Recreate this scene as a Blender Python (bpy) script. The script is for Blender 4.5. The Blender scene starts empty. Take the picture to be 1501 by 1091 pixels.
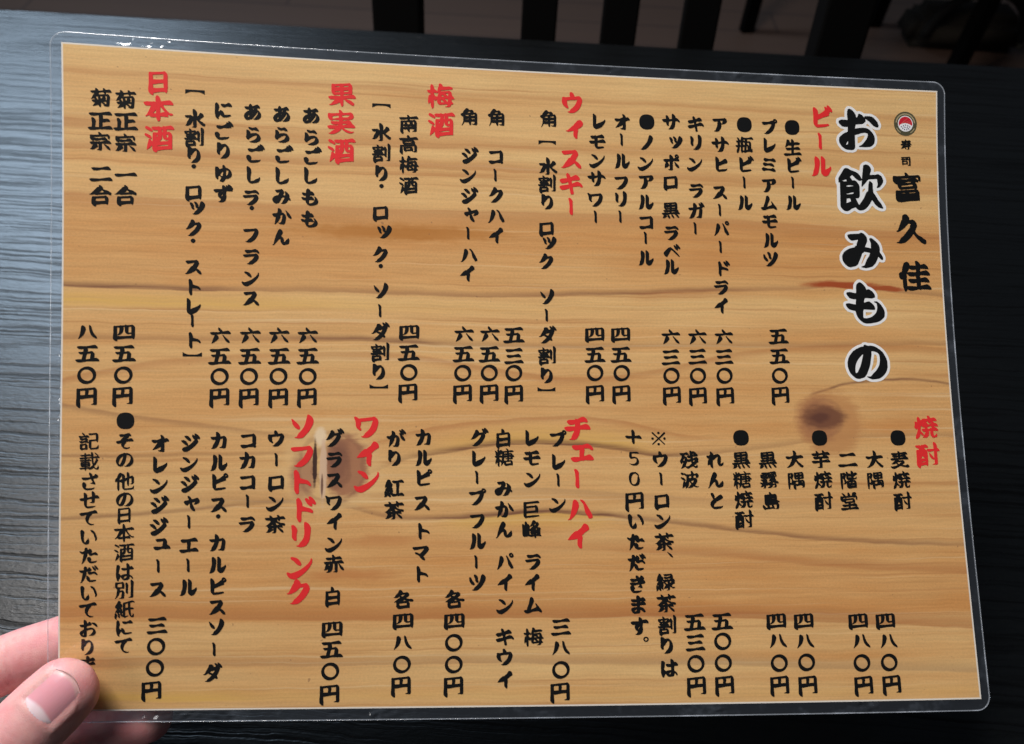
import bpy, bmesh, math, random
from mathutils import Matrix, Vector
from mathutils.bvhtree import BVHTree
from mathutils.geometry import delaunay_2d_cdt
from mathutils import noise as mnoise

sc = bpy.context.scene
COL = sc.collection
R = math.radians

# ------------------------------------------------------------------ camera, world, lamps, exposure
TABLE_Z = 0.72
cam_d = bpy.data.cameras.new('camera')
cam = bpy.data.objects.new('camera', cam_d); COL.objects.link(cam)
cam_d.sensor_width = 36.0; cam_d.lens = 36.0 * 1115.0 / 1501.0
cam_d.clip_start = 0.01; cam_d.clip_end = 60.0
PITCH, ROLL = R(50.0), R(3.28)
fw = Vector((0, math.cos(PITCH), -math.sin(PITCH)))
dn = Vector((0, -math.sin(PITCH), -math.cos(PITCH)))
rt = Vector((1, 0, 0)) * math.cos(ROLL) - dn * math.sin(ROLL)
dn = Vector((1, 0, 0)) * math.sin(ROLL) + dn * math.cos(ROLL)
cam.matrix_world = Matrix(((rt.x, -dn.x, -fw.x, 0), (rt.y, -dn.y, -fw.y, 0), (rt.z, -dn.z, -fw.z, TABLE_Z + 0.29), (0, 0, 0, 1)))
cam_d.dof.use_dof = True; cam_d.dof.focus_distance = 0.262; cam_d.dof.aperture_fstop = 15.0
sc.camera = cam

world = bpy.data.worlds.new('World'); sc.world = world; world.use_nodes = True
bg = world.node_tree.nodes['Background']
bg.inputs[0].default_value = (0.72, 0.82, 1.0, 1); bg.inputs[1].default_value = 0.04

def area(name, loc, target, size, power, color, size_y=None):
    d = bpy.data.lights.new(name, 'AREA'); d.energy = power; d.color = color
    d.shape = 'RECTANGLE'; d.size = size; d.size_y = size_y or size
    o = bpy.data.objects.new(name, d); COL.objects.link(o); o.location = loc
    o.rotation_euler = (Vector(target) - Vector(loc)).to_track_quat('-Z', 'Y').to_euler()
    return o
area('ceiling_lamp', (-1.50, 2.05, 2.30), (-0.2, 0.4, 0.72), 0.9, 44.0, (0.60, 0.79, 1.0), 0.8)
area('pendant_lamp', (-0.42, 0.54, 1.80), (0.0, 0.2, 0.80), 0.46, 20.5, (1.0, 0.955, 0.92))
area('fill_lamp', (-1.30, -0.70, 1.75), (-0.1, 0.1, 0.78), 0.55, 6.5, (1.0, 0.97, 0.95))  # unseen soft fill, added from the front left to brighten the hand
sc.view_settings.view_transform = 'Standard'; sc.view_settings.look = 'None'
sc.view_settings.exposure = 0.0; sc.view_settings.gamma = 1.0
sc.view_settings.use_curve_mapping = False

# ------------------------------------------------------------------ helpers
def mark(o, label=None, cat=None, group=None, kind=None):
    if label: o['label'] = label
    if cat: o['category'] = cat
    if group: o['group'] = group
    if kind: o['kind'] = kind
    return o
def empty(name, loc=(0, 0, 0), rotz=0.0):
    o = bpy.data.objects.new(name, None); COL.objects.link(o); o.location = loc; o.rotation_euler = (0, 0, rotz)
    o.empty_display_size = 0.05
    return o
def obj(name, verts, faces, mat, parent=None, smooth=False, mats=None):
    me = bpy.data.meshes.new(name); me.from_pydata([tuple(v) for v in verts], [], faces); me.update()
    me.materials.append(mat)
    if smooth:
        for p in me.polygons: p.use_smooth = True
    o = bpy.data.objects.new(name, me); COL.objects.link(o)
    if parent: o.parent = parent
    return o
def obj_bm(name, bm, mat, parent=None, smooth=False):
    me = bpy.data.meshes.new(name); bm.to_mesh(me); bm.free(); me.materials.append(mat)
    if smooth:
        for p in me.polygons: p.use_smooth = True
    o = bpy.data.objects.new(name, me); COL.objects.link(o)
    if parent: o.parent = parent
    return o
def box_bm(lo, hi, bev=0.002, seg=2, shear=0.0):
    """bevelled box; shear leans +y with height above lo.z"""
    bm = bmesh.new()
    bmesh.ops.create_cube(bm, size=1.0)
    for v in bm.verts:
        v.co = Vector(((lo[0] + hi[0]) / 2 + v.co.x * (hi[0] - lo[0]), (lo[1] + hi[1]) / 2 + v.co.y * (hi[1] - lo[1]), (lo[2] + hi[2]) / 2 + v.co.z * (hi[2] - lo[2])))
    if bev: bmesh.ops.bevel(bm, geom=list(bm.edges), offset=bev, segments=seg, affect='EDGES', profile=0.5)
    for v in bm.verts: v.co.y += shear * (v.co.z - lo[2])
    return bm

class V:
    """tiny expression wrapper round node sockets"""
    def __init__(s, nt, sock): s.nt, s.s = nt, sock
    def _m(s, op, *a, clamp=False):
        n = s.nt.nodes.new('ShaderNodeMath'); n.operation = op; n.use_clamp = clamp
        for i, x in enumerate((s,) + a):
            if isinstance(x, V): s.nt.links.new(x.s, n.inputs[i])
            else: n.inputs[i].default_value = x
        return V(s.nt, n.outputs[0])
    def __add__(s, o): return s._m('ADD', o)
    def __sub__(s, o): return s._m('SUBTRACT', o)
    def __mul__(s, o): return s._m('MULTIPLY', o)
    def __truediv__(s, o): return s._m('DIVIDE', o)
    def pow(s, o): return s._m('POWER', o)
    def abs(s): return s._m('ABSOLUTE')
    def clamp(s): return s._m('ADD', 0.0, clamp=True)
    def rsub(s, o):
        n = s.nt.nodes.new('ShaderNodeMath'); n.operation = 'SUBTRACT'; n.inputs[0].default_value = o
        s.nt.links.new(s.s, n.inputs[1]); return V(s.nt, n.outputs[0])
    def max(s, o): return s._m('MAXIMUM', o)
    def min(s, o): return s._m('MINIMUM', o)
    def smooth(s, lo, hi, a=0.0, b=1.0):
        n = s.nt.nodes.new('ShaderNodeMapRange'); n.interpolation_type = 'SMOOTHSTEP'
        s.nt.links.new(s.s, n.inputs[0])
        for i, x in enumerate((lo, hi, a, b)): n.inputs[i + 1].default_value = x
        return V(s.nt, n.outputs[0])
    def curve(s, pts):
        n = s.nt.nodes.new('ShaderNodeFloatCurve'); m = n.mapping; m.use_clip = False; m.extend = 'HORIZONTAL'; c = m.curves[0]
        c.points[0].location = pts[0]; c.points[1].location = pts[-1]
        for p in pts[1:-1]: c.points.new(*p)
        m.update(); s.nt.links.new(s.s, n.inputs[1]); return V(s.nt, n.outputs[0])
def new_mat(name):
    m = bpy.data.materials.new(name); m.use_nodes = True
    nt = m.node_tree; return m, nt, nt.nodes['Principled BSDF']
def plain(name, col, rough=0.5, spec=0.5):
    m, nt, b = new_mat(name)
    b.inputs['Base Color'].default_value = (*col, 1); b.inputs['Roughness'].default_value = rough
    b.inputs['Specular IOR Level'].default_value = spec
    return m
def mix(nt, fac, a, b, blend='MIX'):
    n = nt.nodes.new('ShaderNodeMix'); n.data_type = 'RGBA'; n.blend_type = blend
    for sock, x in ((n.inputs[0], fac), (n.inputs[6], a), (n.inputs[7], b)):
        if isinstance(x, V): nt.links.new(x.s, sock)
        elif isinstance(x, tuple): sock.default_value = (*x, 1)
        elif isinstance(x, float): sock.default_value = x
        else: nt.links.new(x, sock)
    return n.outputs[2]
def mapped(nt, src, scale, loc=(0, 0, 0), rot=(0, 0, 0)):
    n = nt.nodes.new('ShaderNodeMapping'); n.inputs['Scale'].default_value = scale; n.inputs['Location'].default_value = loc
    n.inputs['Rotation'].default_value = rot
    nt.links.new(src, n.inputs[0]); return n.outputs[0]
def noise(nt, vec, scale=1.0, detail=3.0, rough=0.55, dist=0.0):
    n = nt.nodes.new('ShaderNodeTexNoise'); n.inputs['Scale'].default_value = scale; n.inputs['Detail'].default_value = detail
    n.inputs['Roughness'].default_value = rough; n.inputs['Distortion'].default_value = dist
    nt.links.new(vec, n.inputs['Vector']); return V(nt, n.outputs[0])
def bump(nt, h, dist, strength=1.0):
    n = nt.nodes.new('ShaderNodeBump'); n.inputs['Distance'].default_value = dist; n.inputs['Strength'].default_value = strength
    nt.links.new(h.s, n.inputs['Height']); return n.outputs[0]
def coord(nt, which='Object'):
    return nt.nodes.new('ShaderNodeTexCoord').outputs[which]
def sep(nt, vec):
    n = nt.nodes.new('ShaderNodeSeparateXYZ'); nt.links.new(vec, n.inputs[0]); return V(nt, n.outputs[0]), V(nt, n.outputs[1])

# ------------------------------------------------------------------ materials
def table_material():
    m, nt, b = new_mat('black_woodgrain'); c = coord(nt)
    warp = noise(nt, mapped(nt, c, (7, 7, 7)), 1.0, 2.0)
    x, y = sep(nt, c)
    wav = noise(nt, mapped(nt, c, (75, 140, 7)), 1.0, 3.0)
    yy = y + (warp - 0.5) * 0.012 + (wav - 0.5) * 0.0026
    cmb = nt.nodes.new('ShaderNodeCombineXYZ'); nt.links.new(x.s, cmb.inputs[0]); nt.links.new(yy.s, cmb.inputs[1])
    p = cmb.outputs[0]
    g1 = noise(nt, mapped(nt, p, (9, 500, 1)), 1.0, 2.0, 0.5)          # the grooves, a few mm apart
    g2 = noise(nt, mapped(nt, p, (110, 900, 1)), 1.0, 3.0, 0.6)         # fine fibres
    g3 = noise(nt, mapped(nt, p, (320, 700, 1)), 1.0, 2.0, 0.6)        # pebbly emboss
    groove = g1.smooth(0.32, 0.54)
    h = groove * 0.75 + g2 * 0.25 + g3 * 0.70
    nt.links.new(bump(nt, h, 0.00015, 1.0), b.inputs['Normal'])
    cr = mix(nt, groove, (0.0008, 0.0010, 0.0012), (0.0014, 0.0019, 0.0023))
    nt.links.new(cr, b.inputs['Base Color'])
    nt.links.new((g2 * 0.12 + groove * -0.06 + 0.34).s, b.inputs['Roughness'])
    nt.links.new((groove * 0.22 + 0.16).s, b.inputs['Specular IOR Level'])
    return m

def print_material():
    m, nt, b = new_mat('printed_pine_board'); uv = coord(nt, 'UV')
    x0, y0 = sep(nt, uv)
    w1 = noise(nt, mapped(nt, uv, (5.0, 9.0, 1)), 1.0, 3.0)
    w2 = noise(nt, mapped(nt, uv, (26.0, 34.0, 1)), 1.0, 3.0)
    # the grain bends round the two knots
    x = x0
    y = y0 + (w1 - 0.5) * 0.012 + (w2 - 0.5) * 0.005
    cmb = nt.nodes.new('ShaderNodeCombineXYZ'); nt.links.new(x.s, cmb.inputs[0]); nt.links.new(y.s, cmb.inputs[1]); p = cmb.outputs[0]
    band = y.curve([(0, .10), (.035, .12), (.05, .34), (.09, .16), (.125, .40), (.14, .18), (.165, .52), (.19, .22), (.225, .40), (.24, .62), (.28, .80), (.33, .66), (.36, .62), (.375, .26), (.41, .46), (.445, .58), (.46, .42), (.50, .56), (.56, .58), (.61, .54), (.63, .40), (.70, .50), (.76, .62), (.80, .78), (.835, .80), (.862, .98), (.872, .46), (.91, .40), (.932, .60), (.942, .28), (.975, .42), (1, .22)])
    fib1 = noise(nt, mapped(nt, p, (3.0, 46.0, 1)), 1.0, 4.0, 0.6)
    fib2 = noise(nt, mapped(nt, p, (9.0, 260.0, 1)), 1.0, 3.0, 0.6)
    blot = noise(nt, mapped(nt, p, (5.0, 10.0, 1), (3, 7, 0)), 1.0, 3.0)
    f = (band + (fib1 - 0.5) * 0.85 + (blot - 0.5) * 0.75).clamp()
    col = mix(nt, f, (0.74, 0.490, 0.215), (0.600, 0.288, 0.092))
    grit = noise(nt, mapped(nt, uv, (420, 300, 1)), 1.0, 2.0, 0.7)
    fine = (fib2 - 0.5) * 0.45 + (grit - 0.5) * 0.30 + 1.0
    n = nt.nodes.new('ShaderNodeVectorMath'); n.operation = 'SCALE'; nt.links.new(col, n.inputs[0]); nt.links.new(fine.s, n.inputs[3]); col = n.outputs[0]
    st = noise(nt, mapped(nt, p, (1.6, 95.0, 1), (5, 2, 0)), 1.0, 3.0, 0.6)
    col = mix(nt, st.smooth(0.56, 0.72, 0.0, 0.55), col, (0.46, 0.205, 0.070))       # crisp reddish streaks
    st2 = noise(nt, mapped(nt, p, (1.3, 120.0, 1), (1, 9, 0)), 1.0, 3.0, 0.6)
    col = mix(nt, st2.smooth(0.58, 0.72, 0.0, 0.50), col, (0.80, 0.60, 0.34))        # pale ones
    DARK, RED, YEL, GREY = (0.200, 0.085, 0.045), (0.40, 0.145, 0.045), (0.70, 0.43, 0.10), (0.30, 0.19, 0.11)
    def line(pts, up, down, strength, c, k=1.0):
        """a growth line of the printed board: fades over `up` above its course, `down` below"""
        nonlocal col
        d = y - x.curve(pts)
        ma = d.smooth(-up, 0.0); mb = d.smooth(0.0, down, 1.0, 0.0)
        s = x.curve(strength) if isinstance(strength, list) else strength
        rag = fib2.smooth(0.30, 0.62, 0.55, 1.0)
        col = mix(nt, (ma * mb * s * rag * k).clamp(), col, c)
    a0 = [(0, .041), (.29, .042), (.682, .046), (1, .052)]
    line(a0, .010, .004, .34, RED)
    line([(0, .119), (.29, .124), (.682, .127), (1, .131)], .020, .010, [(0, .55), (.3, .30), (1, .2)], RED)
    line([(0, .155), (.291, .163), (.682, .167), (1, .179)], .020, .003, [(0, .5), (.5, .42), (1, .3)], RED)
    line([(0, .223), (.291, .232), (.681, .232), (1, .25)], .004, .030, .40, RED)
    e0 = [(0, .362), (.125, .364), (.292, .365), (.482, .364), (.679, .356), (.811, .347), (.869, .341), (.929, .347), (1, .354)]
    line([(px, py + .022) for px, py in e0], .022, .012, [(0, .7), (.2, .5), (.4, .15), (1, .1)], YEL)
    line(e0, .010, .0035, [(0, .90), (.13, .95), (.2, .5), (.45, .55), (.68, .75), (.8, .4), (1, .5)], DARK)
    line(e0, .005, .020, [(0, 0), (.60, .0), (.66, .45), (.76, .1), (1, 0)], RED)
    line([(0, .441), (.147, .44), (.293, .439), (.367, .443), (.443, .445), (.678, .445), (1, .436)], .011, .004, [(0, .45), (.2, .35), (.28, .8), (.36, .85), (.42, .45), (1, .40)], DARK)
    line([(0, .505), (.077, .48), (.169, .468), (.293, .461), (.38, .466), (.468, .486), (.559, .5), (.651, .485), (.758, .453), (1, .445)], .005, .014, [(0, .55), (.2, .38), (.5, .5), (1, .42)], RED)
    line([(0, .541), (.078, .559), (.173, .576), (.243, .589), (.3, .60), (1, .6)], .004, .010, [(0, .5), (.24, .3), (.3, 0), (1, 0)], DARK)
    line([(0, .616), (.15, .618), (.243, .615), (.28, .61), (1, .61)], .006, .004, [(0, .5), (.24, .3), (.28, 0), (1, 0)], DARK)
    line([(0, .535), (.80, .535), (.838, .518), (.872, .504), (.955, .496), (1, .503)], .004, .004, [(0, 0), (.82, 0), (.84, .8), (.95, .8), (1, .6)], DARK)
    j2 = [(0, .62), (.294, .61), (.398, .576), (.466, .566), (.543, .559), (.597, .564), (.675, .586), (.8, .60), (1, .60)]
    line([(0, .66), (.295, .657), (.369, .623), (.419, .613), (.459, .604), (.558, .603), (.596, .608), (.659, .62), (1, .612)], .040, .002, [(0, 0), (.33, 0), (.45, .60), (.58, .75), (.63, .40), (.7, 0), (1, 0)], YEL)
    line([(0, .66), (.295, .657), (.369, .623), (.419, .613), (.459, .604), (.558, .603), (.596, .608), (.659, .62), (.754, .612), (.884, .592), (1, .592)], .011, .0035, [(0, 0), (.28, .1), (.38, .55), (.44, .95), (.6, 1), (.66, .75), (.74, .4), (.85, .3), (1, .35)], DARK)
    line(j2, .003, .010, [(0, 0), (.28, 0), (.34, .4), (.5, .5), (.66, .45), (.75, 0), (1, 0)], RED)
    k0 = [(0, .69), (.222, .688), (.295, .694), (.345, .712), (.419, .715), (.519, .709), (.57, .712), (.672, .727), (.828, .752), (1, .765)]
    line([(px, py + .003) for px, py in k0], .004, .026, [(0, 0), (.38, 0), (.46, .7), (.56, .6), (.62, 0), (1, 0)], YEL)
    line(k0, .009, .004, [(0, 0), (.2, .3), (.38, .6), (.44, 1), (.58, 1), (.62, .6), (.75, .7), (1, .45)], DARK)
    line([(0, .675), (.3, .676), (.5, .672), (.7, .69), (1, .70)], .003, .016, [(0, 0), (.3, .2), (.5, .35), (.8, .2), (1, .2)], GREY)
    line([(0, .76), (.671, .772), (.826, .792), (1, .806)], .018, .006, [(0, .1), (.5, .2), (.7, .45), (1, .5)], RED)
    line([(0, .858), (.297, .866), (.468, .867), (.668, .87), (.822, .879), (1, .893)], .030, .003, [(0, .45), (.4, .6), (.8, .7), (1, .6)], RED)
    line([(0, .932), (.298, .935), (.468, .935), (.667, .939), (.818, .947), (1, .959)], .020, .003, [(0, .30), (.6, .42), (1, .40)], GREY)
    line([(0, .714), (.08, .707), (.151, .698), (.237, .688), (.3, .69), (1, .69)], .007, .004, [(0, .6), (.2, .5), (.26, 0), (1, 0)], DARK)
    line([(0, .982), (1, .99)], .02, .006, [(0, .2), (.14, .8), (.22, .3), (.4, .2), (1, .15)], YEL)
    w3 = noise(nt, mapped(nt, uv, (75, 110, 1)), 1.0, 3.0, 0.65)
    def spot(cx_, cy_, rx, ry, c, k, soft=0.5, wob=0.35):
        nonlocal col
        dx = (x0 - cx_) * (1.4143 / rx); dy = (y0 + (w2 - 0.5) * 0.02 * wob - cy_) * (1.0 / ry)
        r = (dx * dx + dy * dy).pow(0.5) + (w1 - 0.5) * wob + (fib1 - 0.5) * 0.25 + (w3 - 0.5) * 0.42 + (fib2 - 0.5) * 0.30
        col = mix(nt, r.smooth(soft, 1.0, k, 0.0), col, c)
    spot(.315, .268, .20, .022, (0.46, 0.185, 0.035), .85, 0.2, .9)          # speckled orange patch
    spot(.395, .268, .16, .016, (0.46, 0.185, 0.035), .65, 0.2, .9)
    spot(.873, .338, .085, .0085, (0.36, 0.070, 0.018), 1.0, 0.45, .5)       # resin streak
    spot(.925, .343, .05, .006, (0.36, 0.070, 0.018), .95, 0.45, .5)
    def rings(cx_, cy_, rx, ry, c, k, n):
        """fine growth rings inside a knot"""
        nonlocal col
        dx = (x0 - cx_) * (1.4143 / rx); dy = (y0 - cy_) * (1.0 / ry)
        r = (dx * dx + dy * dy).pow(0.5) + (w2 - 0.5) * 0.35 + (w1 - 0.5) * 0.3
        wv = (r * n)._m('SINE').smooth(0.2, 1.0)
        col = mix(nt, (wv * r.smooth(0.75, 1.1, k, 0.0)).clamp(), col, c)
    spot(.70, .30, .16, .03, (0.55, 0.25, 0.08), .35, 0.1, .9)
    spot(.93, .575, .11, .020, (0.56, 0.24, 0.07), .55, 0.1, .8)
    spot(.30, .80, .10, .012, (0.50, 0.19, 0.055), .60, 0.1, .9)
    spot(.345, .748, .09, .010, (0.50, 0.19, 0.055), .50, 0.1, .9)
    spot(.848, .572, .066, .066, (0.50, 0.235, 0.085), .75, 0.62, .50)         # knot by the right margin
    spot(.835, .566, .044, .050, (0.36, 0.150, 0.070), .65, 0.55, .50)
    rings(.843, .562, .050, .050, (0.24, 0.10, 0.055), .22, 13.0)
    spot(.842, .560, .046, .025, (0.170, 0.066, 0.036), .90, 0.50, .55)
    spot(.838, .559, .022, .010, (0.10, 0.036, 0.026), .70, 0.40, .55)
    spot(.282, .632, .092, .088, (0.72, 0.48, 0.22), .60, 0.62, .3)          # split knot left of the middle
    spot(.300, .634, .041, .058, (0.34, 0.135, 0.072), .86, 0.66, .40)
    spot(.292, .625, .024, .050, (0.17, 0.065, 0.045), .60, 0.30, .5)
    spot(.254, .648, .027, .046, (0.34, 0.150, 0.090), .72, 0.45, .50)
    rings(.284, .635, .060, .064, (0.20, 0.085, 0.05), .30, 17.0)
    spot(.272, .590, .012, .018, (0.80, 0.63, 0.42), .90, 0.50, .7)
    spot(.2755, .640, .0065, .056, (0.66, 0.46, 0.31), .90, 0.60, 1.2)
    spot(.2665, .630, .0042, .042, (0.040, 0.016, 0.012), .97, 0.60, .8)
    spot(.2745, .665, .0024, .020, (0.12, 0.05, 0.035), .85, 0.50, .8)
    spk = noise(nt, mapped(nt, uv, (150, 105, 1)), 1.0, 1.0).smooth(0.765, 0.80)   # tiny print specks
    col = mix(nt, spk * 0.5, col, (0.22, 0.11, 0.06))
    ed = x0.min(x0.rsub(1.0)).min(y0.min(y0.rsub(1.0)) * 0.707).smooth(0.0010, 0.0022, 0.85, 0.0)   # bare white paper at the cut
    col = mix(nt, ed, col, (0.80, 0.79, 0.75))
    nt.links.new(col, b.inputs['Base Color']); b.inputs['Roughness'].default_value = 0.62
    b.inputs['Specular IOR Level'].default_value = 0.25
    return m

def film_material(name, haze, rough, wrinkle=0.0, tint=(0.62, 0.72, 0.88), f0=0.04, patchy=False):
    m = bpy.data.materials.new(name); m.use_nodes = True; nt = m.node_tree; nt.nodes.clear()
    out = nt.nodes.new('ShaderNodeOutputMaterial')
    tr = nt.nodes.new('ShaderNodeBsdfTransparent'); gl = nt.nodes.new('ShaderNodeBsdfAnisotropic')
    gl.inputs['Roughness'].default_value = rough
    df = nt.nodes.new('ShaderNodeBsdfDiffuse'); df.inputs[0].default_value = (*tint, 1)
    fr = nt.nodes.new('ShaderNodeLayerWeight')
    fac = V(nt, fr.outputs['Facing']).pow(5.0) * (1 - f0) + f0
    m1 = nt.nodes.new('ShaderNodeMixShader'); m1.inputs[0].default_value = haze
    m2 = nt.nodes.new('ShaderNodeMixShader')
    if patchy:
        pn = noise(nt, mapped(nt, coord(nt), (70, 70, 70)), 1.0, 4.0, 0.7).smooth(0.50, 0.68, haze * 0.42, haze)
        nt.links.new(pn.s, m1.inputs[0])
    nt.links.new(tr.outputs[0], m1.inputs[1]); nt.links.new(df.outputs[0], m1.inputs[2])
    nt.links.new(fac.s, m2.inputs[0]); nt.links.new(m1.outputs[0], m2.inputs[1]); nt.links.new(gl.outputs[0], m2.inputs[2])
    if wrinkle:
        h = noise(nt, mapped(nt, coord(nt), (140, 140, 140)), 1.0, 3.0)
        bn = bump(nt, h, wrinkle); nt.links.new(bn, gl.inputs['Normal']); nt.links.new(bn, fr.inputs['Normal'])
    nt.links.new(m2.outputs[0], out.inputs[0]); return m

def skin_material():
    m, nt, b = new_mat('skin'); c = coord(nt)
    n1 = noise(nt, mapped(nt, c, (90, 90, 90)), 1.0, 4.0)
    n2 = noise(nt, mapped(nt, c, (900, 900, 900)), 1.0, 3.0, 0.6)
    col = mix(nt, n1.smooth(0.3, 0.7), (0.67, 0.375, 0.350), (0.63, 0.255, 0.265))
    n3 = noise(nt, mapped(nt, c, (320, 320, 320)), 1.0, 3.0)
    col = mix(nt, n3.smooth(0.5, 0.75, 0.0, 0.5), col, (0.60, 0.22, 0.22))
    nt.links.new(col, b.inputs['Base Color'])
    vo = nt.nodes.new('ShaderNodeTexVoronoi'); vo.feature = 'DISTANCE_TO_EDGE'; vo.inputs['Scale'].default_value = 1.0
    nt.links.new(mapped(nt, c, (1300, 1300, 1300)), vo.inputs['Vector'])
    cell = V(nt, vo.outputs['Distance']).smooth(0.0, 0.25)
    nt.links.new(bump(nt, n2 * 0.5 + cell * 0.7, 0.00006, 0.6), b.inputs['Normal'])
    b.inputs['Roughness'].default_value = 0.43; b.inputs['Specular IOR Level'].default_value = 0.45
    b.inputs['Subsurface Weight'].default_value = 0.35; b.inputs['Subsurface Scale'].default_value = 0.004
    b.inputs['Subsurface Radius'].default_value = (1.0, 0.35, 0.22)
    return m

def nail_material():
    m, nt, b = new_mat('fingernail'); uv = coord(nt, 'UV'); s, t = sep(nt, uv)   # s from root to tip, t across
    tt = (t - 0.5) * 2.0
    lun = (s + tt * tt * 0.22).smooth(0.25, 0.33, 1.0, 0.0)                      # pale half-moon at the root
    tip = (s + tt * tt * 0.10).smooth(0.90, 0.97)
    col = mix(nt, lun * 0.85, (0.66, 0.290, 0.330), (0.78, 0.62, 0.65))
    col = mix(nt, tip * 0.5, col, (0.70, 0.48, 0.42))
    nt.links.new(col, b.inputs['Base Color']); b.inputs['Roughness'].default_value = 0.28
    b.inputs['Subsurface Weight'].default_value = 0.2; b.inputs['Subsurface Scale'].default_value = 0.002
    b.inputs['Coat Weight'].default_value = 0.0; b.inputs['Coat Roughness'].default_value = 0.2
    rid = noise(nt, mapped(nt, uv, (1.2, 26, 1)), 1.0, 2.0)
    nt.links.new(bump(nt, rid, 0.0001, 0.5), b.inputs['Normal'])
    return m

def floor_material():
    m, nt, b = new_mat('dark_brown_floorboards'); c = coord(nt)
    g = noise(nt, mapped(nt, c, (2.0, 40, 1)), 1.0, 4.0); k = noise(nt, mapped(nt, c, (1.2, 1.2, 1)), 1.0, 2.0)
    br = nt.nodes.new('ShaderNodeTexBrick'); nt.links.new(mapped(nt, c, (1, 1, 1)), br.inputs['Vector'])
    br.inputs['Scale'].default_value = 1.0; br.inputs['Brick Width'].default_value = 1.4; br.inputs['Row Height'].default_value = 0.12
    br.inputs['Mortar Size'].default_value = 0.003; br.inputs['Color1'].default_value = (0.120, 0.069, 0.044, 1)
    br.inputs['Color2'].default_value = (0.100, 0.057, 0.037, 1); br.inputs['Mortar'].default_value = (0.03, 0.02, 0.016, 1)
    col = mix(nt, (g * 0.5 + k * 0.4).clamp(), br.outputs[0], (0.075, 0.044, 0.036))
    nt.links.new(col, b.inputs['Base Color']); b.inputs['Roughness'].default_value = 0.55
    return m

MAT_TABLE = table_material()
MAT_PRINT = print_material()
MAT_FILM = film_material('clear_laminate', 0.002, 0.08)
MAT_BORDER = film_material('sealed_laminate', 0.065, 0.09, 0.0005, f0=0.07, patchy=True)
MAT_RIM = film_material('cut_laminate_edge', 0.42, 0.16, 0.0006, (0.75, 0.82, 0.92), 0.08, True)
MAT_BLACK = plain('black_ink', (0.0045, 0.0048, 0.0048), 0.6, 0.12)
MAT_RED = plain('red_ink', (0.76, 0.026, 0.028), 0.55, 0.25)
MAT_WHITE = plain('white_ink', (0.82, 0.83, 0.84), 0.6, 0.25)
MAT_GREEN = plain('olive_ink', (0.085, 0.080, 0.042), 0.55, 0.25)
MAT_PALE = plain('pale_gold_ink', (0.40, 0.33, 0.19), 0.55, 0.25)
MAT_CRIMSON = plain('crimson_ink', (0.56, 0.012, 0.030), 0.55, 0.25)
MAT_PINK = plain('salmon_ink', (0.66, 0.16, 0.12), 0.55, 0.25)
MAT_NAVY = plain('navy_ink', (0.045, 0.055, 0.13), 0.55, 0.25)
MAT_SKIN = skin_material()
MAT_NAIL = nail_material()
MAT_CHAIR = plain('black_lacquer', (0.0016, 0.0015, 0.0015), 0.7, 0.05)
MAT_SEAT = plain('black_vinyl', (0.008, 0.008, 0.008), 0.5, 0.4)
MAT_BAG = plain('black_canvas', (0.010, 0.009, 0.008), 0.8, 0.2)
MAT_LINING = plain('dark_brown_canvas', (0.022, 0.017, 0.012), 0.85, 0.2)
MAT_STRAP = plain('khaki_webbing', (0.20, 0.19, 0.15), 0.85, 0.2)

# ------------------------------------------------------------------ structure: the floor
fl = obj('floor', [(-5, -3, 0), (6, -3, 0), (6, 7, 0), (-5, 7, 0)], [(0, 1, 2, 3)], floor_material())
mark(fl, kind='structure')

# ------------------------------------------------------------------ the table
TX0, TX1, TY0, TY1 = -0.62, 0.72, 0.048, 0.5855
tb = empty('table', (0.05, 0.32, 0)); mark(tb, 'black wood-grain table top under the laminated menu, sheen at its left', 'table')
def local(bm, o):
    for v in bm.verts: v.co -= o.location
    return bm
obj_bm('tabletop', local(box_bm((TX0, TY0, TABLE_Z - 0.030), (TX1, TY1, TABLE_Z), 0.0012, 2), tb), MAT_TABLE, tb)
for lx in (TX0 + 0.05, TX1 - 0.10):
    for ly in (TY0 + 0.03, TY1 - 0.08):
        obj_bm('leg', local(box_bm((lx, ly, 0), (lx + 0.05, ly + 0.05, TABLE_Z - 0.030), 0.003), tb), MAT_CHAIR, tb)

# ------------------------------------------------------------------ the chair beyond the table (seat under the table)
def make_chair(loc, rotz, label):
    t = empty('chair', loc, rotz); mark(t, label, 'chair', 'black slat-back dining chairs')
    LEAN = math.tan(R(14))
    def part(name, lo, hi, bev=0.003, shear=0.0, mat=MAT_CHAIR): return obj_bm(name, box_bm(lo, hi, bev, 2, shear), mat, t)
    # origin: floor under the middle of the back
    for x in (-0.1955, 0.1955):
        part('back_post', (x - 0.0215, -0.012, 0.43), (x + 0.0215, 0.016, 0.92), 0.003, LEAN)
        part('rear_leg', (x - 0.0185, -0.014, 0.0), (x + 0.0185, 0.014, 0.4295), 0.003)
        part('front_leg', (x - 0.0185, -0.40, 0.0), (x + 0.0185, -0.365, 0.4295), 0.003)
    for x in (-0.0703, 0.0013, 0.0722):
        part('back_slat', (x - 0.0158, 0.0, 0.50), (x + 0.0158, 0.012, 0.855), 0.002, LEAN).location.y = LEAN * 0.07
    o = part('top_rail', (-0.1735, -0.004, 0.856), (0.1735, 0.016, 0.915), 0.003, LEAN); o.location.y = LEAN * 0.426
    o = part('lower_rail', (-0.1735, -0.004, 0.46), (0.1735, 0.014, 0.499), 0.003, LEAN); o.location.y = LEAN * 0.03
    part('seat', (-0.215, -0.41, 0.430), (0.215, -0.0135, 0.462), 0.010, 0.0, MAT_SEAT)
    return t
make_chair((0.0765, 0.608, 0), 0, 'black slat-back chair just beyond the far edge of the table, three slats showing')
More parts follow.
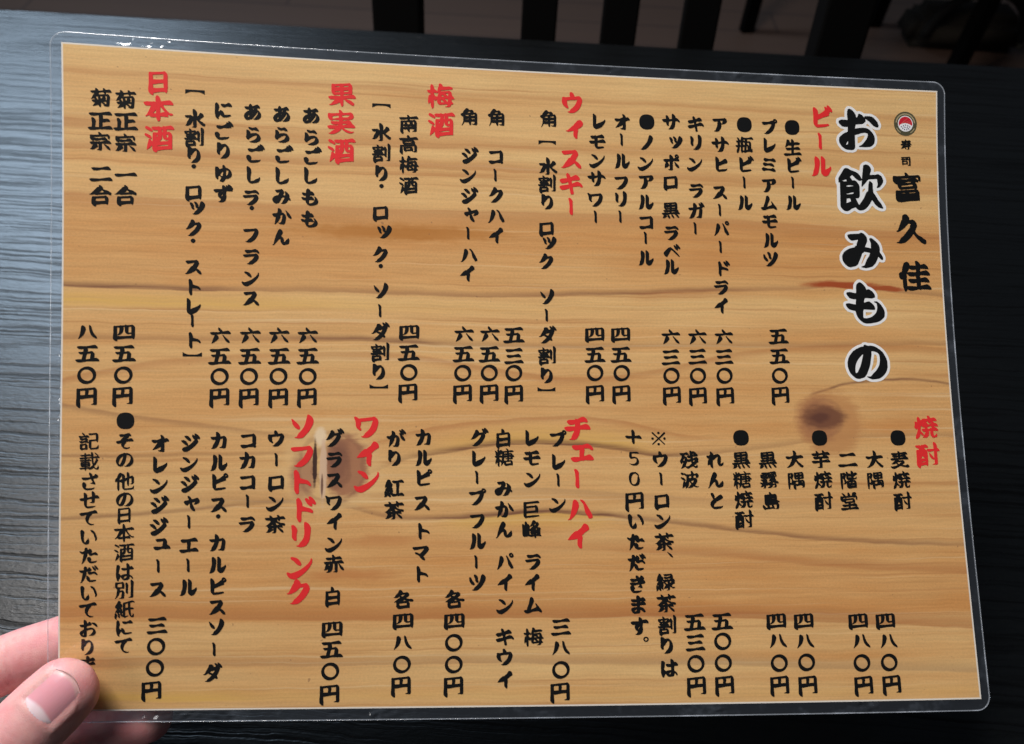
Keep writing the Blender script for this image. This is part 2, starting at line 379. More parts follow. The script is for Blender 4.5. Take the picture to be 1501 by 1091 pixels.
make_chair((0.80, 2.20, 0), R(12), 'dim black chair farther off on the floor, blurred behind the nearer chair')

# ------------------------------------------------------------------ dark bag on the floor at the right
bag = empty('bag', (1.20, 2.16, 0)); mark(bag, 'dark bag with a curved handle on the floor, right of the near chair', 'bag')
bm = bmesh.new(); bmesh.ops.create_cube(bm, size=1.0)
for v in bm.verts: v.co = Vector((v.co.x * 0.34 * (1.0 if v.co.z < 0 else 0.86), v.co.y * 0.14, (v.co.z + 0.5) * 0.10))
bmesh.ops.bevel(bm, geom=list(bm.edges), offset=0.03, segments=4, affect='EDGES')
obj_bm('bag_body', bm, MAT_LINING, bag, True)
def tube(name, pts, rad, mat, parent, n=10):
    vs, fs = [], []
    for i, p in enumerate(pts):
        p = Vector(p); t = (Vector(pts[min(i + 1, len(pts) - 1)]) - Vector(pts[max(i - 1, 0)])).normalized()
        a = t.orthogonal().normalized(); b_ = t.cross(a)
        if i and (a - pa).length > (a + pa).length: a = -a; b_ = -b_
        if i:
            a = (pa - t * pa.dot(t)).normalized(); b_ = t.cross(a)
        pa = a
        for k in range(n):
            w = 2 * math.pi * k / n; vs.append(p + (a * math.cos(w) + b_ * math.sin(w)) * rad)
    for i in range(len(pts) - 1):
        for k in range(n): fs.append((i * n + k, i * n + (k + 1) % n, (i + 1) * n + (k + 1) % n, (i + 1) * n + k))
    fs += [tuple(range(n - 1, -1, -1)), tuple((len(pts) - 1) * n + k for k in range(n))]
    return obj(name, vs, fs, mat, parent, True)
tube('handle', [(-0.13 * math.cos(a), -0.075, 0.05 + 0.125 * math.sin(a)) for a in [math.pi * i / 24 for i in range(25)]], 0.013, MAT_BAG, bag)
tube('strap', [(0.19, 0.10, 0.012), (0.155, 0.02, 0.02), (0.150, -0.06, 0.03), (0.20, -0.03, 0.06), (0.27, 0.04, 0.05), (0.36, 0.10, 0.012)], 0.011, MAT_STRAP, bag)

# ------------------------------------------------------------------ the laminated menu
# menu frame: x right, y down, z away from the reader, in millimetres; the sheet bows a little
HL, HT = 148.5, 105.0
def bow(u, v):
    a, b = u / HL, v / HT
    return (-0.3473 * a * a - 2.43 * b * b - 6.3006 * a * b - 1.8031 * a * b * b + 1.7632 * a * a * b + 1.7132 * b ** 3 + 0.5137 * a ** 3)
def S(u, v, off=0.0):
    return Vector((u, v, bow(u, v) - off)) * 0.001
MENU_MW = Matrix(((0.995160, 0.058873, -0.078683, 0.0055146), (0.093211, -0.819101, 0.566027, 0.161255), (-0.031126, -0.570621, -0.820623, 0.8143214), (0, 0, 0, 1)))
menu = empty('menu'); menu.matrix_world = MENU_MW
mark(menu, 'laminated wood-print drinks menu with black and red vertical writing, held above the table', 'menu')

def grid(name, off, nu, nv, mat, parent, uvs=False, back=None):
    vs = [S(-HL + 2 * HL * i / nu, -HT + 2 * HT * j / nv, off) for j in range(nv + 1) for i in range(nu + 1)]
    W = nu + 1
    fs = [(j * W + i, (j + 1) * W + i, (j + 1) * W + i + 1, j * W + i + 1) for j in range(nv) for i in range(nu)]
    if back is not None:
        n0 = len(vs); vs += [S(-HL + 2 * HL * i / nu, -HT + 2 * HT * j / nv, back) for j in range(nv + 1) for i in range(nu + 1)]
        fs += [tuple(n0 + k for k in reversed(f)) for f in list(fs)]
        rim = [i for i in range(W)] + [j * W + nu for j in range(1, nv + 1)] + [nv * W + i for i in range(nu - 1, -1, -1)] + [j * W for j in range(nv - 1, 0, -1)]
        n1 = len(vs); vs += [vs[k].copy() for k in rim] + [vs[n0 + k].copy() for k in rim]; m_ = len(rim)
        for k in range(m_): fs.append((n1 + k, n1 + (k + 1) % m_, n1 + m_ + (k + 1) % m_, n1 + m_ + k))
        order = list(range(n0)) + list(range(n0)) + rim + rim
    o = obj(name, vs, fs, mat, parent, True)
    if uvs:
        l = o.data.uv_layers.new(name='UVMap')
        for lp in o.data.loops:
            k = order[lp.vertex_index]; l.data[lp.index].uv = ((k % W) / nu, (k // W) / nv)
    return o
grid('printed_sheet', 0.0, 72, 52, MAT_PRINT, menu, True, -0.06)
grid('clear_film', 0.17, 72, 52, MAT_FILM, menu)

# sealed transparent margin round the paper, with rounded corners and small wrinkles
def border():
    ml, mr, mt, mb, rad = 3.3, 2.9, 3.2, 3.6, 4.6
    x0, x1, y0, y1 = -HL - ml, HL + mr, -HT - mt, HT + mb
    per = []
    def seg(p, q):
        n = int(max(abs(q[0] - p[0]), abs(q[1] - p[1])) / 0.9)
        for i in range(n): per.append((p[0] + (q[0] - p[0]) * i / n, p[1] + (q[1] - p[1]) * i / n))
    def arc(cx_, cy_, a0):
        for i in range(10):
            a = a0 + math.pi / 2 * i / 10; per.append((cx_ + rad * math.cos(a), cy_ + rad * math.sin(a)))
    seg((x0 + rad, y0), (x1 - rad, y0)); arc(x1 - rad, y0 + rad, -math.pi / 2)
    seg((x1, y0 + rad), (x1, y1 - rad)); arc(x1 - rad, y1 - rad, 0)
    seg((x1 - rad, y1), (x0 + rad, y1)); arc(x0 + rad, y1 - rad, math.pi / 2)
    seg((x0, y1 - rad), (x0, y0 + rad)); arc(x0 + rad, y0 + rad, math.pi)
    spots = [(-124, -106.5, 6, .55), (-118, -107.3, 4, .5), (-128, -107, 3, .4), (-140, -106.6, 3, .25), (-60, 106.6, 5, .45), (-48, 107, 6, .5), (-95, 107, 4, .35),
             (60, 106.7, 3, .5), (110, 106.7, 4, .4), (85, -106.6, 6, .35), (30, -106.8, 5, .3), (-20, -106.7, 6, .3), (-118, 106.8, 9, .45), (-104, 106.8, 6, .4), (5, 107, 5, .3), (75, -106.9, 4, .3)]
    K = 7
    vs, fs = [], []
    for (px, py) in per:
        ix, iy = min(max(px, -HL), HL), min(max(py, -HT), HT)
        for k in range(K + 1):
            t = k / K; u, v = ix + (px - ix) * t, iy + (py - iy) * t
            amp = 0.030
            for (sx_, sy_, sr, sa) in spots: amp += 1.9 * sa * math.exp(-(((u - sx_) / sr) ** 2 + ((v - sy_) / 2.2) ** 2))
            nz = mnoise.noise(Vector((u * 0.55, v * 0.55, 3.0))) + 0.5 * mnoise.noise(Vector((u * 1.3, v * 1.3, 9.0)))
            seal = 0.06 * math.exp(-(t / 0.18) ** 2)          # film steps down over the paper's edge
            vs.append(S(u, v, 0.11 + seal + amp * nz * math.sin(math.pi * min(1.0, t * 1.0)) * (1 if 0 < k < K else 0.15)))
    n = len(per); W = K + 1
    nb = len(vs)
    for v in list(vs): pass
    back = []
    for (px, py) in per:
        ix, iy = min(max(px, -HL), HL), min(max(py, -HT), HT)
        back.append(S(px, py, -0.16))
    for i in range(n):
        j = (i + 1) % n
        for k in range(K):
            f = []
            for q in (i * W + k, j * W + k, j * W + k + 1, i * W + k + 1): f.append(q)
            fs.append(tuple(f))
    o = obj('sealed_margin', vs, fs, MAT_BORDER, menu, True)
    # cut rim: a thin bright edge
    rv, rf = [], []
    for i, (px, py) in enumerate(per):
        ix, iy = min(max(px, -HL), HL), min(max(py, -HT), HT)
        d = Vector((px - ix, py - iy)); d.normalize()
        for du, off in ((-0.28, 0.115), (0.0, 0.15), (0.06, 0.0), (0.0, -0.16), (-0.28, -0.16)):
            wob = 0.05 * mnoise.noise(Vector((px * 0.2, py * 0.2, 1.0)))
            rv.append(S(px + d.x * (du + 0.02), py + d.y * (du + 0.02), off + wob))
    for i in range(n):
        j = (i + 1) % n
        for k in range(4): rf.append((i * 5 + k, j * 5 + k, j * 5 + k + 1, i * 5 + k + 1))
    obj('cut_edge', rv, rf, MAT_RIM, menu, True)
border()

# ---- lettering: brush-stroke outlines, each written column a part of the menu
# outlines as plain numbers: per glyph a list of closed loops, each x, y, dx, dy, dx, dy ... in 1/200 em, y down, centred
ORDER = {'b': '※●、。〇【】あいかがきごしすずただとにはまみもゆらりれんアィイウェエオカガキクグコサジスソダチッツトドノハパヒビピフプベポマミムモャュラリルレロワン・ー一三二五八六円割南各合四堂大宗実峰島巨日本果梅正残水波焼瓶生白糖紅緑芋茶菊角赤酎酒隅階霧高麦黒＋０５',
         'n': '●いおさすせそただてにのはまり他別日本紙記載酒', 'o': 'おのみも飲', 't': 'おのみも飲', 'u': '久佳司富寿'}
OUTLINES = {
'b': [[[-1,-74,5,1,4,2,4,5,1,4,0,6,-2,4,-5,4,-4,1,-6,0,-4,-2,-4,-5,-1,-4,0,-6,2,-4,5,-4],[-64,-70,6,1,4,3,52,55,4,-2,52,-55,6,-2,4,2,2,2,4,8,-2,5,-57,55,53,54,1,4,-1,4,-4,2,-4,-2,-52,-52,-4,-1,-56,53,-4,2,-4,-2,-1,-4,1,-4,53,-56,-2,-4,-54,-52,-2,-4,0,-4,2,-4],[-61,-14,5,1,4,2,4,5,1,4,0,6,-2,4,-5,4,-4,1,-6,0,-4,-2,-4,-5,-1,-4,0,-6,2,-4,5,-4],[59,-14,5,1,4,2,4,5,1,4,0,6,-2,4,-5,4,-4,1,-6,0,-4,-2,-4,-5,-1,-4,0,-6,2,-4,5,-4],[-1,46,5,1,4,2,4,5,1,4,0,6,-2,4,-5,4,-4,1,-6,0,-4,-2,-4,-5,-1,-4,0,-6,2,-4,5,-4]],
[[-14,-80,20,0,14,1,14,3,12,5,10,7,9,9,7,11,4,12,3,18,1,22,-2,16,-4,16,-8,12,-9,10,-11,9,-14,5,-18,3,-22,1,-16,-2,-16,-4,-12,-8,-10,-9,-9,-11,-5,-14,-4,-20,0,-26,4,-18,6,-14,10,-14,12,-10,16,-6]],
[[-28,-30,4,2,28,18,10,8,6,8,9,16,2,4,-1,4,-4,1,-4,-1,-14,-8,-8,-7,-28,-39,-1,-4]],
[[-5,-26,11,0,9,4,7,7,4,9,1,10,-4,10,-7,8,-10,4,-10,1,-10,-4,-8,-7,-4,-10,0,-12,4,-9,7,-7],[-2,-13,-6,2,-3,3,-2,6,0,4,2,6,3,3,6,2,4,0,6,-2,3,-3,2,-6,0,-4,-2,-6,-3,-3,-6,-2]],
[[-6,-84,18,-1,16,3,16,6,13,9,12,12,9,15,5,16,2,18,-2,16,-5,18,-9,16,-12,14,-13,12,-16,8,-18,6,-16,1,-16,-1,-14,-4,-14,-8,-12,-10,-10,-12,-7,-14,-4,-14,-2,-16,2,-16,4,-16,8,-14,9,-14,12,-11,14,-9,14,-7],[-14,-55,-12,3,-9,6,-8,6,-7,10,-4,10,-2,10,1,12,2,10,6,12,7,10,10,8,10,6,10,5,12,2,10,0,12,-3,8,-4,8,-6,7,-8,5,-8,3,-8,1,-10,-1,-10,-2,-10,-5,-10,-6,-10,-8,-8,-8,-6,-10,-5,-10,-3,-10,-1]],
[[-94,-22,186,0,2,2,0,48,-2,1,-14,-11,-12,-7,-10,-5,-10,-3,-14,-2,-62,0,-16,2,-14,5,-14,8,-20,13]],
[[-94,-28,2,-1,14,11,12,7,10,5,10,3,14,2,62,0,16,-2,14,-5,14,-8,20,-13,0,49,0,2,-4,0,-182,0,-2,-2]],
[[-25,-88,3,-1,4,1,8,6,5,8,5,10,16,-6,24,-12,4,-1,8,2,6,5,8,8,6,8,2,10,0,3,-2,2,-30,3,8,14,14,10,11,14,6,10,4,14,0,10,-1,8,-5,14,-7,10,-16,10,-12,2,-22,2,-8,-3,-8,-5,-2,-2,2,-1,8,0,5,-3,6,-6,7,-10,8,-10,5,-8,5,-14,2,-12,-2,-6,-5,2,-1,7,-4,7,-14,18,-15,22,-3,4,-8,4,-1,8,-7,7,-8,-3,-12,6,-20,4,-7,0,-5,-2,-8,-6,-6,-6,-5,-8,-4,-10,-1,-10,2,-10,4,-11,8,-11,10,-10,10,-9,14,-4,0,-3,0,-9,-10,0,-12,-2,-10,-5,-9,-10,-2,-6,0,-5,3,-2,14,-3,24,0,2,-4,2,-14],[6,-40,-4,2,-2,8,8,-1,4,-3,0,-5],[-4,-1,-2,1,-1,6,1,5,4,-7,2,-4,0,-1],[-34,28,-10,14,-3,8,1,2,16,-8,-1,-6,-3,-10]],
[[-71,-76,3,-1,6,2,10,7,10,12,6,12,0,6,-4,10,1,12,-3,30,1,20,5,17,2,0,1,-1,7,-13,15,-13,3,-12,2,0,3,2,8,16,3,12,-1,24,-3,5,-8,6,-22,4,-6,0,-6,-2,-8,-7,-9,-8,-8,-9,-5,-11,-6,-16,-4,-16,-6,-42,-2,-22,0,-8,3,-6,9,-9],[14,-72,4,-1,12,0,6,2,8,5,8,6,8,10,11,18,10,30,3,18,-5,16,-13,10,-2,-1,-3,-3,-1,-20,-11,-22,-8,-22,-7,-12,-12,-10,-8,-12,-2,-8,0,-2]],
[[-35,-92,5,0,6,1,8,5,6,5,7,11,4,10,-1,8,-3,4,1,1,6,0,6,1,10,6,13,12,7,14,4,22,-5,42,-4,12,-4,10,-5,4,-6,4,-8,1,-30,-4,-6,-3,-4,-4,-7,-12,1,0,8,5,8,-1,7,-4,6,-8,9,-30,3,-38,0,-2,-1,0,-16,2,-3,6,1,12,0,6,-18,38,-20,23,-15,15,-3,0,-2,-2,11,-80,-1,0,-6,3,-2,0,-6,-2,-6,-3,-6,-6,-5,-8,-3,-6,0,-6,2,-2,8,-5,34,-4,6,-4,4,-21,-1,-18,3,-7],[37,-68,3,-1,4,1,12,11,19,21,15,22,6,10,3,8,0,8,-3,4,-2,2,-6,0,-10,-5,-12,-9,-9,-12,-8,-14,-4,-24,-9,-18]],
[[57,-108,5,-1,4,1,12,9,19,21,5,6,2,8,0,7,-4,4,-4,0,-4,-1,-12,-6,0,10,-2,5,-6,1,-10,-4,-1,0,22,28,10,16,2,8,1,6,-2,4,-4,4,-6,-1,-10,-4,-10,-7,-8,-10,-5,-8,-5,-8,-5,-26,-7,-8,-3,-6,0,-4,3,-2,13,4,-13,-24,-1,-6,1,-5,2,-2,6,0,6,2,8,6,-2,-12,1,-3],[-38,-90,6,1,8,3,8,6,7,8,4,8,2,8,-1,6,-3,4,13,1,10,5,13,12,8,16,3,12,0,12,-4,38,-2,10,-4,10,-4,6,-6,4,-12,0,-26,-3,-12,-7,-3,-2,1,-2,8,0,8,-2,4,-3,3,-4,10,-35,4,-34,0,-6,-1,-1,-13,1,-1,2,-1,6,-4,4,1,8,-1,4,-10,24,-9,15,-14,17,-19,20,-3,0,-1,-2,11,-80,-14,-2,-8,-5,-10,-11,-2,-4,0,-6,1,-2,5,-5,6,0,20,2,12,-9,6,-8,2,-12,-2,-14,0,-6,2,-5]],
[[-9,-94,9,-1,8,3,6,6,6,11,2,1,10,-6,4,-12,3,-2,7,0,10,5,9,9,7,10,2,10,-5,10,8,8,5,6,3,8,1,6,-2,4,-10,9,-29,5,0,6,8,14,3,10,-1,8,-5,3,-8,-1,-26,-8,-11,-4,0,-2,13,-8,5,-4,-2,-6,-5,-6,-4,1,-48,13,10,12,4,10,0,6,-7,8,-1,12,1,2,13,0,16,-1,26,0,6,-1,10,-6,3,3,-1,10,-2,4,-20,10,-8,3,-12,2,-24,1,-14,-2,-10,-5,-12,-10,-9,-14,-6,-16,0,-8,0,-8,2,-6,3,-3,4,-3,6,-2,0,-2,-8,-5,-5,-7,-4,-6,-1,-6,2,-4,17,-4,55,2,6,-3,-1,-9,-1,-3,-22,7,-12,3,-20,-2,-6,-3,-7,-6,-5,-8,-2,-6,0,-4,2,-2,14,-5,45,3,1,-2,-4,-10,-1,-12,2,-8]],
[[54,-112,4,0,6,2,14,9,16,19,7,14,1,10,-1,2,-2,2,-7,1,-11,-4,1,11,-2,3,-2,2,-6,1,-8,-3,-9,5,-5,1,-44,-2,-28,11,-8,1,-14,-2,-6,-3,-9,-6,-6,-10,-3,-7,1,-5,11,-4,4,-1,42,4,22,-8,8,-4,2,-2,5,-9,5,-2,0,-8,2,-4,6,-2,12,5,-2,-11,2,-4],[-63,4,7,-1,8,4,10,8,6,9,3,12,-1,3,-4,9,0,8,0,2,16,1,15,-2,15,-3,28,0,8,-1,9,-4,3,2,1,4,-4,7,-2,4,-15,9,-10,4,-42,7,-20,0,-10,-3,-13,-7,-9,-10,-10,-14,-5,-12,-2,-16,1,-9,7,-7]],
[[-59,-92,4,-1,7,2,12,8,11,13,6,13,2,27,-7,46,1,44,5,1,10,0,18,-7,20,-15,16,-6,10,-6,8,-8,3,1,2,4,1,16,-6,17,-8,13,-12,7,-14,4,-32,7,-14,0,-8,-2,-8,-4,-10,-8,-8,-10,-8,-16,-3,-16,0,-54,-3,-30,0,-18,1,-18,2,-2]],
[[-2,-100,4,-1,4,1,12,7,9,9,9,13,28,-6,6,0,6,3,8,6,8,10,4,8,2,8,-2,4,-4,2,-24,-2,-30,0,-4,34,4,20,0,12,-4,18,-3,11,-9,11,-14,10,-16,3,-14,1,-18,-6,-4,-4,0,-1,10,-1,5,-2,12,-20,-11,-10,-7,-6,-7,-10,-4,-8,-2,-10,0,-10,3,-8,5,-8,-24,1,-8,-2,-6,-5,-6,-6,-4,-8,-1,-6,3,-3,18,-7,61,0,0,-2,0,-18,1,-16,1,-4],[-6,-33,-10,3,12,0,0,-2],[0,-2,-4,5,-5,9,-2,6,1,3,4,-1,2,-7,5,-5,1,-10]],
[[50,-106,7,1,11,6,16,16,8,11,4,6,1,8,-2,4,-4,4,2,8,-1,6,-2,1,-4,1,-54,0,-1,2,-2,16,0,16,3,18,0,12,-6,26,-2,7,-12,11,-8,6,-30,4,-6,-1,-12,-5,-3,-2,1,-1,8,-2,4,-2,9,-13,4,-8,-11,-8,-8,-8,-7,-10,-4,-10,-2,-10,1,-10,3,-6,6,-8,-9,1,-18,2,-6,-1,-8,-6,-7,-8,-4,-8,1,-5,8,-6,12,-3,62,-2,0,-1,0,-25,3,-12,2,-2,5,-2,10,4,8,6,10,11,1,-3,-3,-10,1,-6,3,-1,6,0,12,7,-2,-10,2,-5],[-12,-31,-7,3,-3,2,14,-1,0,-4],[-6,0,-4,4,-4,6,-3,10,0,4,5,-2,3,-6,4,-4,2,-10,-1,-2]],
[[-31,-88,7,0,6,4,6,7,6,9,0,-1,3,-7,5,-1,8,2,11,5,7,8,7,12,2,10,-1,7,10,-5,10,-5,4,-1,6,2,8,5,11,13,4,6,3,8,-1,4,-3,4,-4,0,-38,-7,-16,11,-4,1,-10,-1,-6,-2,-11,-10,-7,-11,-2,0,0,3,1,12,-4,14,13,-3,4,1,8,4,8,8,6,8,3,8,0,6,-5,8,0,2,36,2,6,-1,8,-5,3,2,1,4,-2,8,-4,3,-22,12,-26,3,-10,-1,-12,-7,-10,-11,-8,-11,-6,-17,-5,9,-11,15,-18,22,-10,6,-4,-1,0,-4,4,-6,2,-6,5,-54,4,-26,-1,-1,-6,0,-4,-2,-14,-10,-9,-11,-2,-6,-1,-4,2,-3,8,-1,6,2,8,5,6,1,2,-1,8,-6,6,-6,0,-11,6,-16,2,-3]],
[[53,-96,7,0,8,4,8,8,11,12,6,10,4,7,0,7,-2,6,-3,1,-6,-1,-10,-5,-1,1,1,8,-1,4,-3,2,-6,1,-6,-2,-5,-4,-13,-13,-5,-7,-7,-15,-2,-6,0,-4,2,-4,6,-1,6,2,10,6,-3,-11,1,-4],[-37,-84,7,0,8,5,6,7,6,12,2,-2,3,-12,3,-3,4,0,6,2,10,7,9,11,5,11,0,8,-9,8,1,2,6,0,16,-6,9,1,5,2,12,7,11,12,6,10,1,8,-2,5,-4,1,-6,-1,-6,-3,-12,-12,-12,-2,-5,0,-19,11,-8,1,-8,-1,-8,-4,-6,-7,-5,-6,-3,-9,-2,0,-2,1,3,16,-3,11,14,6,13,13,7,12,2,16,12,1,36,-3,4,3,4,5,2,4,-2,3,-30,12,-26,3,-8,-1,-12,-6,-12,-13,-9,-14,-5,-15,-8,15,-24,34,-8,3,-8,3,-4,-2,0,-2,7,-8,2,-6,6,-52,5,-28,-2,-1,-12,-3,-8,-5,-9,-11,-2,-6,-1,-4,2,-2,12,-4,14,1,14,-1,2,-4,-2,-12,4,-14,4,-6]],
[[-55,-92,7,1,8,2,8,5,6,8,8,18,1,8,-3,6,2,8,2,4,36,-28,20,-12,6,0,6,3,8,6,5,7,6,12,0,4,-1,4,-20,15,-50,25,-4,8,-10,8,-8,10,-6,12,-2,12,2,1,18,2,28,-4,26,0,8,-1,10,-6,4,1,1,3,-3,11,-4,5,-24,12,-30,4,-22,1,-12,-2,-10,-5,-10,-8,-9,-10,-6,-10,-4,-12,0,-8,1,-12,4,-7,7,-9,17,-16,3,-4,-11,-24,-10,-16,-3,-8,-1,-8,0,-10,2,-4]],
[[50,-80,6,0,6,2,8,6,8,8,6,8,3,8,0,6,-3,4,-18,1,-28,-3,-20,9,-8,1,-12,-3,-6,-3,-9,-8,-5,-10,-1,-4,1,-4,8,-4,6,-1,30,5,18,-9],[-68,-78,4,0,4,1,11,9,6,8,5,18,2,12,-9,34,1,4,8,6,2,1,2,-11,2,-3,6,-2,6,2,12,7,11,12,5,12,2,12,1,2,21,0,34,-3,6,2,3,5,3,5,-1,2,-29,12,-18,4,-22,3,-10,-3,-8,-5,-8,-7,-10,-12,-6,6,-5,11,-6,6,1,22,-2,0,-6,-1,-12,-7,-8,-10,-5,-10,-1,-14,-4,-14,-1,-18,3,-84,2,-4]],
[[21,-98,5,-1,4,1,12,7,10,11,6,14,4,-3,4,0,6,2,6,3,10,9,7,11,2,10,-1,2,-2,2,-14,3,-22,1,-2,20,0,26,18,11,9,11,6,12,0,6,-1,6,-2,2,-2,0,-6,-2,-5,-6,-7,-9,-8,-5,-1,0,0,11,-2,9,-3,4,-4,5,-6,3,-8,1,-32,3,-10,-3,-8,-6,-8,-9,-8,-12,-4,4,-4,10,-6,6,0,8,-1,4,-8,7,-3,-1,-7,-6,-10,-20,-5,-20,-1,-8,1,-58,3,-52,3,-2,4,-3,14,-1,10,6,8,10,2,7,-3,9,0,12,-10,42,11,10,8,9,8,-5,10,-3,34,-4,1,-1,0,-6,-3,-25,-16,4,-18,-3,-6,-4,-6,-6,-4,-8,-1,-6,2,-4,11,-4,34,3,2,-1,-1,-34,1,-12],[20,38,-6,3,-6,4,-5,7,-1,4,6,0,6,-3,6,-9,1,-4]],
[[-6,-100,4,0,4,0,10,6,8,9,10,13,8,-3,10,-7,4,0,5,2,13,10,9,13,2,7,-1,6,-4,2,-13,2,0,2,10,8,7,10,3,10,-1,6,-4,2,-12,2,-42,2,-2,0,0,2,0,12,2,4,14,1,8,3,12,8,11,12,6,11,3,9,-1,6,-3,4,-8,0,-8,-2,-24,-19,-8,-4,-2,1,0,14,-2,8,-2,6,-4,4,-12,4,-38,3,-8,-3,-10,-5,-8,-10,-7,-11,-3,-8,0,-8,2,-8,5,-6,6,-3,9,-3,18,-4,18,-1,1,-3,-1,-7,-22,4,-16,-2,-6,-2,-7,-5,-6,-8,-3,-8,0,-5,4,-2,13,-3,41,2,1,-2,0,-6,0,-2,-1,-1,-18,4,-18,-2,-5,-1,-7,-6,-6,-7,-4,-7,0,-6,3,-2,13,-4,40,2,0,-2,-1,-18,1,-8,3,-6],[34,-39,-8,1,0,8,6,-2,9,-4,1,-2,-2,0],[-14,44,-14,8,-4,5,-2,7,2,0,8,-1,6,-4,4,-4,2,-7,0,-4]],
[[-7,-78,7,0,8,5,9,9,5,9,2,9,0,8,-9,20,0,2,19,5,1,-1,0,-22,-4,-10,-2,-6,1,-4,2,-2,6,0,8,4,12,10,8,8,7,10,4,8,2,12,-2,14,8,8,4,8,1,6,-1,8,-3,2,-4,0,-12,-10,-13,24,-7,9,-8,6,-12,5,-14,3,-22,-4,-2,-1,0,-2,10,-4,3,-4,10,-22,9,-14,6,-14,-1,-2,-1,0,-20,-3,-3,5,-5,2,-3,10,-9,19,-7,15,-5,6,-6,5,-6,2,-19,4,-7,-1,-8,-4,-6,-6,-7,-6,-5,-8,-2,-8,-2,-8,0,-8,2,-6,7,-12,11,-10,16,-8,20,-6,3,-4,5,-4,2,-8,5,-12,-1,-1,-2,0,-18,5,-6,-2,-8,-5,-5,-7,-4,-6,0,-6,3,-3,8,-3,42,-4]],
[[-31,-96,3,-1,6,1,10,7,9,9,7,13,4,-1,6,1,12,8,10,12,5,13,0,4,-2,2,-11,5,-6,0,-22,-1,-3,0,-3,10,0,4,14,-5,6,2,6,4,7,7,7,8,4,8,1,8,-2,4,-3,1,-18,-2,-28,0,-1,7,-1,25,2,2,10,1,16,-4,10,-5,9,-9,5,-6,3,-8,3,-14,-1,-18,-9,-5,-2,-3,2,-1,10,-1,10,6,9,10,11,16,3,6,2,6,0,14,-3,12,-7,10,-11,7,-14,6,-28,5,-20,1,-10,-2,-14,-9,-11,-12,-7,-14,-4,-17,-7,-1,-17,-5,-8,-7,-7,-8,-2,-10,1,-2,2,-1,12,-2,21,5,7,0,2,-17,-20,-4,-6,-4,-6,-5,-5,-6,-3,-6,0,-6,2,-3,12,-3,26,5,1,-3,0,-20,2,-10,3,-6]],
[[-2,-92,2,0,4,0,10,6,5,6,9,17,12,2,8,3,9,6,10,8,9,12,6,12,3,10,1,12,-1,12,-2,8,-4,8,-5,6,-17,11,-13,4,-18,4,-4,5,-4,9,-4,7,-10,9,-4,3,-4,1,-28,-8,-2,-3,6,-8,4,-13,8,-13,-13,-16,-3,-9,-2,0,-4,6,-8,5,1,25,-1,2,-2,3,-6,2,-4,-2,-14,-18,-4,-10,0,-22,-2,-10,-1,-48,2,-18,2,-4,5,-2,15,1,7,3,6,6,4,6,3,4,1,6,14,-7,15,-4,-3,-25,1,-4],[32,-37,0,1,-2,26,0,32,8,-5,8,-11,4,-16,2,-12,-1,-8,-1,-3,-10,-3],[0,-25,-15,15,-12,16,4,6,3,10,6,4,8,-2,2,-1,4,-29,1,-16]],
[[-40,-82,8,0,28,9,16,-5,10,-4,8,1,10,7,10,12,6,10,1,6,-1,4,-4,2,-4,0,-38,-11,-20,5,-8,-2,-14,-7,-6,-5,-5,-6,-3,-8,0,-4,2,-3],[-62,-52,4,0,10,0,4,3,6,4,8,11,5,12,1,8,2,0,14,-4,32,-4,14,3,16,9,7,8,7,10,5,10,3,10,0,8,-1,8,-4,10,-5,6,-6,6,-14,7,-14,6,-18,3,-36,-3,-14,-7,-2,-2,0,-1,10,0,10,-4,14,-8,14,-5,14,-10,9,-12,4,-10,2,-12,-1,-2,-8,-1,-8,0,-12,4,-12,6,-6,4,-14,12,-12,7,-4,9,-4,4,-6,-1,-10,-4,-8,-8,-5,-16,3,-8,3,-24,-1,-34,1,-6]],
[[-53,-92,15,2,6,2,8,6,8,10,26,-5,6,0,8,3,10,7,9,9,7,8,7,12,4,12,4,20,0,22,-3,16,-6,14,-6,9,-12,11,-12,8,-18,3,-20,1,-14,-2,-2,-2,8,-5,4,-5,14,-19,12,-11,10,-16,5,-16,3,-16,0,-18,-2,-14,-2,-2,-8,-1,-8,5,-13,16,-11,18,-6,6,-6,2,-3,20,1,14,-2,4,-8,2,-6,-2,-6,-5,-9,-15,-2,-6,-1,-8,3,-26,-1,-8,0,-48,3,-8,3,-3]],
[[-51,-88,3,-1,6,1,14,12,10,12,6,14,16,-6,26,-6,4,1,6,3,12,10,9,14,4,14,-1,24,-4,38,2,1,10,-5,14,-11,3,1,2,4,-1,16,-2,7,-6,5,-5,4,-7,4,-10,3,-4,0,-6,-2,-8,-4,-6,-7,-6,-8,-4,-10,-2,-12,0,-18,5,-34,0,-6,-1,-1,-10,7,-24,22,-4,2,-9,4,-5,14,1,8,1,56,2,8,0,3,-4,0,-8,-3,-8,-4,-5,-6,-8,-14,-2,-14,-13,5,-8,5,-3,0,-1,-4,-1,-12,3,-26,7,-20,5,-8,0,-2,-10,-3,-8,-7,-7,-10,-1,-8,3,-4,5,-3,20,2,10,-10,2,-3,-1,-20,1,-4,0,-6]],
[[-14,-88,8,2,8,6,8,8,5,10,1,6,-4,20,-13,22,15,12,10,14,4,18,2,21,2,-1,5,-4,11,-16,18,-16,2,-2,0,-6,2,-1,2,2,7,9,4,12,-1,18,-2,14,-9,10,-11,6,-28,6,-4,-1,-6,-2,-8,-4,-6,-6,-11,-15,-4,-12,-1,-22,-2,-2,-13,6,-3,4,-17,20,-23,32,-6,4,-10,2,-2,0,-1,-4,8,-8,3,-4,9,-46,8,-24,3,-16,10,-26,14,-33,4,-4]],
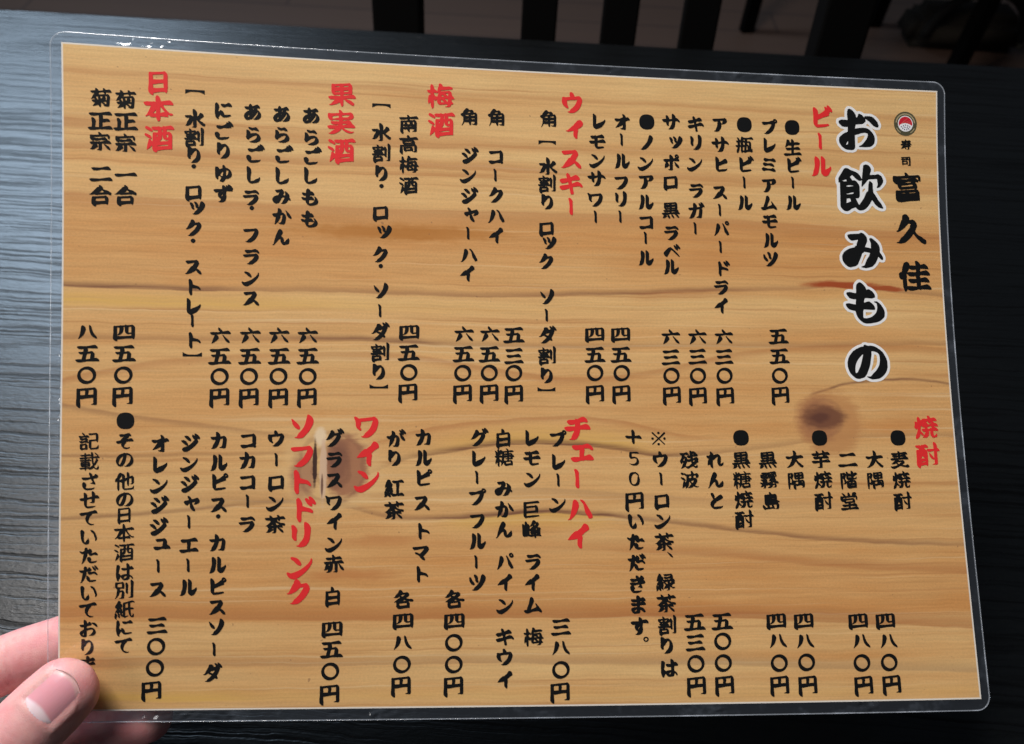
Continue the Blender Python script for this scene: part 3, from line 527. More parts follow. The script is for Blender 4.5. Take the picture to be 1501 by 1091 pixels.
[[50,-78,6,-1,6,3,8,6,7,8,3,10,2,8,-1,8,-3,5,-12,14,-4,3,-16,6,-10,2,-16,-1,-1,27,-6,20,-12,20,-7,9,-6,5,-16,5,-12,2,-8,-1,-16,-4,0,-4,8,-3,5,-3,9,-22,8,-16,4,-10,3,-14,0,-30,1,-10,-2,-2,-20,3,-12,1,-6,-1,-8,-6,-6,-7,-3,-8,0,-6,9,-2,12,-2,50,-3,54,-6,4,-1],[30,-48,-27,4,11,16,6,13,0,1,4,-2,2,-4,7,-26,-1,-1]],
[[33,-60,3,0,6,1,10,9,8,10,2,10,-4,16,-3,4,-13,11,-21,15,2,12,-5,28,0,32,-2,5,-4,1,-8,-2,-4,-4,-8,-8,-5,-8,-2,-10,1,-28,-1,-4,-41,9,-6,-1,-10,-5,-3,-3,1,-2,10,1,2,-2,18,-16,19,-19,9,-6,5,-8,27,-32]],
[[38,-94,6,0,11,2,5,4,6,4,4,6,3,6,3,12,0,6,-1,4,-3,2,-24,16,-18,17,-3,3,-1,2,4,14,-5,34,0,38,-1,4,-2,2,-8,-1,-4,-1,-5,-4,-9,-12,-3,-8,-1,-6,1,-34,-1,-3,-20,5,-42,4,-4,-2,-1,-2,27,-36,20,-18,10,-6,12,0,4,-6,21,-16,16,-26]],
[[-12,-92,4,0,4,1,8,7,9,14,5,13,22,-3,10,-2,5,1,5,4,8,7,5,8,4,10,1,10,-5,22,-7,20,-6,13,-10,13,-16,16,-18,12,-14,2,-16,1,-6,0,-8,-3,-9,-4,-2,-2,1,-2,10,-1,4,-3,12,-17,16,-14,12,-13,6,-9,8,-16,6,-19,1,-6,-15,1,-8,4,-14,-2,-36,5,-6,2,-1,4,4,34,6,10,2,8,-1,6,-4,1,-6,-1,-8,-4,-12,-9,-10,-9,-5,-8,-4,-8,-3,-10,-1,-8,3,-27,2,-4,4,-3,6,-1,15,3,35,-5,-4,-15,2,-16,2,-6]],
[[34,-42,6,-1,6,2,20,13,6,6,6,8,3,8,1,7,-4,4,-4,1,-10,-3,-12,-10,-34,-1,2,14,-5,28,1,12,2,1,14,-5,16,-7,9,1,12,8,10,12,5,12,0,4,-2,4,-4,2,-12,1,-48,-2,-6,5,-4,0,-8,-3,-38,11,-18,-1,-10,-5,-7,-6,-5,-8,-2,-6,2,-5,16,-6,44,1,1,-42,-1,-8,-2,-2,-10,3,-16,-1,-4,-1,-6,-4,-8,-6,-5,-7,-2,-8,1,-4,3,-2,13,-5,32,2,6,-3,6,0,8,3]],
[[51,-76,5,-1,6,2,6,4,8,6,9,15,3,6,-1,6,-2,2,-3,2,-66,-2,0,2,3,8,1,6,-5,36,0,20,1,1,2,0,42,-12,8,1,12,7,10,12,6,12,0,5,-1,4,-5,1,-72,-1,-2,0,-2,6,-2,1,-6,-1,-8,-3,-46,12,-22,-1,-10,-6,-6,-6,-5,-8,-1,-8,2,-3,20,-5,52,0,1,-50,-3,-22,-18,5,-18,1,-6,-1,-8,-5,-7,-8,-4,-10,1,-6,10,-6,6,-2,44,1,10,-2,8,1]],
[[6,-96,4,1,6,2,12,9,9,12,5,13,10,-1,6,-3,6,2,6,4,10,9,4,6,1,6,0,6,-5,3,-6,1,-16,2,-20,10,2,10,1,32,0,40,-1,4,-2,4,-4,4,-4,1,-36,-5,-8,-5,-8,-9,0,-3,8,4,4,0,8,-2,4,-4,3,-9,0,-20,-1,-1,-14,10,-32,14,-28,9,-2,-2,-1,-2,16,-22,17,-29,16,-23,-2,0,-22,8,-16,-2,-8,-5,-8,-7,-4,-8,0,-8,2,-2,10,-4,40,3,34,-14,4,-3,0,-6,-5,-16,-1,-8,2,-4]],
[[-26,-96,6,-1,6,3,8,5,8,7,9,14,3,18,20,-2,10,-4,4,0,7,3,7,5,5,6,5,8,3,10,1,10,-4,50,-5,26,-3,6,-6,5,-8,1,-32,-5,-12,-3,-3,-2,1,-2,19,-6,3,-3,2,-3,6,-28,3,-20,2,-24,0,-4,-1,-1,-24,4,-4,11,-9,32,-6,16,-8,16,-13,17,-12,6,-17,4,-7,0,-12,-3,-2,-2,0,-2,8,-3,3,-3,8,-28,12,-20,7,-16,4,-16,-2,-1,-16,2,-10,-1,-4,-1,-8,-6,-5,-7,-4,-6,0,-6,1,-3,4,-1,46,-2,2,-8,-1,-16,0,-16,2,-8]],
[[52,-106,4,0,6,2,8,5,6,6,15,21,4,8,2,7,-1,5,-4,3,-6,-1,-11,-5,1,9,-2,5,-4,2,-6,1,7,16,1,18,-6,54,-3,14,-3,6,-5,5,-7,1,-44,-6,-3,0,-1,-2,2,-2,18,-9,5,-5,5,-26,3,-22,2,-26,0,-2,-1,-1,-24,3,-2,1,-3,9,-7,30,-6,18,-9,19,-13,17,-16,7,-13,3,-7,-1,-14,-3,0,-3,8,-3,3,-4,9,-26,10,-19,7,-15,6,-20,-1,-1,-28,2,-6,-1,-6,-5,-6,-7,-3,-8,0,-4,3,-2,16,-3,34,-2,1,-7,-2,-20,1,-10,6,-13,4,-3,6,1,8,4,7,5,7,8,5,8,2,8,0,14,21,-2,10,-4,1,-2,-7,-10,-6,-14,-2,-9,2,-4,6,-1,6,2,8,5,1,-1,-2,-8,-1,-4,2,-4]],
[[-26,-88,4,0,4,2,8,6,5,6,7,16,2,2,36,-19,8,1,10,6,9,8,6,10,2,8,-1,6,-4,3,-58,7,1,22,3,0,34,-16,4,-1,4,1,16,7,10,7,9,12,5,10,-1,8,-1,2,-4,1,-8,-2,-12,-8,-52,7,1,16,7,38,-1,2,-3,3,-11,3,-3,1,-4,-2,-5,-7,-2,-14,-7,-28,-31,12,-23,4,-8,-3,-6,-5,-6,-8,-3,-8,0,-4,1,-2,18,-9,52,-7,-2,-12,-2,-8,-2,-1,-22,10,-20,3,-8,-3,-6,-6,-6,-7,-3,-8,0,-4,1,-2,14,-9,42,-5,-6,-28,3,-6,3,-6]],
[[-18,-94,4,0,4,2,12,8,7,10,5,13,22,-3,8,-3,6,1,6,3,7,7,6,10,4,10,1,10,-6,20,-10,18,-12,19,-16,18,-20,18,-14,9,-20,4,-14,1,-17,-5,-2,-2,0,-2,9,-2,4,-2,14,-22,13,-10,19,-21,16,-25,13,-26,-1,-1,-2,0,-20,3,-6,7,-6,5,-14,14,-20,11,-14,6,-10,2,-14,-1,-3,-2,0,-2,11,-7,8,-15,12,-26,8,-16,6,-7,1,-11,3,-9]],
[[57,-108,7,1,8,6,8,7,10,12,6,8,3,8,1,6,-2,5,-2,3,-4,0,-14,-5,1,9,-3,5,-6,1,-10,-3,0,1,4,10,2,10,-1,8,-6,16,-8,16,-11,18,-12,15,-18,18,-18,12,-8,5,-4,1,-12,2,-12,0,-12,-2,-12,-4,-1,-3,1,-1,10,-2,5,-3,11,-17,21,-17,16,-18,13,-18,11,-20,5,-12,-2,-2,-23,4,-5,6,-7,6,-13,12,-18,11,-16,7,-10,2,-14,-3,-1,-1,1,-2,8,-4,4,-7,7,-13,9,-22,8,-14,6,-8,2,-12,3,-10,12,-8,5,1,4,2,8,5,6,8,4,6,4,11,22,-3,8,-3,6,1,-11,-24,-1,-6,0,-4,3,-4,5,0,6,2,8,5,-1,-9,0,-4,2,-4]],
[[44,-72,4,0,6,2,9,8,7,10,5,12,1,8,0,66,-3,16,4,10,-1,8,-2,1,-5,1,-2,4,-3,2,-4,-2,-10,-6,-44,-1,-42,13,-19,-1,-9,-5,-7,-6,-5,-10,-2,-6,0,-3,2,-2,16,-5,50,2,36,-11,14,-6,-2,-19,0,-48,-2,-2,-24,3,-66,13,-8,-4,-9,-8,-5,-10,-1,-4,1,-3,4,-2,12,-3,52,-3,42,-4]],
[[16,-100,4,-1,6,2,8,4,6,6,7,7,5,8,2,8,2,9,14,4,18,13,6,6,5,8,3,6,1,6,-3,5,-4,1,-10,-3,-10,-8,-21,0,-2,7,-3,32,-3,16,-4,10,-4,10,-7,8,-8,8,-18,4,-16,1,-16,-3,-1,-2,-1,-2,10,-4,3,-2,11,-23,10,-19,5,-16,3,-14,0,-10,-6,-1,-28,8,-1,3,1,40,-2,2,-2,2,-8,0,-7,-4,-10,-14,-3,-10,0,-11,-3,-1,-19,0,-6,-3,-7,-5,-5,-8,-4,-6,0,-6,2,-3,18,-5,22,-1,-3,-33,3,-6,8,-2,4,0,4,2,10,10,10,16,4,13,10,0,16,-4,1,-1,-2,-24,0,-16,1,-10]],
[[50,-96,6,1,6,2,16,11,13,14,8,14,1,10,-2,4,-2,3,-8,0,-15,-5,10,28,0,6,-2,4,-13,17,-16,19,-33,30,-23,18,-18,10,-6,3,-24,-1,-5,-2,-11,-10,-4,-6,-2,-6,0,-4,10,-14,4,-2,22,-8,14,-6,29,-18,21,-21,12,-13,7,-12,0,-2,-12,-12,-8,-13,-3,-9,0,-14,2,-3,4,-1,6,3,14,8,-4,-19,2,-2],[-36,-74,8,1,10,3,10,8,9,10,8,10,4,10,1,10,-3,4,-5,2,-6,-1,-12,-6,-10,-7,-26,-27,-4,-7,0,-6,2,-2,8,0],[-65,-28,9,0,10,4,10,7,8,9,8,12,4,10,1,8,-3,6,-4,1,-6,0,-12,-6,-10,-8,-13,-13,-15,-12,-4,-8,0,-6,2,-1]],
[[28,-74,4,1,6,2,10,9,7,12,3,12,0,8,-3,6,-20,38,23,16,14,14,6,8,4,10,1,8,-1,5,-4,3,-6,0,-8,-2,-8,-5,-13,-13,-17,-23,-4,5,-13,10,-26,16,-39,12,-6,0,-14,-5,-1,-1,0,-2,9,-3,4,-3,20,-32,26,-36,4,-2,8,-2,4,-8,15,-24,-1,-2,-2,0,-56,12,-6,0,-8,-5,-8,-9,-5,-8,1,-7,2,-2,12,-3,68,-5,10,-1]],
[[37,-92,3,-1,6,1,11,7,11,11,7,14,2,8,-1,16,-3,14,-7,14,-14,26,-14,20,-20,22,-12,11,-14,4,-16,2,-24,-6,-2,-1,0,-2,12,-4,3,-2,11,-21,24,-27,14,-24,8,-21,11,-55,1,-4],[-72,-62,4,0,6,3,30,29,8,8,6,10,4,10,0,8,-2,5,-4,1,-4,1,-10,-4,-12,-9,-10,-11,-6,-9,-4,-8,-3,-16,-4,-13,0,-3]],
[[56,-110,4,1,6,3,13,10,15,20,4,8,1,6,-1,6,-4,2,-6,-1,-12,-5,1,10,-1,6,-6,10,-2,12,-8,18,-15,28,9,18,0,6,-1,6,-3,2,-6,1,-6,-2,-12,-6,-26,23,-14,9,-9,3,-23,3,-22,-5,-2,-2,0,-1,13,-4,2,-2,13,-18,18,-15,17,-18,-1,-2,-8,-6,-12,-4,-10,-9,-28,15,-18,0,-3,-2,-2,-2,1,-1,12,-5,4,-5,27,-53,7,-10,2,-12,4,-12,3,-2,5,-2,14,-1,4,0,8,4,6,7,5,6,5,9,12,-2,2,-1,2,-8,-10,-14,-2,-6,1,-5,3,-3,6,0,22,13,-3,-9,0,-4,1,-4],[22,-29,-18,7,-12,-1,-6,5,-6,6,0,2,28,10,6,-8,8,-15,1,-5]],
[[32,-88,14,-1,6,2,7,5,7,6,6,8,4,8,0,8,-1,4,-3,1,-6,0,-11,-4,-33,4,0,20,4,0,34,-11,8,1,12,7,10,12,5,10,1,6,-1,4,-3,2,-2,1,-68,-1,-3,20,-5,20,-10,18,-8,11,-14,6,-12,1,-26,-3,-1,-3,11,-5,3,-3,8,-24,11,-20,3,-10,-1,-1,-24,7,-24,-1,-8,-5,-8,-8,-5,-8,0,-8,3,-2,18,-5,52,0,2,-3,0,-12,-2,-1,-16,5,-14,0,-6,-1,-8,-5,-6,-8,-5,-8,0,-6,9,-6,7,-3,41,0,2,-5,2,-2,4,-1,10,3]],
[[41,-56,3,0,6,1,10,6,11,11,7,12,1,8,-4,22,-7,16,-16,22,-15,18,-11,10,-15,10,-15,4,-16,2,-8,-2,-14,-5,-2,-4,12,-2,3,-3,12,-20,15,-14,9,-12,-13,-9,-5,-5,-4,-8,-2,-8,1,-8,-11,-22,-2,-6,1,-6,2,-2,4,-1,6,2,10,5,8,8,6,8,4,8,2,6,0,10,4,9,4,-11,10,-38,2,-4],[-64,-42,8,1,10,6,8,9,6,10,3,6,1,6,-4,10,6,12,1,8,0,6,-3,2,-6,0,-8,-4,-9,-8,-5,-10,-3,-12,-8,-16,-3,-10,0,-12,2,-3]],
[[53,-90,4,-1,7,3,12,8,10,14,3,6,1,6,-6,24,-4,12,-22,38,-12,17,-12,13,-18,15,-14,9,-14,3,-14,1,-12,-3,-12,-4,-1,-1,0,-2,11,-3,4,-3,12,-18,22,-20,17,-22,6,-10,10,-22,7,-36,3,-10,9,-12],[-26,-88,4,0,8,2,8,5,7,7,7,14,3,10,-3,8,0,2,6,18,2,6,-3,10,-3,4,-8,0,-8,-6,-8,-7,-4,-9,-2,-6,2,-10,-12,-24,-3,-10,1,-10,2,-3],[-74,-62,2,0,4,1,9,7,4,6,4,14,23,30,4,8,1,8,-1,6,-2,3,-4,1,-6,0,-12,-5,-13,-11,-10,-14,-5,-10,-2,-8,-1,-24]],
[[-35,-86,5,0,6,3,6,7,6,6,9,26,0,14,21,9,26,7,8,4,8,7,7,7,5,10,2,8,-1,6,-5,1,-8,-3,-10,-9,-16,-5,-40,-3,-2,7,1,60,-3,4,-8,5,-6,-2,-5,-5,-9,-18,-2,-8,0,-60,-5,-64,2,-6]],
[[35,-92,7,0,10,4,9,8,12,14,6,10,4,10,0,6,-3,5,-4,1,-4,0,-15,-8,2,10,0,6,-3,4,-6,0,-6,-1,-6,-5,-14,-12,-6,-10,-8,-14,-2,-6,0,-6,2,-3,2,-2,6,0,8,3,10,9,1,-1,-4,-10,-1,-6,0,-4],[-41,-82,5,0,6,3,6,5,5,8,10,24,1,16,16,7,36,10,8,5,8,8,4,4,1,4,-1,10,-2,2,-4,0,-6,-1,-30,-9,-20,-1,-14,0,-1,7,0,58,-3,5,-8,6,-6,-2,-5,-7,-9,-18,-2,-7,1,-59,-6,-64,2,-6]],
[[30,-94,4,0,4,1,12,7,12,11,6,13,1,7,-4,19,-4,12,-5,10,-20,31,-13,17,-15,16,-20,18,-4,2,-8,2,-24,4,-7,-1,-13,-5,-1,-2,0,-2,9,-1,3,-3,14,-22,23,-25,18,-24,11,-23,11,-44,7,-14]],
[[5,-70,13,2,8,5,8,8,12,19,26,46,15,30,3,14,-1,4,-3,4,-8,3,-12,1,-2,-1,-4,-3,-4,-12,-11,-14,-7,-12,-13,-56,-7,-15,-8,-7,-6,-8,-2,-6,1,-2],[-39,-70,5,0,8,4,7,6,7,8,3,10,3,18,-1,6,-15,39,-5,11,-6,8,-10,12,-19,19,-6,3,-14,2,-3,-2,0,-2,9,-8,3,-4,8,-28,10,-52,5,-36,2,-5]],
[[57,-94,9,-1,8,3,8,8,6,8,3,10,-1,9,-4,7,-6,5,-10,2,-10,-2,-10,-7,-7,-10,-2,-12,1,-8,6,-8],[70,-76,-8,5,-2,5,-1,4,5,-1,6,-4,3,-7,-1,-2],[13,-66,3,-1,4,1,9,9,42,73,13,26,3,8,1,10,-2,4,-2,1,-12,3,-8,1,-2,-2,-4,-3,-3,-10,-9,-10,-7,-10,-5,-12,-9,-44,-12,-33,-2,-7],[-43,-64,5,-1,8,3,6,6,7,8,5,10,3,16,-1,8,-12,32,-8,18,-12,14,-18,19,-8,6,-10,3,-2,-4,6,-10,7,-24,10,-60,4,-32,3,-4]],
[[-60,-92,8,2,8,4,8,7,7,9,6,13,3,24,18,-7,27,-20,7,-6,8,-3,6,-2,4,1,7,4,6,6,6,10,3,14,0,8,-1,4,-10,6,-37,11,-34,15,-14,5,-1,3,0,34,1,2,4,1,46,-6,24,0,6,-1,8,-6,2,-1,4,2,0,3,-2,11,-4,5,-22,12,-66,8,-6,-1,-6,-3,-8,-5,-6,-7,-9,-14,-3,-16,-1,-50,-4,-52,2,-20,2,-2]],
[[47,-106,5,1,8,3,6,5,8,7,10,14,6,8,3,10,-1,6,-2,3,-6,1,-12,-5,-1,1,0,10,-3,3,-5,1,1,14,-2,4,-5,4,-41,13,-32,15,-16,6,-1,38,1,2,8,-1,78,-7,3,1,5,5,3,4,0,4,-21,8,-18,5,-56,7,-6,0,-6,-2,-8,-6,-9,-10,-6,-10,-4,-12,-1,-58,-4,-44,0,-14,2,-10,2,-3,2,-1,8,1,10,6,10,9,5,8,4,7,3,25,2,2,18,-8,28,-21,4,-5,5,-4,-6,-18,0,-4,1,-4,2,-2,6,0,14,7,-3,-13,1,-3]],
[[52,-94,6,0,8,1,6,4,7,7,4,6,3,8,0,8,-3,6,-3,6,-6,3,-6,2,-7,1,3,16,-2,6,-5,3,-41,14,-31,15,-17,6,-1,38,1,2,8,0,76,-8,4,1,5,4,3,5,0,4,-20,8,-18,5,-56,7,-6,-1,-8,-2,-8,-7,-9,-10,-5,-8,-3,-12,-1,-58,-4,-44,1,-14,1,-10,2,-3,4,-1,8,2,10,6,8,10,6,8,3,6,2,24,1,2,20,-8,28,-20,6,-7,10,-5,1,-10,3,-6,4,-6],[66,-76,-4,2,-5,4,-3,4,0,4,6,-1,5,-3,3,-8,0,-2]],
[[39,-74,5,0,4,0,6,4,6,4,9,14,4,12,0,12,-6,22,-7,16,-8,14,-12,17,-13,13,-15,12,-14,8,-12,2,-16,0,-8,-1,-16,-7,-1,-2,0,-2,11,-1,6,-3,10,-16,22,-18,14,-17,12,-21,8,-16,4,-16,-2,-1,-18,3,-48,8,-21,2,-9,-4,-8,-7,-4,-9,0,-6,2,-2,18,-4,58,-3,32,-4]],
[[60,-98,6,-1,6,1,6,2,6,5,5,5,4,6,2,6,0,8,-2,8,-5,5,-6,4,-10,3,-2,20,-6,20,-7,20,-9,14,-11,16,-13,12,-14,12,-12,7,-16,2,-14,1,-8,-1,-15,-6,-1,-1,0,-2,12,-2,4,-2,12,-18,19,-16,13,-17,14,-21,8,-20,3,-10,-3,0,-26,-1,-40,12,-20,0,-8,-5,-9,-8,-5,-10,-1,-5,1,-2,12,-5,6,-1,50,1,50,-17,8,1,3,-8,3,-6,5,-4],[72,-80,-7,6,-2,6,0,2,7,-2,5,-4,2,-8,-1,0]],
[[43,-86,3,0,6,1,13,9,17,20,5,8,3,8,1,6,-1,4,-2,2,-4,1,-8,-2,-14,-9,4,16,-1,6,-3,2,-6,0,-6,-3,-8,-5,-7,-6,-9,-12,-10,-22,-1,-6,1,-3,4,-2,4,-1,10,5,12,11,1,-2,-5,-10,-2,-6,0,-6],[-26,-48,10,0,10,6,21,18,23,22,15,14,22,28,7,10,1,5,-1,3,-4,1,-6,-4,-32,-27,-32,-32,-14,-12,-4,-1,-2,1,-2,2,-6,13,-18,32,-11,17,-2,8,-2,4,-5,2,-6,-1,-8,-4,-8,-7,-9,-10,-5,-12,-1,-6,3,-13,43,-45,5,-5]],
[[51,-100,7,-1,10,3,8,6,5,8,3,8,0,8,-2,6,-5,7,10,15,2,6,0,6,-1,2,-2,2,-12,1,-52,0,-3,1,-3,28,0,66,-2,6,-6,4,-8,1,-31,-5,-4,-2,-2,-2,1,-1,15,-5,4,-6,-3,-16,0,-62,-25,6,11,12,6,8,4,16,-1,4,-1,2,-18,17,-28,9,-2,0,-2,-4,3,-34,9,-28,-10,-4,-10,-8,-6,-10,-1,-6,1,-2,4,-2,16,-5,48,0,-2,-23,0,-12,4,-12,2,-2,2,-1,6,1,6,3,13,11,9,12,4,15,20,-6,2,-1,-8,-14,0,-10,2,-6,3,-4],[64,-83,-8,5,-3,6,0,2,7,-1,4,-4,3,-7,-1,-1],[32,-14,4,-1,6,3,26,24,9,8,6,10,5,10,0,8,-2,5,-4,2,-4,0,-10,-3,-11,-8,-9,-10,-6,-10,-4,-8,-2,-12,-5,-14]],
[[50,-70,5,0,5,2,11,11,7,11,1,14,-3,9,-21,29,-31,32,12,17,6,13,0,6,-2,4,-4,3,-4,0,-12,-4,-11,-7,-9,-9,-14,-19,-20,-19,-14,-3,-7,-4,-6,-8,-2,-6,3,-4,14,-2,8,3,18,10,10,1,12,-12,14,-16,12,-17,3,-5,-31,4,-42,8,-24,2,-8,-3,-6,-7,-6,-8,-1,-6,1,-3,2,-2,14,-2,68,-5,44,-6]],
[[-49,-78,11,1,36,9,32,-2,12,-7,6,0,12,7,10,10,7,12,1,10,-2,2,-2,2,-17,1,-47,-13,-26,4,-20,6,-6,0,-6,-4,-8,-6,-5,-8,-2,-6,1,-6,8,-10],[-60,-26,12,1,32,8,42,-3,6,1,10,7,11,10,6,12,1,6,-1,4,-3,2,-6,1,-36,-12,-18,-5,-23,4,-17,6,-6,-1,-7,-4,-7,-6,-5,-7,-2,-6,1,-6,6,-9],[-67,30,10,1,45,11,38,0,12,-8,8,1,10,6,11,11,7,12,1,6,0,4,-1,2,-4,1,-18,2,-54,-15,-34,2,-14,5,-8,2,-4,-1,-8,-3,-7,-7,-5,-7,-3,-7,1,-4,1,-2,11,-10]],
[[-19,-84,5,0,6,1,6,6,6,7,4,8,3,22,-1,4,-20,46,-10,33,4,-1,49,-22,0,-8,-6,-16,-3,-12,2,-3,4,-1,4,3,6,5,8,12,37,46,5,10,2,8,0,6,-4,4,-4,2,-6,-1,-10,-5,-12,-9,-8,0,-50,5,-26,10,-4,3,-4,1,-10,3,-6,1,-16,-1,-4,-1,-8,-6,-7,-8,-5,-10,0,-3,2,-3,14,-5,12,-1,2,-1,3,-13,17,-50,11,-56,3,-5]],
[[45,-84,5,-1,6,2,6,5,8,6,5,8,4,7,1,7,0,4,-4,3,-12,1,-56,-2,-1,2,0,26,3,0,30,-9,10,-3,10,-4,4,0,10,4,12,11,7,11,1,6,0,4,-1,4,-3,1,-12,1,-70,0,-1,12,0,28,1,2,32,-1,26,-3,8,5,2,3,1,4,0,2,-2,2,-23,7,-32,7,-16,0,-6,-3,-8,-5,-6,-6,-6,-8,-6,-16,-2,-18,0,-1,-14,3,-22,-1,-10,-6,-9,-11,-3,-8,1,-4,3,-2,16,-4,36,0,2,-2,0,-18,-22,0,-6,-3,-7,-5,-5,-8,-4,-7,0,-5,2,-3,14,-5,28,1,2,-5,4,-1,6,1,10,6,2,0,38,-12]],
[[-46,-56,4,0,6,1,12,7,10,12,8,14,40,-10,6,-4,4,-1,6,2,7,5,6,8,5,8,2,12,0,6,-2,4,-8,12,-17,8,-13,4,-14,0,-4,-2,0,-2,9,-10,3,-12,-2,-2,-18,6,-8,4,1,4,7,18,23,48,1,10,-1,4,-3,3,-8,0,-12,-5,-11,-10,-10,-12,-5,-10,-3,-8,-1,-30,-2,-3,-6,3,-4,2,-8,13,-6,1,-8,-3,-8,-6,-9,-9,-5,-8,-2,-8,0,-4,3,-4,7,-6,4,-2,10,0,22,-5,-1,-11,-7,-12,-3,-10,1,-6]],
[[18,-34,6,-1,8,4,8,7,6,8,4,10,2,8,0,10,-2,18,12,5,8,5,6,6,6,9,3,7,1,6,-1,4,-3,3,-12,1,-24,-1,-4,3,-4,1,-4,-1,-8,-4,-18,0,-46,14,-19,-2,-9,-3,-7,-7,-6,-10,-2,-8,3,-3,16,-5,54,2,14,-5,6,-49,-2,-1,-28,5,-24,1,-8,-4,-7,-9,-4,-8,0,-4,1,-2,5,-1,17,-3,48,-3]],
[[33,-84,7,-1,8,2,12,8,9,7,8,11,4,9,-1,7,-4,4,-4,-1,-6,-1,-14,-11,-36,-2,-38,13,-20,-1,-6,-3,-8,-5,-6,-8,-3,-8,0,-4,1,-2,14,-6,50,2],[44,-38,4,-1,6,2,10,9,7,10,4,14,0,8,-3,8,-7,16,-10,14,-7,7,-14,12,-22,15,-16,2,-14,1,-10,-3,-12,-5,-1,-3,1,-1,10,-1,4,-2,13,-18,15,-11,12,-12,8,-13,9,-14,1,-4,-28,3,-41,7,-23,2,-8,-4,-8,-8,-5,-8,1,-6,4,-2,18,-3,46,-3,48,-5]],
[[24,-98,4,0,6,1,12,7,11,12,7,14,2,16,0,16,-6,52,-4,14,-3,10,-9,12,-6,8,-8,6,-10,5,-12,2,-16,0,-20,-6,-3,-3,1,-2,12,-2,4,-3,10,-17,7,-8,7,-9,8,-17,4,-18,1,-20,-3,-36,-1,-16,2,-14],[-55,-78,7,2,10,8,10,14,4,12,0,6,-5,28,1,36,-2,4,-4,1,-8,-1,-6,-4,-9,-12,-4,-10,0,-36,-5,-40,1,-4,2,-2]],
[[-2,-90,4,-1,4,1,10,7,10,11,6,10,1,6,-1,77,12,-4,22,-13,2,-2,4,-8,4,0,2,2,4,6,1,12,-1,6,-18,37,-9,13,-11,6,-10,3,-4,1,-6,-2,-12,-7,-12,-13,-5,-12,-1,-130,1,-4],[-52,-88,10,2,10,7,10,10,6,12,2,7,0,24,-3,26,-7,43,-5,13,-7,10,-10,7,-11,5,-9,2,-14,-1,-3,-1,0,-2,7,-6,1,-2,4,-16,2,-18,5,-10,4,-14,3,-26,-1,-14,-2,-26,0,-14,4,-14,1,-2]],
[[-60,-82,4,-1,4,0,10,7,10,10,7,11,1,7,-1,78,1,3,20,-13,32,-13,24,-13,7,-6,7,-10,6,3,3,5,-1,16,-4,10,-15,24,-20,26,-5,3,-18,10,-26,10,-14,2,-6,-2,-6,-3,-13,-12,-5,-8,-3,-6,-1,-10,-1,-122,0,-4]],
[[45,-72,3,-1,6,1,11,8,8,12,4,12,1,74,-3,16,1,10,-4,6,-2,6,-2,2,-4,-1,-10,-7,-42,5,-42,10,-6,1,-2,1,-1,13,-3,4,-6,0,-8,-3,-10,-7,-7,-8,-5,-10,-3,-8,-1,-26,4,-36,0,-50,2,-7,4,-3,4,-1,12,2,6,-1,86,-10],[32,-43,-68,9,-6,2,-1,2,1,10,0,40,2,17,2,1,28,0,54,-8,-2,-22,0,-50,-2,-1]],
[[-87,-74,5,-1,10,4,16,11,92,-11,10,-4,6,2,8,5,9,10,6,12,2,8,-1,14,-3,14,-7,26,-6,12,-14,18,-13,14,-21,14,-14,3,-16,0,-10,-2,-11,-5,-1,-2,0,-2,10,-1,4,-2,12,-19,18,-17,12,-14,12,-23,10,-34,-4,-1,-76,9,1,14,-5,18,0,6,6,12,1,6,-1,4,-2,1,-4,1,-9,-4,-9,-8,-7,-8,-5,-10,-2,-8,0,-14,-4,-22,-6,-9,-2,-9,0,-6]],
[[-60,-64,28,6,8,5,10,7,9,12,7,12,3,10,-3,8,-3,2,-5,0,-6,-2,-6,-3,-14,-10,-16,-19,-9,-4,-5,-4,-7,-8,-1,-6,2,-3],[67,-54,3,0,2,2,5,6,0,20,-2,8,-11,21,-18,25,-11,12,-21,20,-12,9,-16,11,-18,10,-8,2,-12,-1,-12,-3,-10,-6,-9,-8,-6,-10,-4,-8,-1,-8,2,-4,4,-2,4,1,16,6,4,1,32,-11,30,-14,26,-19,24,-22,15,-20]],
[[-5,-22,9,-1,8,4,7,7,4,8,0,8,-4,8,-7,7,-8,4,-8,0,-8,-4,-7,-7,-4,-8,0,-8,4,-8,7,-7]],
[[-14,-84,2,0,4,1,9,7,9,14,4,10,-1,20,3,102,-3,8,-3,4,-2,1,-6,-2,-8,-8,-3,-5,-4,-16,2,-42,0,-14,-4,-46,-6,-24,2,-6]],
[[70,-30,4,-1,8,2,8,6,6,7,5,8,3,8,-1,6,-3,2,-92,-1,-60,13,-24,0,-6,-2,-8,-5,-6,-7,-3,-8,1,-4,2,-2,18,-5,72,0]],
[[55,-90,5,0,8,3,6,6,8,7,4,8,2,8,0,5,-4,2,-76,-2,-48,12,-20,-1,-8,-2,-6,-5,-7,-8,-2,-7,0,-4,1,-2,16,-5,60,2],[39,-24,5,-1,8,3,6,5,8,7,5,8,2,8,-1,6,-4,2,-64,-4,-38,11,-16,0,-6,-2,-8,-6,-6,-7,-3,-8,0,-4,1,-2,14,-4,50,2],[63,40,7,-1,6,1,8,6,6,7,6,9,3,8,-1,4,-4,4,-88,-2,-56,13,-24,0,-6,-2,-7,-5,-6,-8,-3,-8,0,-4,2,-2,18,-4,68,0]],
[[51,-80,5,0,8,3,6,5,7,8,5,8,3,6,-1,6,-4,3,-74,-3,-44,12,-20,0,-6,-2,-8,-6,-6,-8,-3,-7,0,-3,1,-3,16,-4,58,1],[65,34,5,-1,8,2,8,5,6,8,5,8,3,8,0,5,-4,3,-90,-1,-58,13,-22,-1,-8,-2,-6,-5,-7,-8,-2,-8,0,-3,1,-2,20,-5,68,1]],
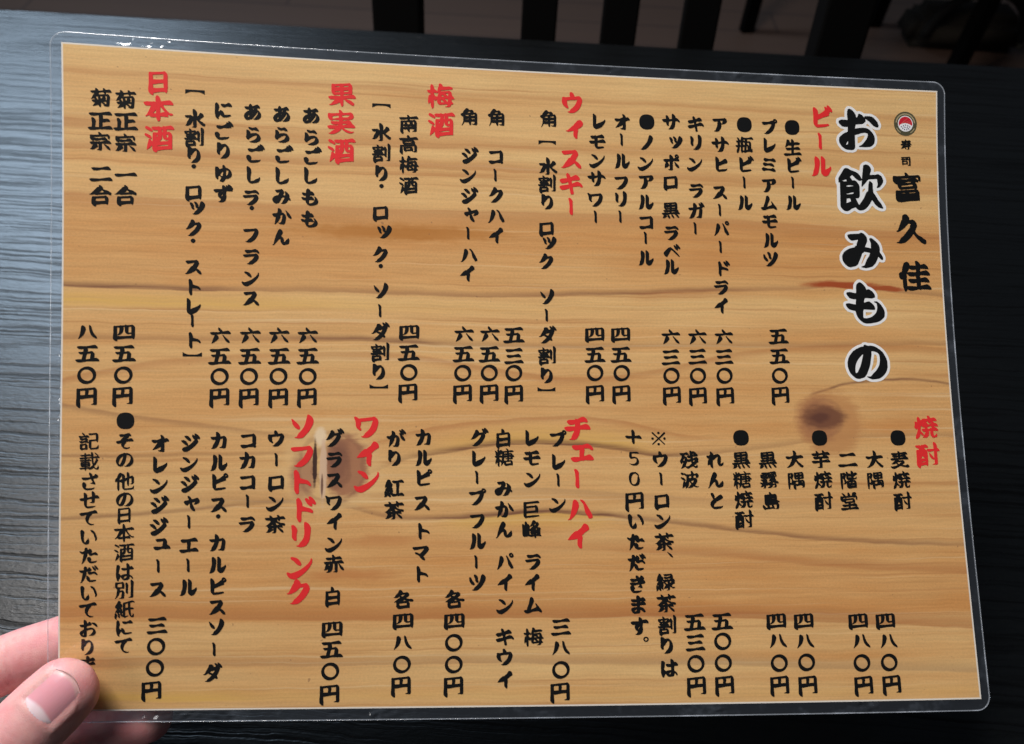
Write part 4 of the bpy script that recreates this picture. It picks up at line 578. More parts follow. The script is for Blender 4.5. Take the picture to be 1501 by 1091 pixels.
[[55,-88,5,-1,4,2,7,5,6,6,8,12,1,7,-1,3,-5,2,-76,-1,-2,1,4,18,-3,14,3,1,16,-2,8,-3,4,-1,8,3,6,6,8,10,4,12,-3,40,15,-3,6,2,6,5,8,7,5,9,3,8,-1,4,-5,2,-38,0,-6,2,-10,-2,-34,0,-22,4,-4,3,-6,0,-29,6,-21,-1,-10,-4,-5,-6,-4,-6,-2,-6,0,-4,3,-1,18,-5,30,0,9,-48,-1,-2,-17,1,-5,-3,-10,-10,-2,-6,0,-4,2,-2,8,-1,28,-2,2,-5,0,-20,0,-2,-14,2,-18,0,-4,-2,-8,-5,-6,-7,-3,-8,1,-4,4,-2,16,-4,38,1,6,-2,8,2,4,0],[20,2,-20,2,-3,2,-3,10,-7,41,1,3,6,0,26,-5,2,-1,5,-52,-1,-1]],
[[15,-84,3,0,6,2,4,5,4,5,8,40,9,28,9,22,20,32,2,7,1,7,2,6,-1,3,-6,0,-6,-2,-17,-11,-13,-14,-10,-18,-8,-24,-5,-22,-4,-50,1,-12],[-43,-80,5,0,6,3,7,5,6,8,4,8,3,18,0,6,-10,42,-7,18,-11,18,-10,12,-22,24,-3,-2,0,-2,10,-32,5,-26,5,-38,3,-46,3,-6]],
[[-19,-92,5,-1,8,5,21,24,11,16,44,-11,4,1,6,2,8,7,8,9,4,10,0,7,-2,3,-4,1,-88,-2,-40,10,-1,1,12,10,6,10,2,8,1,10,-1,4,-25,32,-28,20,-10,6,-2,0,-2,-2,0,-2,5,-14,10,-36,13,-38,3,-4,-25,-2,-6,-2,-7,-6,-6,-6,-3,-8,0,-4,4,-3,18,-4,66,0,6,-1,-1,-2,-11,-13,-5,-11,0,-8],[20,-10,4,0,8,4,8,12,40,43,7,9,3,10,1,6,-3,6,-2,1,-4,0,-10,-3,-10,-8,-10,-10,-6,-10,-13,-28,-9,-16,-5,-12]],
[[60,-88,4,0,4,1,9,7,7,10,3,12,1,124,-2,10,-6,4,-6,2,-18,-3,-16,0,-3,-1,1,-3,17,-8,3,-5,-2,-12,0,-34,0,-4,-42,4,-58,11,-12,-2,0,3,0,20,3,40,-1,18,-1,4,-3,2,-6,-1,-6,-3,-9,-8,-7,-8,-4,-8,-1,-10,0,-18,3,-36,0,-82,2,-9,3,-3,3,-1,14,2,6,-1,40,-4,8,-2,10,0,52,-5],[52,-64,-38,4,3,14,-5,22,1,8,41,-3,2,-1,0,-42,0,-2],[-28,-56,-24,3,-4,1,-1,2,1,36,0,2,40,-1,2,-29,-2,-14,-2,0]],
[[61,-108,3,-1,6,1,6,4,5,6,7,10,2,12,0,14,-3,32,0,98,-1,5,-3,3,-3,3,-6,1,-20,-2,-10,-3,-2,-3,8,0,6,-2,5,-4,2,-4,-2,-14,0,-98,-3,-40,1,-14],[-45,-94,5,1,6,4,7,7,7,9,14,-1,8,-3,4,1,10,5,8,10,1,-7,7,-7,6,2,7,7,7,14,2,8,-3,38,0,40,-2,4,-7,3,-2,-1,-4,-4,-8,-13,-48,-2,0,8,6,0,6,-3,4,0,8,5,7,9,3,6,2,9,-1,29,-3,2,-6,-1,-30,2,-24,7,-2,2,-2,10,-2,2,-2,0,-6,-1,-8,-6,-6,-7,-4,-8,-3,-20,3,-24,2,-6,4,-3,4,-1,10,1,14,-1,2,-2,0,-4,-2,0,-16,4,-14,-1,-8,-4,-7,-9,-2,-6,1,-3,12,-3,14,0,-9,-10,-4,-8,1,-4,10,-4,-11,-10,-7,-8,-4,-8,-1,-9,2,-7,5,-4,16,0,22,-2,1,-2,-3,-8,0,-8,0,-4],[-6,-56,-14,4,-6,0,-1,0,5,8,10,-1,4,-2,4,-3,1,-5,-1,-1],[-56,-51,-9,3,-1,2,2,5,4,0,14,-1,-1,-8,-1,-1],[26,-39,-4,5,-8,4,-4,2,-8,0,12,14,4,10,8,9,2,0,0,-1,0,-26,-1,-14],[-48,-24,-7,2,3,2,8,0,0,-3],[-18,48,-6,3,-8,-2,-18,2,-4,4,2,7,2,1,10,0,28,-3,2,-3,-1,-9]],
[[-14,-96,8,-1,6,3,5,6,9,12,58,-12,6,2,6,4,6,6,4,6,3,10,-1,3,-2,1,-80,1,-2,0,-1,7,0,6,1,1,34,-3,9,-3,3,0,9,5,8,10,3,8,2,8,0,88,-4,6,-6,4,-36,-2,-1,-2,1,-1,12,-5,7,-6,1,-4,-1,-6,-11,-2,-30,-1,-1,3,0,28,-3,3,-4,0,-6,-3,-7,-8,-4,-8,-1,-10,-12,4,-6,0,-12,-2,-8,-4,2,30,-1,14,-1,8,-4,1,-2,0,-8,-4,-8,-7,-6,-8,-3,-8,-1,-20,3,-30,1,-60,2,-4,4,-2,14,1,46,-5,1,-2,0,-10,-1,-1,-2,0,-38,8,-22,0,-6,-3,-7,-6,-4,-6,-1,-6,2,-3,20,-4,57,-1,1,-2,-3,-18,1,-2],[44,-25,-6,1,4,12,0,8,10,8,0,-2,0,-26,-2,-1],[-8,-20,-14,2,14,20,6,2,10,-3,1,-1,-1,-16,-10,-4],[-46,-16,-6,2,-2,2,2,18,13,-4,-1,-6,2,-6,-2,-5,-2,-1],[-52,19,-1,7,1,9,6,-1,30,1,2,-1,0,-4,-2,-2,-10,3,-12,-1,-6,-3],[14,22,-1,2,3,6,16,-6,-2,-1]],
[[-30,-102,8,2,10,7,6,9,6,11,26,-2,6,-3,4,0,8,4,9,8,4,11,1,7,-2,5,-3,5,-22,20,0,2,11,4,20,4,4,0,8,-3,4,1,14,5,5,5,1,4,-1,10,-3,3,-4,2,-10,1,-25,-5,-3,-1,0,2,8,12,3,10,0,40,-1,4,-2,2,-8,-1,-42,4,-40,8,-6,-1,-6,0,-6,-3,-9,-7,-6,-10,-2,-6,0,-42,-19,1,-1,-1,-1,-2,31,-29,19,-14,6,-5,-10,-7,-8,9,-16,4,-8,0,-16,-3,-3,-3,12,-6,8,-18,15,-14,4,-8,6,-6,1,-10,3,-4,8,-11],[4,-52,-15,2,-5,4,-6,3,0,1,8,6,12,0,10,-8,8,-8,-2,-1],[8,1,-3,7,-12,6,31,-2,6,-2,-12,-4,-8,-5],[28,32,-60,7,-4,3,1,15,3,2,22,0,42,-5,1,-2,0,-18,-1,-2]],
[[-9,-103,5,-1,6,1,6,5,7,6,5,8,2,6,1,4,-1,6,1,2,9,5,28,9,8,5,10,8,11,7,2,2,0,4,-1,14,-2,4,-4,2,-6,-1,-20,-9,-8,4,-14,-1,-56,6,-12,3,-6,-1,-10,-6,-24,6,-8,-2,-10,-3,0,-3,8,-2,4,-1,14,-16,2,-6,5,-2,5,-7,15,-19,13,-16,4,-3,9,-1,-1,-10,2,-5],[12,-53,-3,7,-16,14,-1,0,0,2,32,-3,6,-3,-1,-4,-15,-12],[41,-2,7,2,9,8,7,8,4,10,0,22,-3,18,2,8,-4,6,-1,8,-2,1,-4,-1,-8,-7,-4,0,-34,2,-36,9,-6,0,-2,14,-2,2,-2,2,-10,-3,-9,-7,-7,-8,-4,-6,-2,-6,-1,-10,0,-16,3,-34,4,-8,6,-3,14,1,74,-8],[26,24,-60,7,-3,3,2,20,27,1,48,-6,-3,-25,-1,0]],
[[57,-84,3,0,4,1,10,7,7,10,4,11,0,93,-3,18,1,8,-2,4,-3,10,-2,2,-4,-2,-10,-9,-54,4,-52,10,-8,0,-2,1,-1,16,-1,3,-6,1,-10,-4,-8,-8,-6,-8,-3,-8,-1,-10,0,-14,3,-36,0,-74,3,-8,2,-3,4,-1,12,1,28,-3,2,0,2,-4,2,-1,12,4,22,-3,1,0,2,-6,3,-1,4,1,10,4,28,-2],[44,-60,-10,2,-1,2,0,58,1,3,20,-1,1,-2,0,-60,-1,-2],[-6,-55,-2,1,0,2,3,10,0,6,-5,28,-4,14,-8,13,-10,9,-12,7,-12,4,0,7,46,0,66,-7,1,-1,-1,-16,-1,-3,-17,3,-6,3,-4,0,-8,-5,-9,-10,-5,-8,-2,-12,-1,-44,-1,-1],[-46,-51,-9,2,-3,1,0,2,1,10,1,69,4,-5,6,-10,5,-18,2,-28,0,-20,-1,-3]],
[[56,-102,4,-1,8,4,6,7,4,8,0,5,-8,7,-2,2,6,4,6,5,3,5,2,6,1,10,-3,20,-1,3,-4,0,-4,-2,-6,-7,-1,-4,-2,-16,-1,-3,-4,1,-2,6,-3,1,-5,0,-8,-5,-2,0,-26,2,-8,2,-6,0,-28,2,-2,2,-2,5,-2,2,-14,-6,-10,1,-4,2,0,2,2,6,4,-3,4,-2,12,1,14,-1,52,-5,10,-3,4,0,4,3,9,8,5,10,2,14,0,10,-2,4,-2,4,-4,1,-14,-1,-24,3,-2,1,2,8,2,1,39,-9,5,0,8,5,7,7,5,10,1,6,-1,3,-4,1,-64,-1,-1,3,0,12,3,0,56,-12,4,0,8,5,9,9,4,10,1,4,-2,2,-4,2,-76,0,-6,4,-10,-3,-53,11,-21,0,-6,-3,-6,-5,-4,-6,-2,-6,2,-3,20,-5,56,0,2,0,1,-2,0,-11,-1,-2,-28,6,-18,0,-10,-6,-6,-9,-1,-4,1,-4,14,-4,46,0,2,0,1,-2,-3,-10,-12,1,-8,3,-6,-1,-6,-4,-4,-5,-8,-12,-4,5,-8,-2,-11,-7,-7,-12,-3,-6,-1,-16,1,-10,2,-6,3,-4,4,-1,14,2,8,0,2,-1,-1,-8,-8,-8,-5,-8,-2,-6,1,-4,3,-1,2,0,14,6,14,13,10,13,2,1,16,-2,-3,-12,1,-14,2,-6,4,-4,4,-1,2,1,8,6,8,16,2,10,4,1,12,-2,0,-17,3,-6,5,-8,6,-4],[30,-18,-60,7,-3,1,-1,2,1,10,3,0,22,-3,14,-1,22,-2,4,-2,1,-2,-1,-8]],
[[-16,-100,6,0,8,3,8,6,8,11,3,8,1,6,-3,18,15,2,34,-4,10,5,10,6,3,5,1,4,0,8,0,2,-4,2,-34,3,-32,9,11,20,12,14,21,16,12,14,10,4,3,4,1,4,-3,8,-7,7,-4,1,-8,-2,-9,-4,-9,-8,-23,-26,-17,-26,-2,2,-12,22,-9,12,-5,6,-12,8,-16,9,-20,9,-8,0,-10,-2,-2,-2,0,-2,8,-2,5,-4,18,-22,19,-40,7,-24,-1,-2,-6,0,-24,9,-14,-2,-8,-4,-7,-7,-5,-8,0,-6,2,-3,10,-4,34,4,32,-12,2,-21,-4,-28,1,-4]],
[[-17,-98,5,-1,10,5,7,6,9,12,2,1,36,-3,10,-3,6,1,4,3,9,9,5,11,0,7,-4,21,-2,1,-4,-1,-8,-7,-3,-6,-2,-14,-1,-2,-40,4,-4,4,-4,1,-10,-3,-54,6,-6,3,-1,1,1,5,10,-1,40,2,42,-13,6,0,8,6,8,8,5,9,3,9,6,0,4,2,6,3,7,6,7,12,2,6,-1,4,-2,2,-3,0,-74,0,-3,0,-1,62,-2,6,-4,2,-8,1,-28,-5,-3,-2,1,-1,12,-6,3,-5,-1,-10,0,-34,-2,-3,-14,3,8,10,3,8,-1,8,-4,5,-8,4,-15,13,-17,8,-8,1,-14,-3,-2,-2,-1,-2,10,-8,7,-20,8,-16,-2,-2,-10,-1,-8,-6,-5,-5,-3,-6,0,-4,2,-4,20,-5,54,1,3,-6,3,-1,14,5,50,-12,-10,-1,-36,-3,-36,10,-14,-1,-11,-6,-2,9,-5,2,-10,-4,-12,-10,-5,-8,-3,-8,-1,-22,1,-6,2,-4,3,-2,5,-2,16,3,52,-5,0,-2,-5,-18,0,-4],[32,22,4,-1,10,5,18,11,12,9,8,10,5,10,2,8,-2,6,-5,1,-6,-1,-8,-5,-9,-7,-8,-10,-10,-16,-10,-12,-2,-6]],
[[-13,-96,5,0,8,4,7,8,7,10,40,-4,10,-3,8,4,9,9,4,10,2,10,-2,10,-5,7,-15,7,-12,0,-37,4,-2,2,-1,4,1,2,2,0,34,-9,7,2,9,7,7,10,3,8,10,8,8,8,4,10,-2,5,-4,1,-68,1,-2,1,0,4,4,3,10,7,30,11,6,1,16,-2,2,1,0,1,-10,10,-4,2,-12,2,-9,-1,-13,-4,-16,-8,-12,-10,-12,-11,-4,10,-4,6,-10,9,-16,10,-16,8,-20,2,-6,-1,-11,-4,-2,-2,0,-2,7,0,4,-2,12,-13,18,-12,6,-6,-16,2,-24,-1,-6,-3,-5,-7,-3,-6,0,-5,2,-2,18,-4,46,0,2,-1,4,-4,5,0,1,-2,-2,-1,-20,4,-18,-1,-6,-4,-5,-4,-4,-6,-1,-6,2,-3,14,-3,42,0,1,-2,0,-6,-1,-1,-42,-3,-2,2,-2,4,-2,2,-4,0,-6,-2,-11,-10,-7,-10,-2,-16,1,-12,3,-5,6,-2,16,2,52,-5,-3,-20,1,-3],[46,-58,-26,2,-8,4,-8,-2,8,15,26,-2,6,-1,5,-2,9,-12,1,-2,-2,-1],[-22,-52,-28,4,-7,2,-3,2,3,18,1,0,28,-8,12,-2,-1,-16],[12,9,-2,1,0,8,2,1,33,-7,5,-2]],
[[13,-100,11,-1,6,2,9,7,5,11,8,-2,5,1,7,6,6,8,2,8,-1,8,-3,6,-12,16,8,3,8,-1,4,1,10,6,3,5,1,6,0,4,-2,2,-6,1,0,1,5,10,1,6,-2,3,-6,1,8,14,0,6,-4,4,10,13,1,5,0,4,-1,1,-4,1,-44,-2,-2,18,-2,2,-4,2,-4,0,-3,-4,-9,-14,-16,4,-12,0,-6,-1,-8,-4,-4,1,-8,-3,-10,1,-2,4,-2,1,-8,-2,-8,1,-6,3,-6,-1,-6,-5,-6,-7,-2,-5,-2,-9,-1,-56,-3,-36,2,-16,4,-2,6,1,6,5,8,8,0,-28,6,-11,4,-1,6,3,5,7,7,17,6,1,6,4,4,6,4,9,2,1,5,-4,7,-14,4,-6,2,-10,5,-8,3,-10],[34,-62,-10,8,4,5,4,0,9,-11,-1,-2],[8,-43,-14,7,-11,0,-1,28,4,-2,12,-14,14,-14,0,-2,-2,-2],[44,-15,-4,5,2,3,2,2,10,-3,2,-2],[-20,8,1,38,0,2,7,-1,32,1,2,0,0,-4,-10,2,-12,-1,-4,-1,-4,-4,-6,-8,-2,-6,2,-2,6,-4,-6,-6,-4,-6],[46,38,-1,2,1,4,14,-4]],
[[-17,-101,7,0,8,4,7,9,5,9,18,-1,10,-3,4,0,4,2,5,3,8,10,2,8,1,8,0,28,-2,8,22,8,5,4,1,4,0,2,-8,8,-13,2,7,7,5,7,3,8,1,8,-4,28,-5,6,-4,4,-12,2,-24,-4,-6,1,-8,-3,-30,3,-6,3,-4,0,-6,-1,-20,2,-6,2,-6,4,-4,0,-6,-1,-6,-4,-6,-7,-4,-7,-4,-10,-1,-8,2,-12,3,-3,8,2,9,7,7,9,4,10,14,-1,2,-2,-2,-8,0,-8,-8,-2,-7,-6,-7,-8,-3,-10,-1,-8,0,-76,3,-6,4,-4,15,1,28,-4,0,-1,-2,-14,1,-8],[30,-34,-24,2,-9,2,3,1,28,-2,4,-1,0,-2],[46,33,-25,3,12,19,3,20,2,1,12,-5,2,-3,1,-4,0,-16,2,-14],[-4,38,-16,2,10,21,16,-3,-2,-8,1,-12,-1,0]],
[[51,-90,15,-1,8,3,6,5,3,7,2,6,-3,2,-18,3,-40,2,-62,6,-4,1,-1,2,1,18,0,1,2,0,74,-7,12,-4,8,3,6,4,5,7,3,6,3,8,1,8,0,28,-2,10,-2,3,-4,1,-16,-1,-88,9,-2,2,0,22,0,2,2,0,70,-7,44,0,4,1,4,2,2,4,0,4,-40,9,-80,8,-10,4,-4,0,-5,-2,-7,-6,-5,-7,-4,-8,-2,-8,0,-126,2,-8,3,-4,4,-1,18,1,56,-6],[34,-21,-75,9,-1,30,4,0,72,-7,5,-1,3,-4,-1,-26,-1,-1]],
[[43,-86,3,0,6,2,8,8,7,10,3,11,1,101,-3,18,1,8,-3,6,-2,8,-2,1,-5,-1,-11,-8,-38,3,-36,9,-6,0,-2,2,-1,11,-1,5,-6,1,-6,-2,-10,-6,-7,-9,-6,-8,-2,-10,-1,-18,4,-36,0,-82,2,-8,3,-4,5,-2,14,2,78,-8,6,-1],[34,-61,-68,7,-4,2,-3,2,2,32,29,1,48,-5,1,-36,-1,-2],[24,11,-16,2,-38,9,-9,0,0,28,29,2,51,-6,0,-2,-2,-20,-1,-12,-2,-1]],
[[-11,-98,3,-1,6,2,9,9,3,6,8,26,50,-11,4,0,8,3,8,8,6,8,4,10,-2,5,-4,2,-58,0,0,7,3,8,10,14,11,14,16,16,12,0,4,2,5,4,1,6,-10,5,-6,1,-6,-2,-12,-5,4,13,-2,4,-2,1,-48,-3,-1,26,-7,10,-2,2,-6,-2,-4,-4,-10,-26,-12,4,-16,-2,-8,-3,-8,-9,-20,9,-4,-2,0,-2,10,-12,9,-19,17,-42,0,-2,-26,0,-6,-1,-6,-4,-4,-5,-4,-6,-1,-6,0,-2,3,-2,18,-5,38,0,8,-3,8,3,2,0,-1,-33,6,-12],[14,-15,-2,25,1,18,3,0,20,-7,6,0,-1,-1,-14,-18,-11,-16],[-16,10,-18,22,16,2,3,0,0,-20]],
[[45,-88,7,-1,6,4,8,9,4,8,2,12,0,38,-1,6,-3,5,-4,3,-14,-1,-37,3,-1,2,-1,6,1,2,2,0,58,-13,8,3,6,5,7,7,3,8,0,6,-2,2,-69,2,1,2,6,2,26,8,10,7,17,15,1,4,-3,12,-3,2,-4,0,-12,-5,-28,-19,-24,-22,-1,2,0,42,-1,4,-6,8,-4,0,-5,-6,-9,-25,-22,13,-26,9,-12,2,-14,-4,0,-3,8,-1,5,-3,28,-34,-29,1,-4,-1,-6,-5,-6,-7,-2,-6,2,-3,20,-5,54,-1,4,1,2,-1,0,-9,-2,-1,-24,3,-12,3,-8,-4,-9,-9,-4,-10,-1,-8,0,-42,1,-6,2,-4,5,-2,16,1,36,-4,4,-2,6,1,38,-4],[38,-68,-26,3,-2,3,2,4,2,1,30,-3,1,-2,0,-6],[-22,-62,-20,3,-3,2,-1,1,2,2,27,-1,1,-1,0,-6],[38,-33,-24,3,-1,2,0,6,3,2,26,-4,4,-4,-1,-4],[-18,-25,-18,4,-8,-2,-1,7,3,1,28,-3,1,-2,-1,-4]],
[[-4,-100,6,1,7,5,5,6,4,10,14,1,34,-4,14,7,6,4,1,4,-1,2,-2,6,-2,1,-34,3,-30,7,-10,-2,-9,7,7,2,42,-4,12,-4,6,2,6,5,5,5,3,8,2,8,0,8,11,12,6,10,0,4,-2,4,-15,-1,-2,1,0,18,9,8,3,6,0,4,-2,2,-12,3,-3,7,-3,6,-3,4,-5,2,-7,2,-23,-1,-1,-1,1,-2,10,-4,6,-4,1,-4,-1,-5,-42,4,-10,3,-4,-1,-8,-6,-7,-9,-2,-10,-1,-15,-2,0,-4,9,-2,2,-8,-4,-6,-8,0,4,0,54,-6,14,-4,0,-3,-2,-3,-4,-6,-20,-2,-23,-2,1,-4,4,-6,11,-2,-1,0,-3,-4,-13,0,-6,1,-18,3,-20,4,-9,2,-2,7,-1,1,-10,-2,-1,-8,-2,-8,-5,-5,-8,-2,-6,2,-2,5,-3,16,1,0,-30,5,-14,3,-1,8,3,6,8,8,26,10,6,10,10,4,-28,4,-8,2,-18,2,-5],[-18,-30,-4,6,-2,0,-18,-3,-2,1,-1,14,13,14,12,-2,1,-2,3,-26,0,-2],[48,-27,-13,3,9,8,6,9,2,1,2,0,1,-2,0,-18,-1,-1],[10,-12,-1,10,1,2,14,1,6,-1,-1,-2],[34,16,-3,2,11,10,7,10,2,0,1,-4,1,-16,-1,-1],[6,23,-1,3,-1,19,2,0,22,-3,-2,-2,-12,-9]],
[[65,-94,5,0,6,3,10,10,8,13,1,4,-1,4,-2,2,-4,1,-70,-1,0,2,4,14,-1,18,1,2,6,1,24,-3,8,1,8,5,7,8,3,6,0,6,-4,4,-26,2,-22,7,-8,1,0,40,2,1,50,-12,6,1,10,6,9,10,5,12,1,4,-2,2,-5,2,-74,0,-2,0,-2,3,-2,1,-12,-4,-44,10,-14,3,-22,-1,-8,-4,-6,-6,-4,-6,-2,-6,1,-4,3,-1,16,-4,10,-1,1,-2,1,-40,-5,-42,1,-5,8,-4,5,0,5,3,8,8,8,18,2,8,-5,34,0,20,1,2,26,1,1,-1,1,-70,-3,-42,-1,-4,-34,8,-24,-1,-6,-4,-8,-7,-4,-8,0,-7,4,-1,18,-4,58,0,4,-2,8,0]],
[[10,-106,4,0,4,2,14,9,4,-3,4,-1,10,3,10,4,12,12,14,16,5,8,1,6,0,3,-2,2,-10,3,-40,3,-2,1,0,2,2,14,30,-14,4,-1,6,2,6,4,6,7,4,6,1,6,0,4,-3,2,-5,2,7,12,0,11,-2,2,-6,2,-13,9,-13,14,-9,6,3,6,2,3,6,1,4,-1,3,-4,4,-7,-1,-8,2,-2,7,10,4,7,1,9,-1,8,-3,3,-6,3,-6,2,-8,0,-9,-5,-13,-11,-2,-1,-26,9,-16,13,-8,2,-6,-1,-12,-5,-7,-7,-5,-8,-26,16,-14,5,-2,0,-1,-1,0,-2,7,-12,10,-30,7,-16,-7,-6,-1,2,-3,9,-6,4,-2,0,-7,-5,-7,-16,-1,-4,1,-6,14,-32,4,-16,0,-10,-2,-1,-8,-3,-6,-6,-5,-8,0,-6,5,-3,6,-1,28,3,30,-11,8,2,8,6,6,8,3,8,0,6,-5,2,-38,-4,-1,2,3,10,0,6,10,1,9,7,6,10,3,13,27,-3,1,-2,-2,-9,-16,1,-4,-1,-9,-9,-3,-4,-2,-6,2,-2,10,-6,19,-2,-3,-36,1,-11],[40,-73,0,9,1,2,11,-4,1,-2,-2,0],[-46,-21,-2,1,-4,6,-6,16,1,2,7,2,1,-2,5,-22,0,-2],[52,-2,-10,1,-1,1,3,18,8,-8,6,-10,-1,-2],[18,11,-12,5,-12,2,-4,-1,-8,-4,0,1,-6,16,-5,8,-2,10,-5,13,18,2,16,-4,3,-2,23,-23,-5,-20]],
[[-17,-106,7,0,10,5,9,9,7,10,2,8,2,14,0,12,-2,18,0,2,15,-14,10,-22,5,-5,4,0,12,3,7,6,6,6,5,16,-1,6,-21,17,-18,20,-1,1,11,9,16,9,12,12,10,5,4,3,2,4,-2,9,-2,7,-4,4,-4,1,-6,-1,-8,-4,-8,-6,-12,-11,-14,-15,-20,-26,0,68,-4,7,-4,5,-4,1,-4,0,-26,-3,-3,-2,1,-1,10,-6,5,-5,-5,-20,0,-36,-12,26,-12,18,-16,8,-10,3,-8,1,-12,-2,-2,-1,0,-2,8,-4,2,-3,9,-30,11,-20,8,-20,-2,-1,-20,1,-6,-2,-5,-4,-5,-6,-3,-6,0,-6,3,-1,8,-2,32,-2,10,-3,10,5,12,11,2,-8,-5,-30,-1,-20,2,-16]],
[[16,-100,2,-1,4,2,8,6,8,13,4,11,16,-2,4,-6,6,-1,6,3,6,4,5,7,4,7,2,7,-2,12,-5,6,-12,9,-2,0,-4,-1,-6,-8,-1,-4,0,-12,-2,-2,-18,2,-2,10,1,12,16,0,6,2,11,10,5,12,-1,10,-3,10,-7,14,-13,18,-1,2,9,7,12,6,4,1,12,-2,2,1,0,2,-10,8,-10,1,-14,-2,-18,-9,-14,11,-8,3,-12,3,-14,2,-6,-1,-12,-5,-14,10,-2,0,-2,-4,4,-24,-8,9,-26,18,-1,-1,-1,-2,4,-38,7,-32,5,-4,6,0,8,5,8,9,0,-1,3,-27,1,-36,-1,-2,-7,-5,-14,-12,-10,4,-8,-1,-4,-2,-6,-5,-4,-5,-2,-6,0,-4,4,-4,2,-1,12,1,12,6,10,1,6,2,12,11,6,-2,12,1,26,-3,1,-2,-2,-26,1,-4],[8,-46,-12,2,-5,2,1,16,2,2,18,0,0,-20,0,-2],[-89,-34,5,0,10,3,10,4,8,6,7,7,6,10,2,6,-3,4,-4,2,-7,-1,-17,-11,-8,-5,-8,-9,-5,-6,0,-6],[30,3,-17,5,0,4,2,6,9,11,1,-1,7,-10,8,-14,-2,-1],[-8,16,-1,20,-5,22,-2,6,-10,10,0,2,8,0,4,-2,16,-22,11,-10,-19,-25,0,-1]],
[[19,-100,7,0,6,4,6,7,6,10,23,-7,7,2,10,8,7,10,1,8,-2,3,-28,-1,-2,0,10,16,10,1,10,7,7,8,3,8,0,4,-4,2,-24,-1,-2,1,-1,2,1,5,6,-1,4,2,12,9,6,11,1,4,-1,4,-4,1,-34,-1,-2,2,1,36,1,2,4,0,8,-3,10,-13,2,-2,2,2,1,4,1,14,-2,6,-2,4,-4,1,-22,6,-6,-1,-6,-4,-7,-8,-5,-10,-2,-10,0,-24,-2,-2,-6,2,-1,2,-1,16,-4,19,-7,11,-7,6,-4,1,-16,2,-16,-3,-1,-2,7,-4,4,-6,-12,-5,-14,-13,-7,22,-7,12,-16,9,-4,0,-4,-4,-2,-5,3,-20,9,-18,8,-24,1,-16,-1,-2,-4,8,-2,1,-4,-1,-7,-4,-7,-10,-1,-8,5,-16,-1,-18,1,-6,2,-3,4,0,6,2,8,5,-1,-30,5,-14,2,-2,2,-1,4,2,8,7,3,4,4,14,1,2,5,-2,7,-1,0,-5,1,-2,11,-3,34,1,-3,-20,1,-4],[14,-52,-8,4,8,12,4,8,8,1,19,-5,-3,-17,0,3,-1,10,-1,3,-4,1,-8,-5,-5,-5,-5,-10],[-34,-12,-6,3,-1,1,-3,36,18,20,8,14,4,-6,4,-8,3,-6,1,-6,-14,-2,-6,-3,-7,-9,-3,-8,2,-2,10,-3,14,-1,0,-8,-2,-2,-10,-1,-4,-3,-6,-6],[32,-11,-18,5,-1,4,1,10,10,1,6,-1,3,-6,3,0,9,2,1,-15,-8,0]],
[[-30,-94,4,0,6,0,6,4,8,6,38,1,42,-11,10,4,8,10,5,10,-1,4,-2,2,-50,-3,-14,4,-1,1,2,12,1,6,10,0,8,-3,5,1,9,6,7,10,2,14,1,64,0,2,4,-7,-2,-9,4,3,7,11,3,20,-1,6,-3,4,-8,2,-8,1,-4,-2,-10,-6,-6,2,-24,3,-6,4,-2,3,-8,3,-4,1,-4,-1,-10,-5,-8,-5,-2,8,-6,5,-2,0,-6,-5,-7,-18,0,-44,0,-2,-1,-1,-8,2,-1,3,-5,34,-8,26,-3,2,-9,5,-4,-1,-4,-4,-2,-4,-1,-16,8,-24,3,-14,-8,-3,-6,-4,-6,-7,-2,-6,2,-4,8,-2,12,0,1,-4,-1,-20,-1,-4,-7,-3,-6,-7,-3,-6,-1,-4,2,-2,8,-3,13,1,-6,-12,-4,-18,1,-4,4,-4,6,3,10,9,14,24,2,-10,4,-13,3,-15],[-8,-63,-4,3,-1,4,15,12,0,-14],[-44,-30,-4,2,-1,2,3,12,-1,16,1,2,5,-2,1,-2,-2,-28],[-14,-29,-2,1,3,10,0,12,7,3,6,5,2,-8,0,-20],[38,-26,-9,2,-1,8,12,12,4,6,2,7,2,-4,-1,-31,-1,0],[26,9,-2,1,0,6,-3,40,1,2,10,-6,4,-10,-6,-12,0,-10],[-14,22,-2,2,-1,6,1,30,0,2,12,2,1,-7,2,-33,-1,-1]],
[[-10,-100,4,1,4,1,9,8,4,6,7,21,37,-3,19,8,5,4,2,4,-1,4,-4,6,-4,4,-50,4,-6,2,-2,27,41,-10,5,0,8,5,9,8,6,10,2,8,-2,4,-3,1,-66,-2,0,3,0,36,56,-12,6,1,10,7,10,10,4,12,0,4,-2,2,-82,0,-3,4,-3,2,-4,-1,-8,-3,-54,11,-24,-1,-8,-5,-6,-9,-3,-6,1,-5,18,-5,62,0,2,-2,0,-37,-24,5,-19,-1,-7,-3,-6,-6,-4,-8,-2,-6,2,-3,16,-4,44,0,0,-1,1,-14,-1,-10,-16,2,-14,-3,-26,19,-10,4,-2,-2,7,-22,3,-20,3,-10,1,-12,3,-16,2,-4,9,-6,4,1,6,2,6,6,6,7,2,6,2,11,10,1,1,-2,-1,-24,6,-12]],
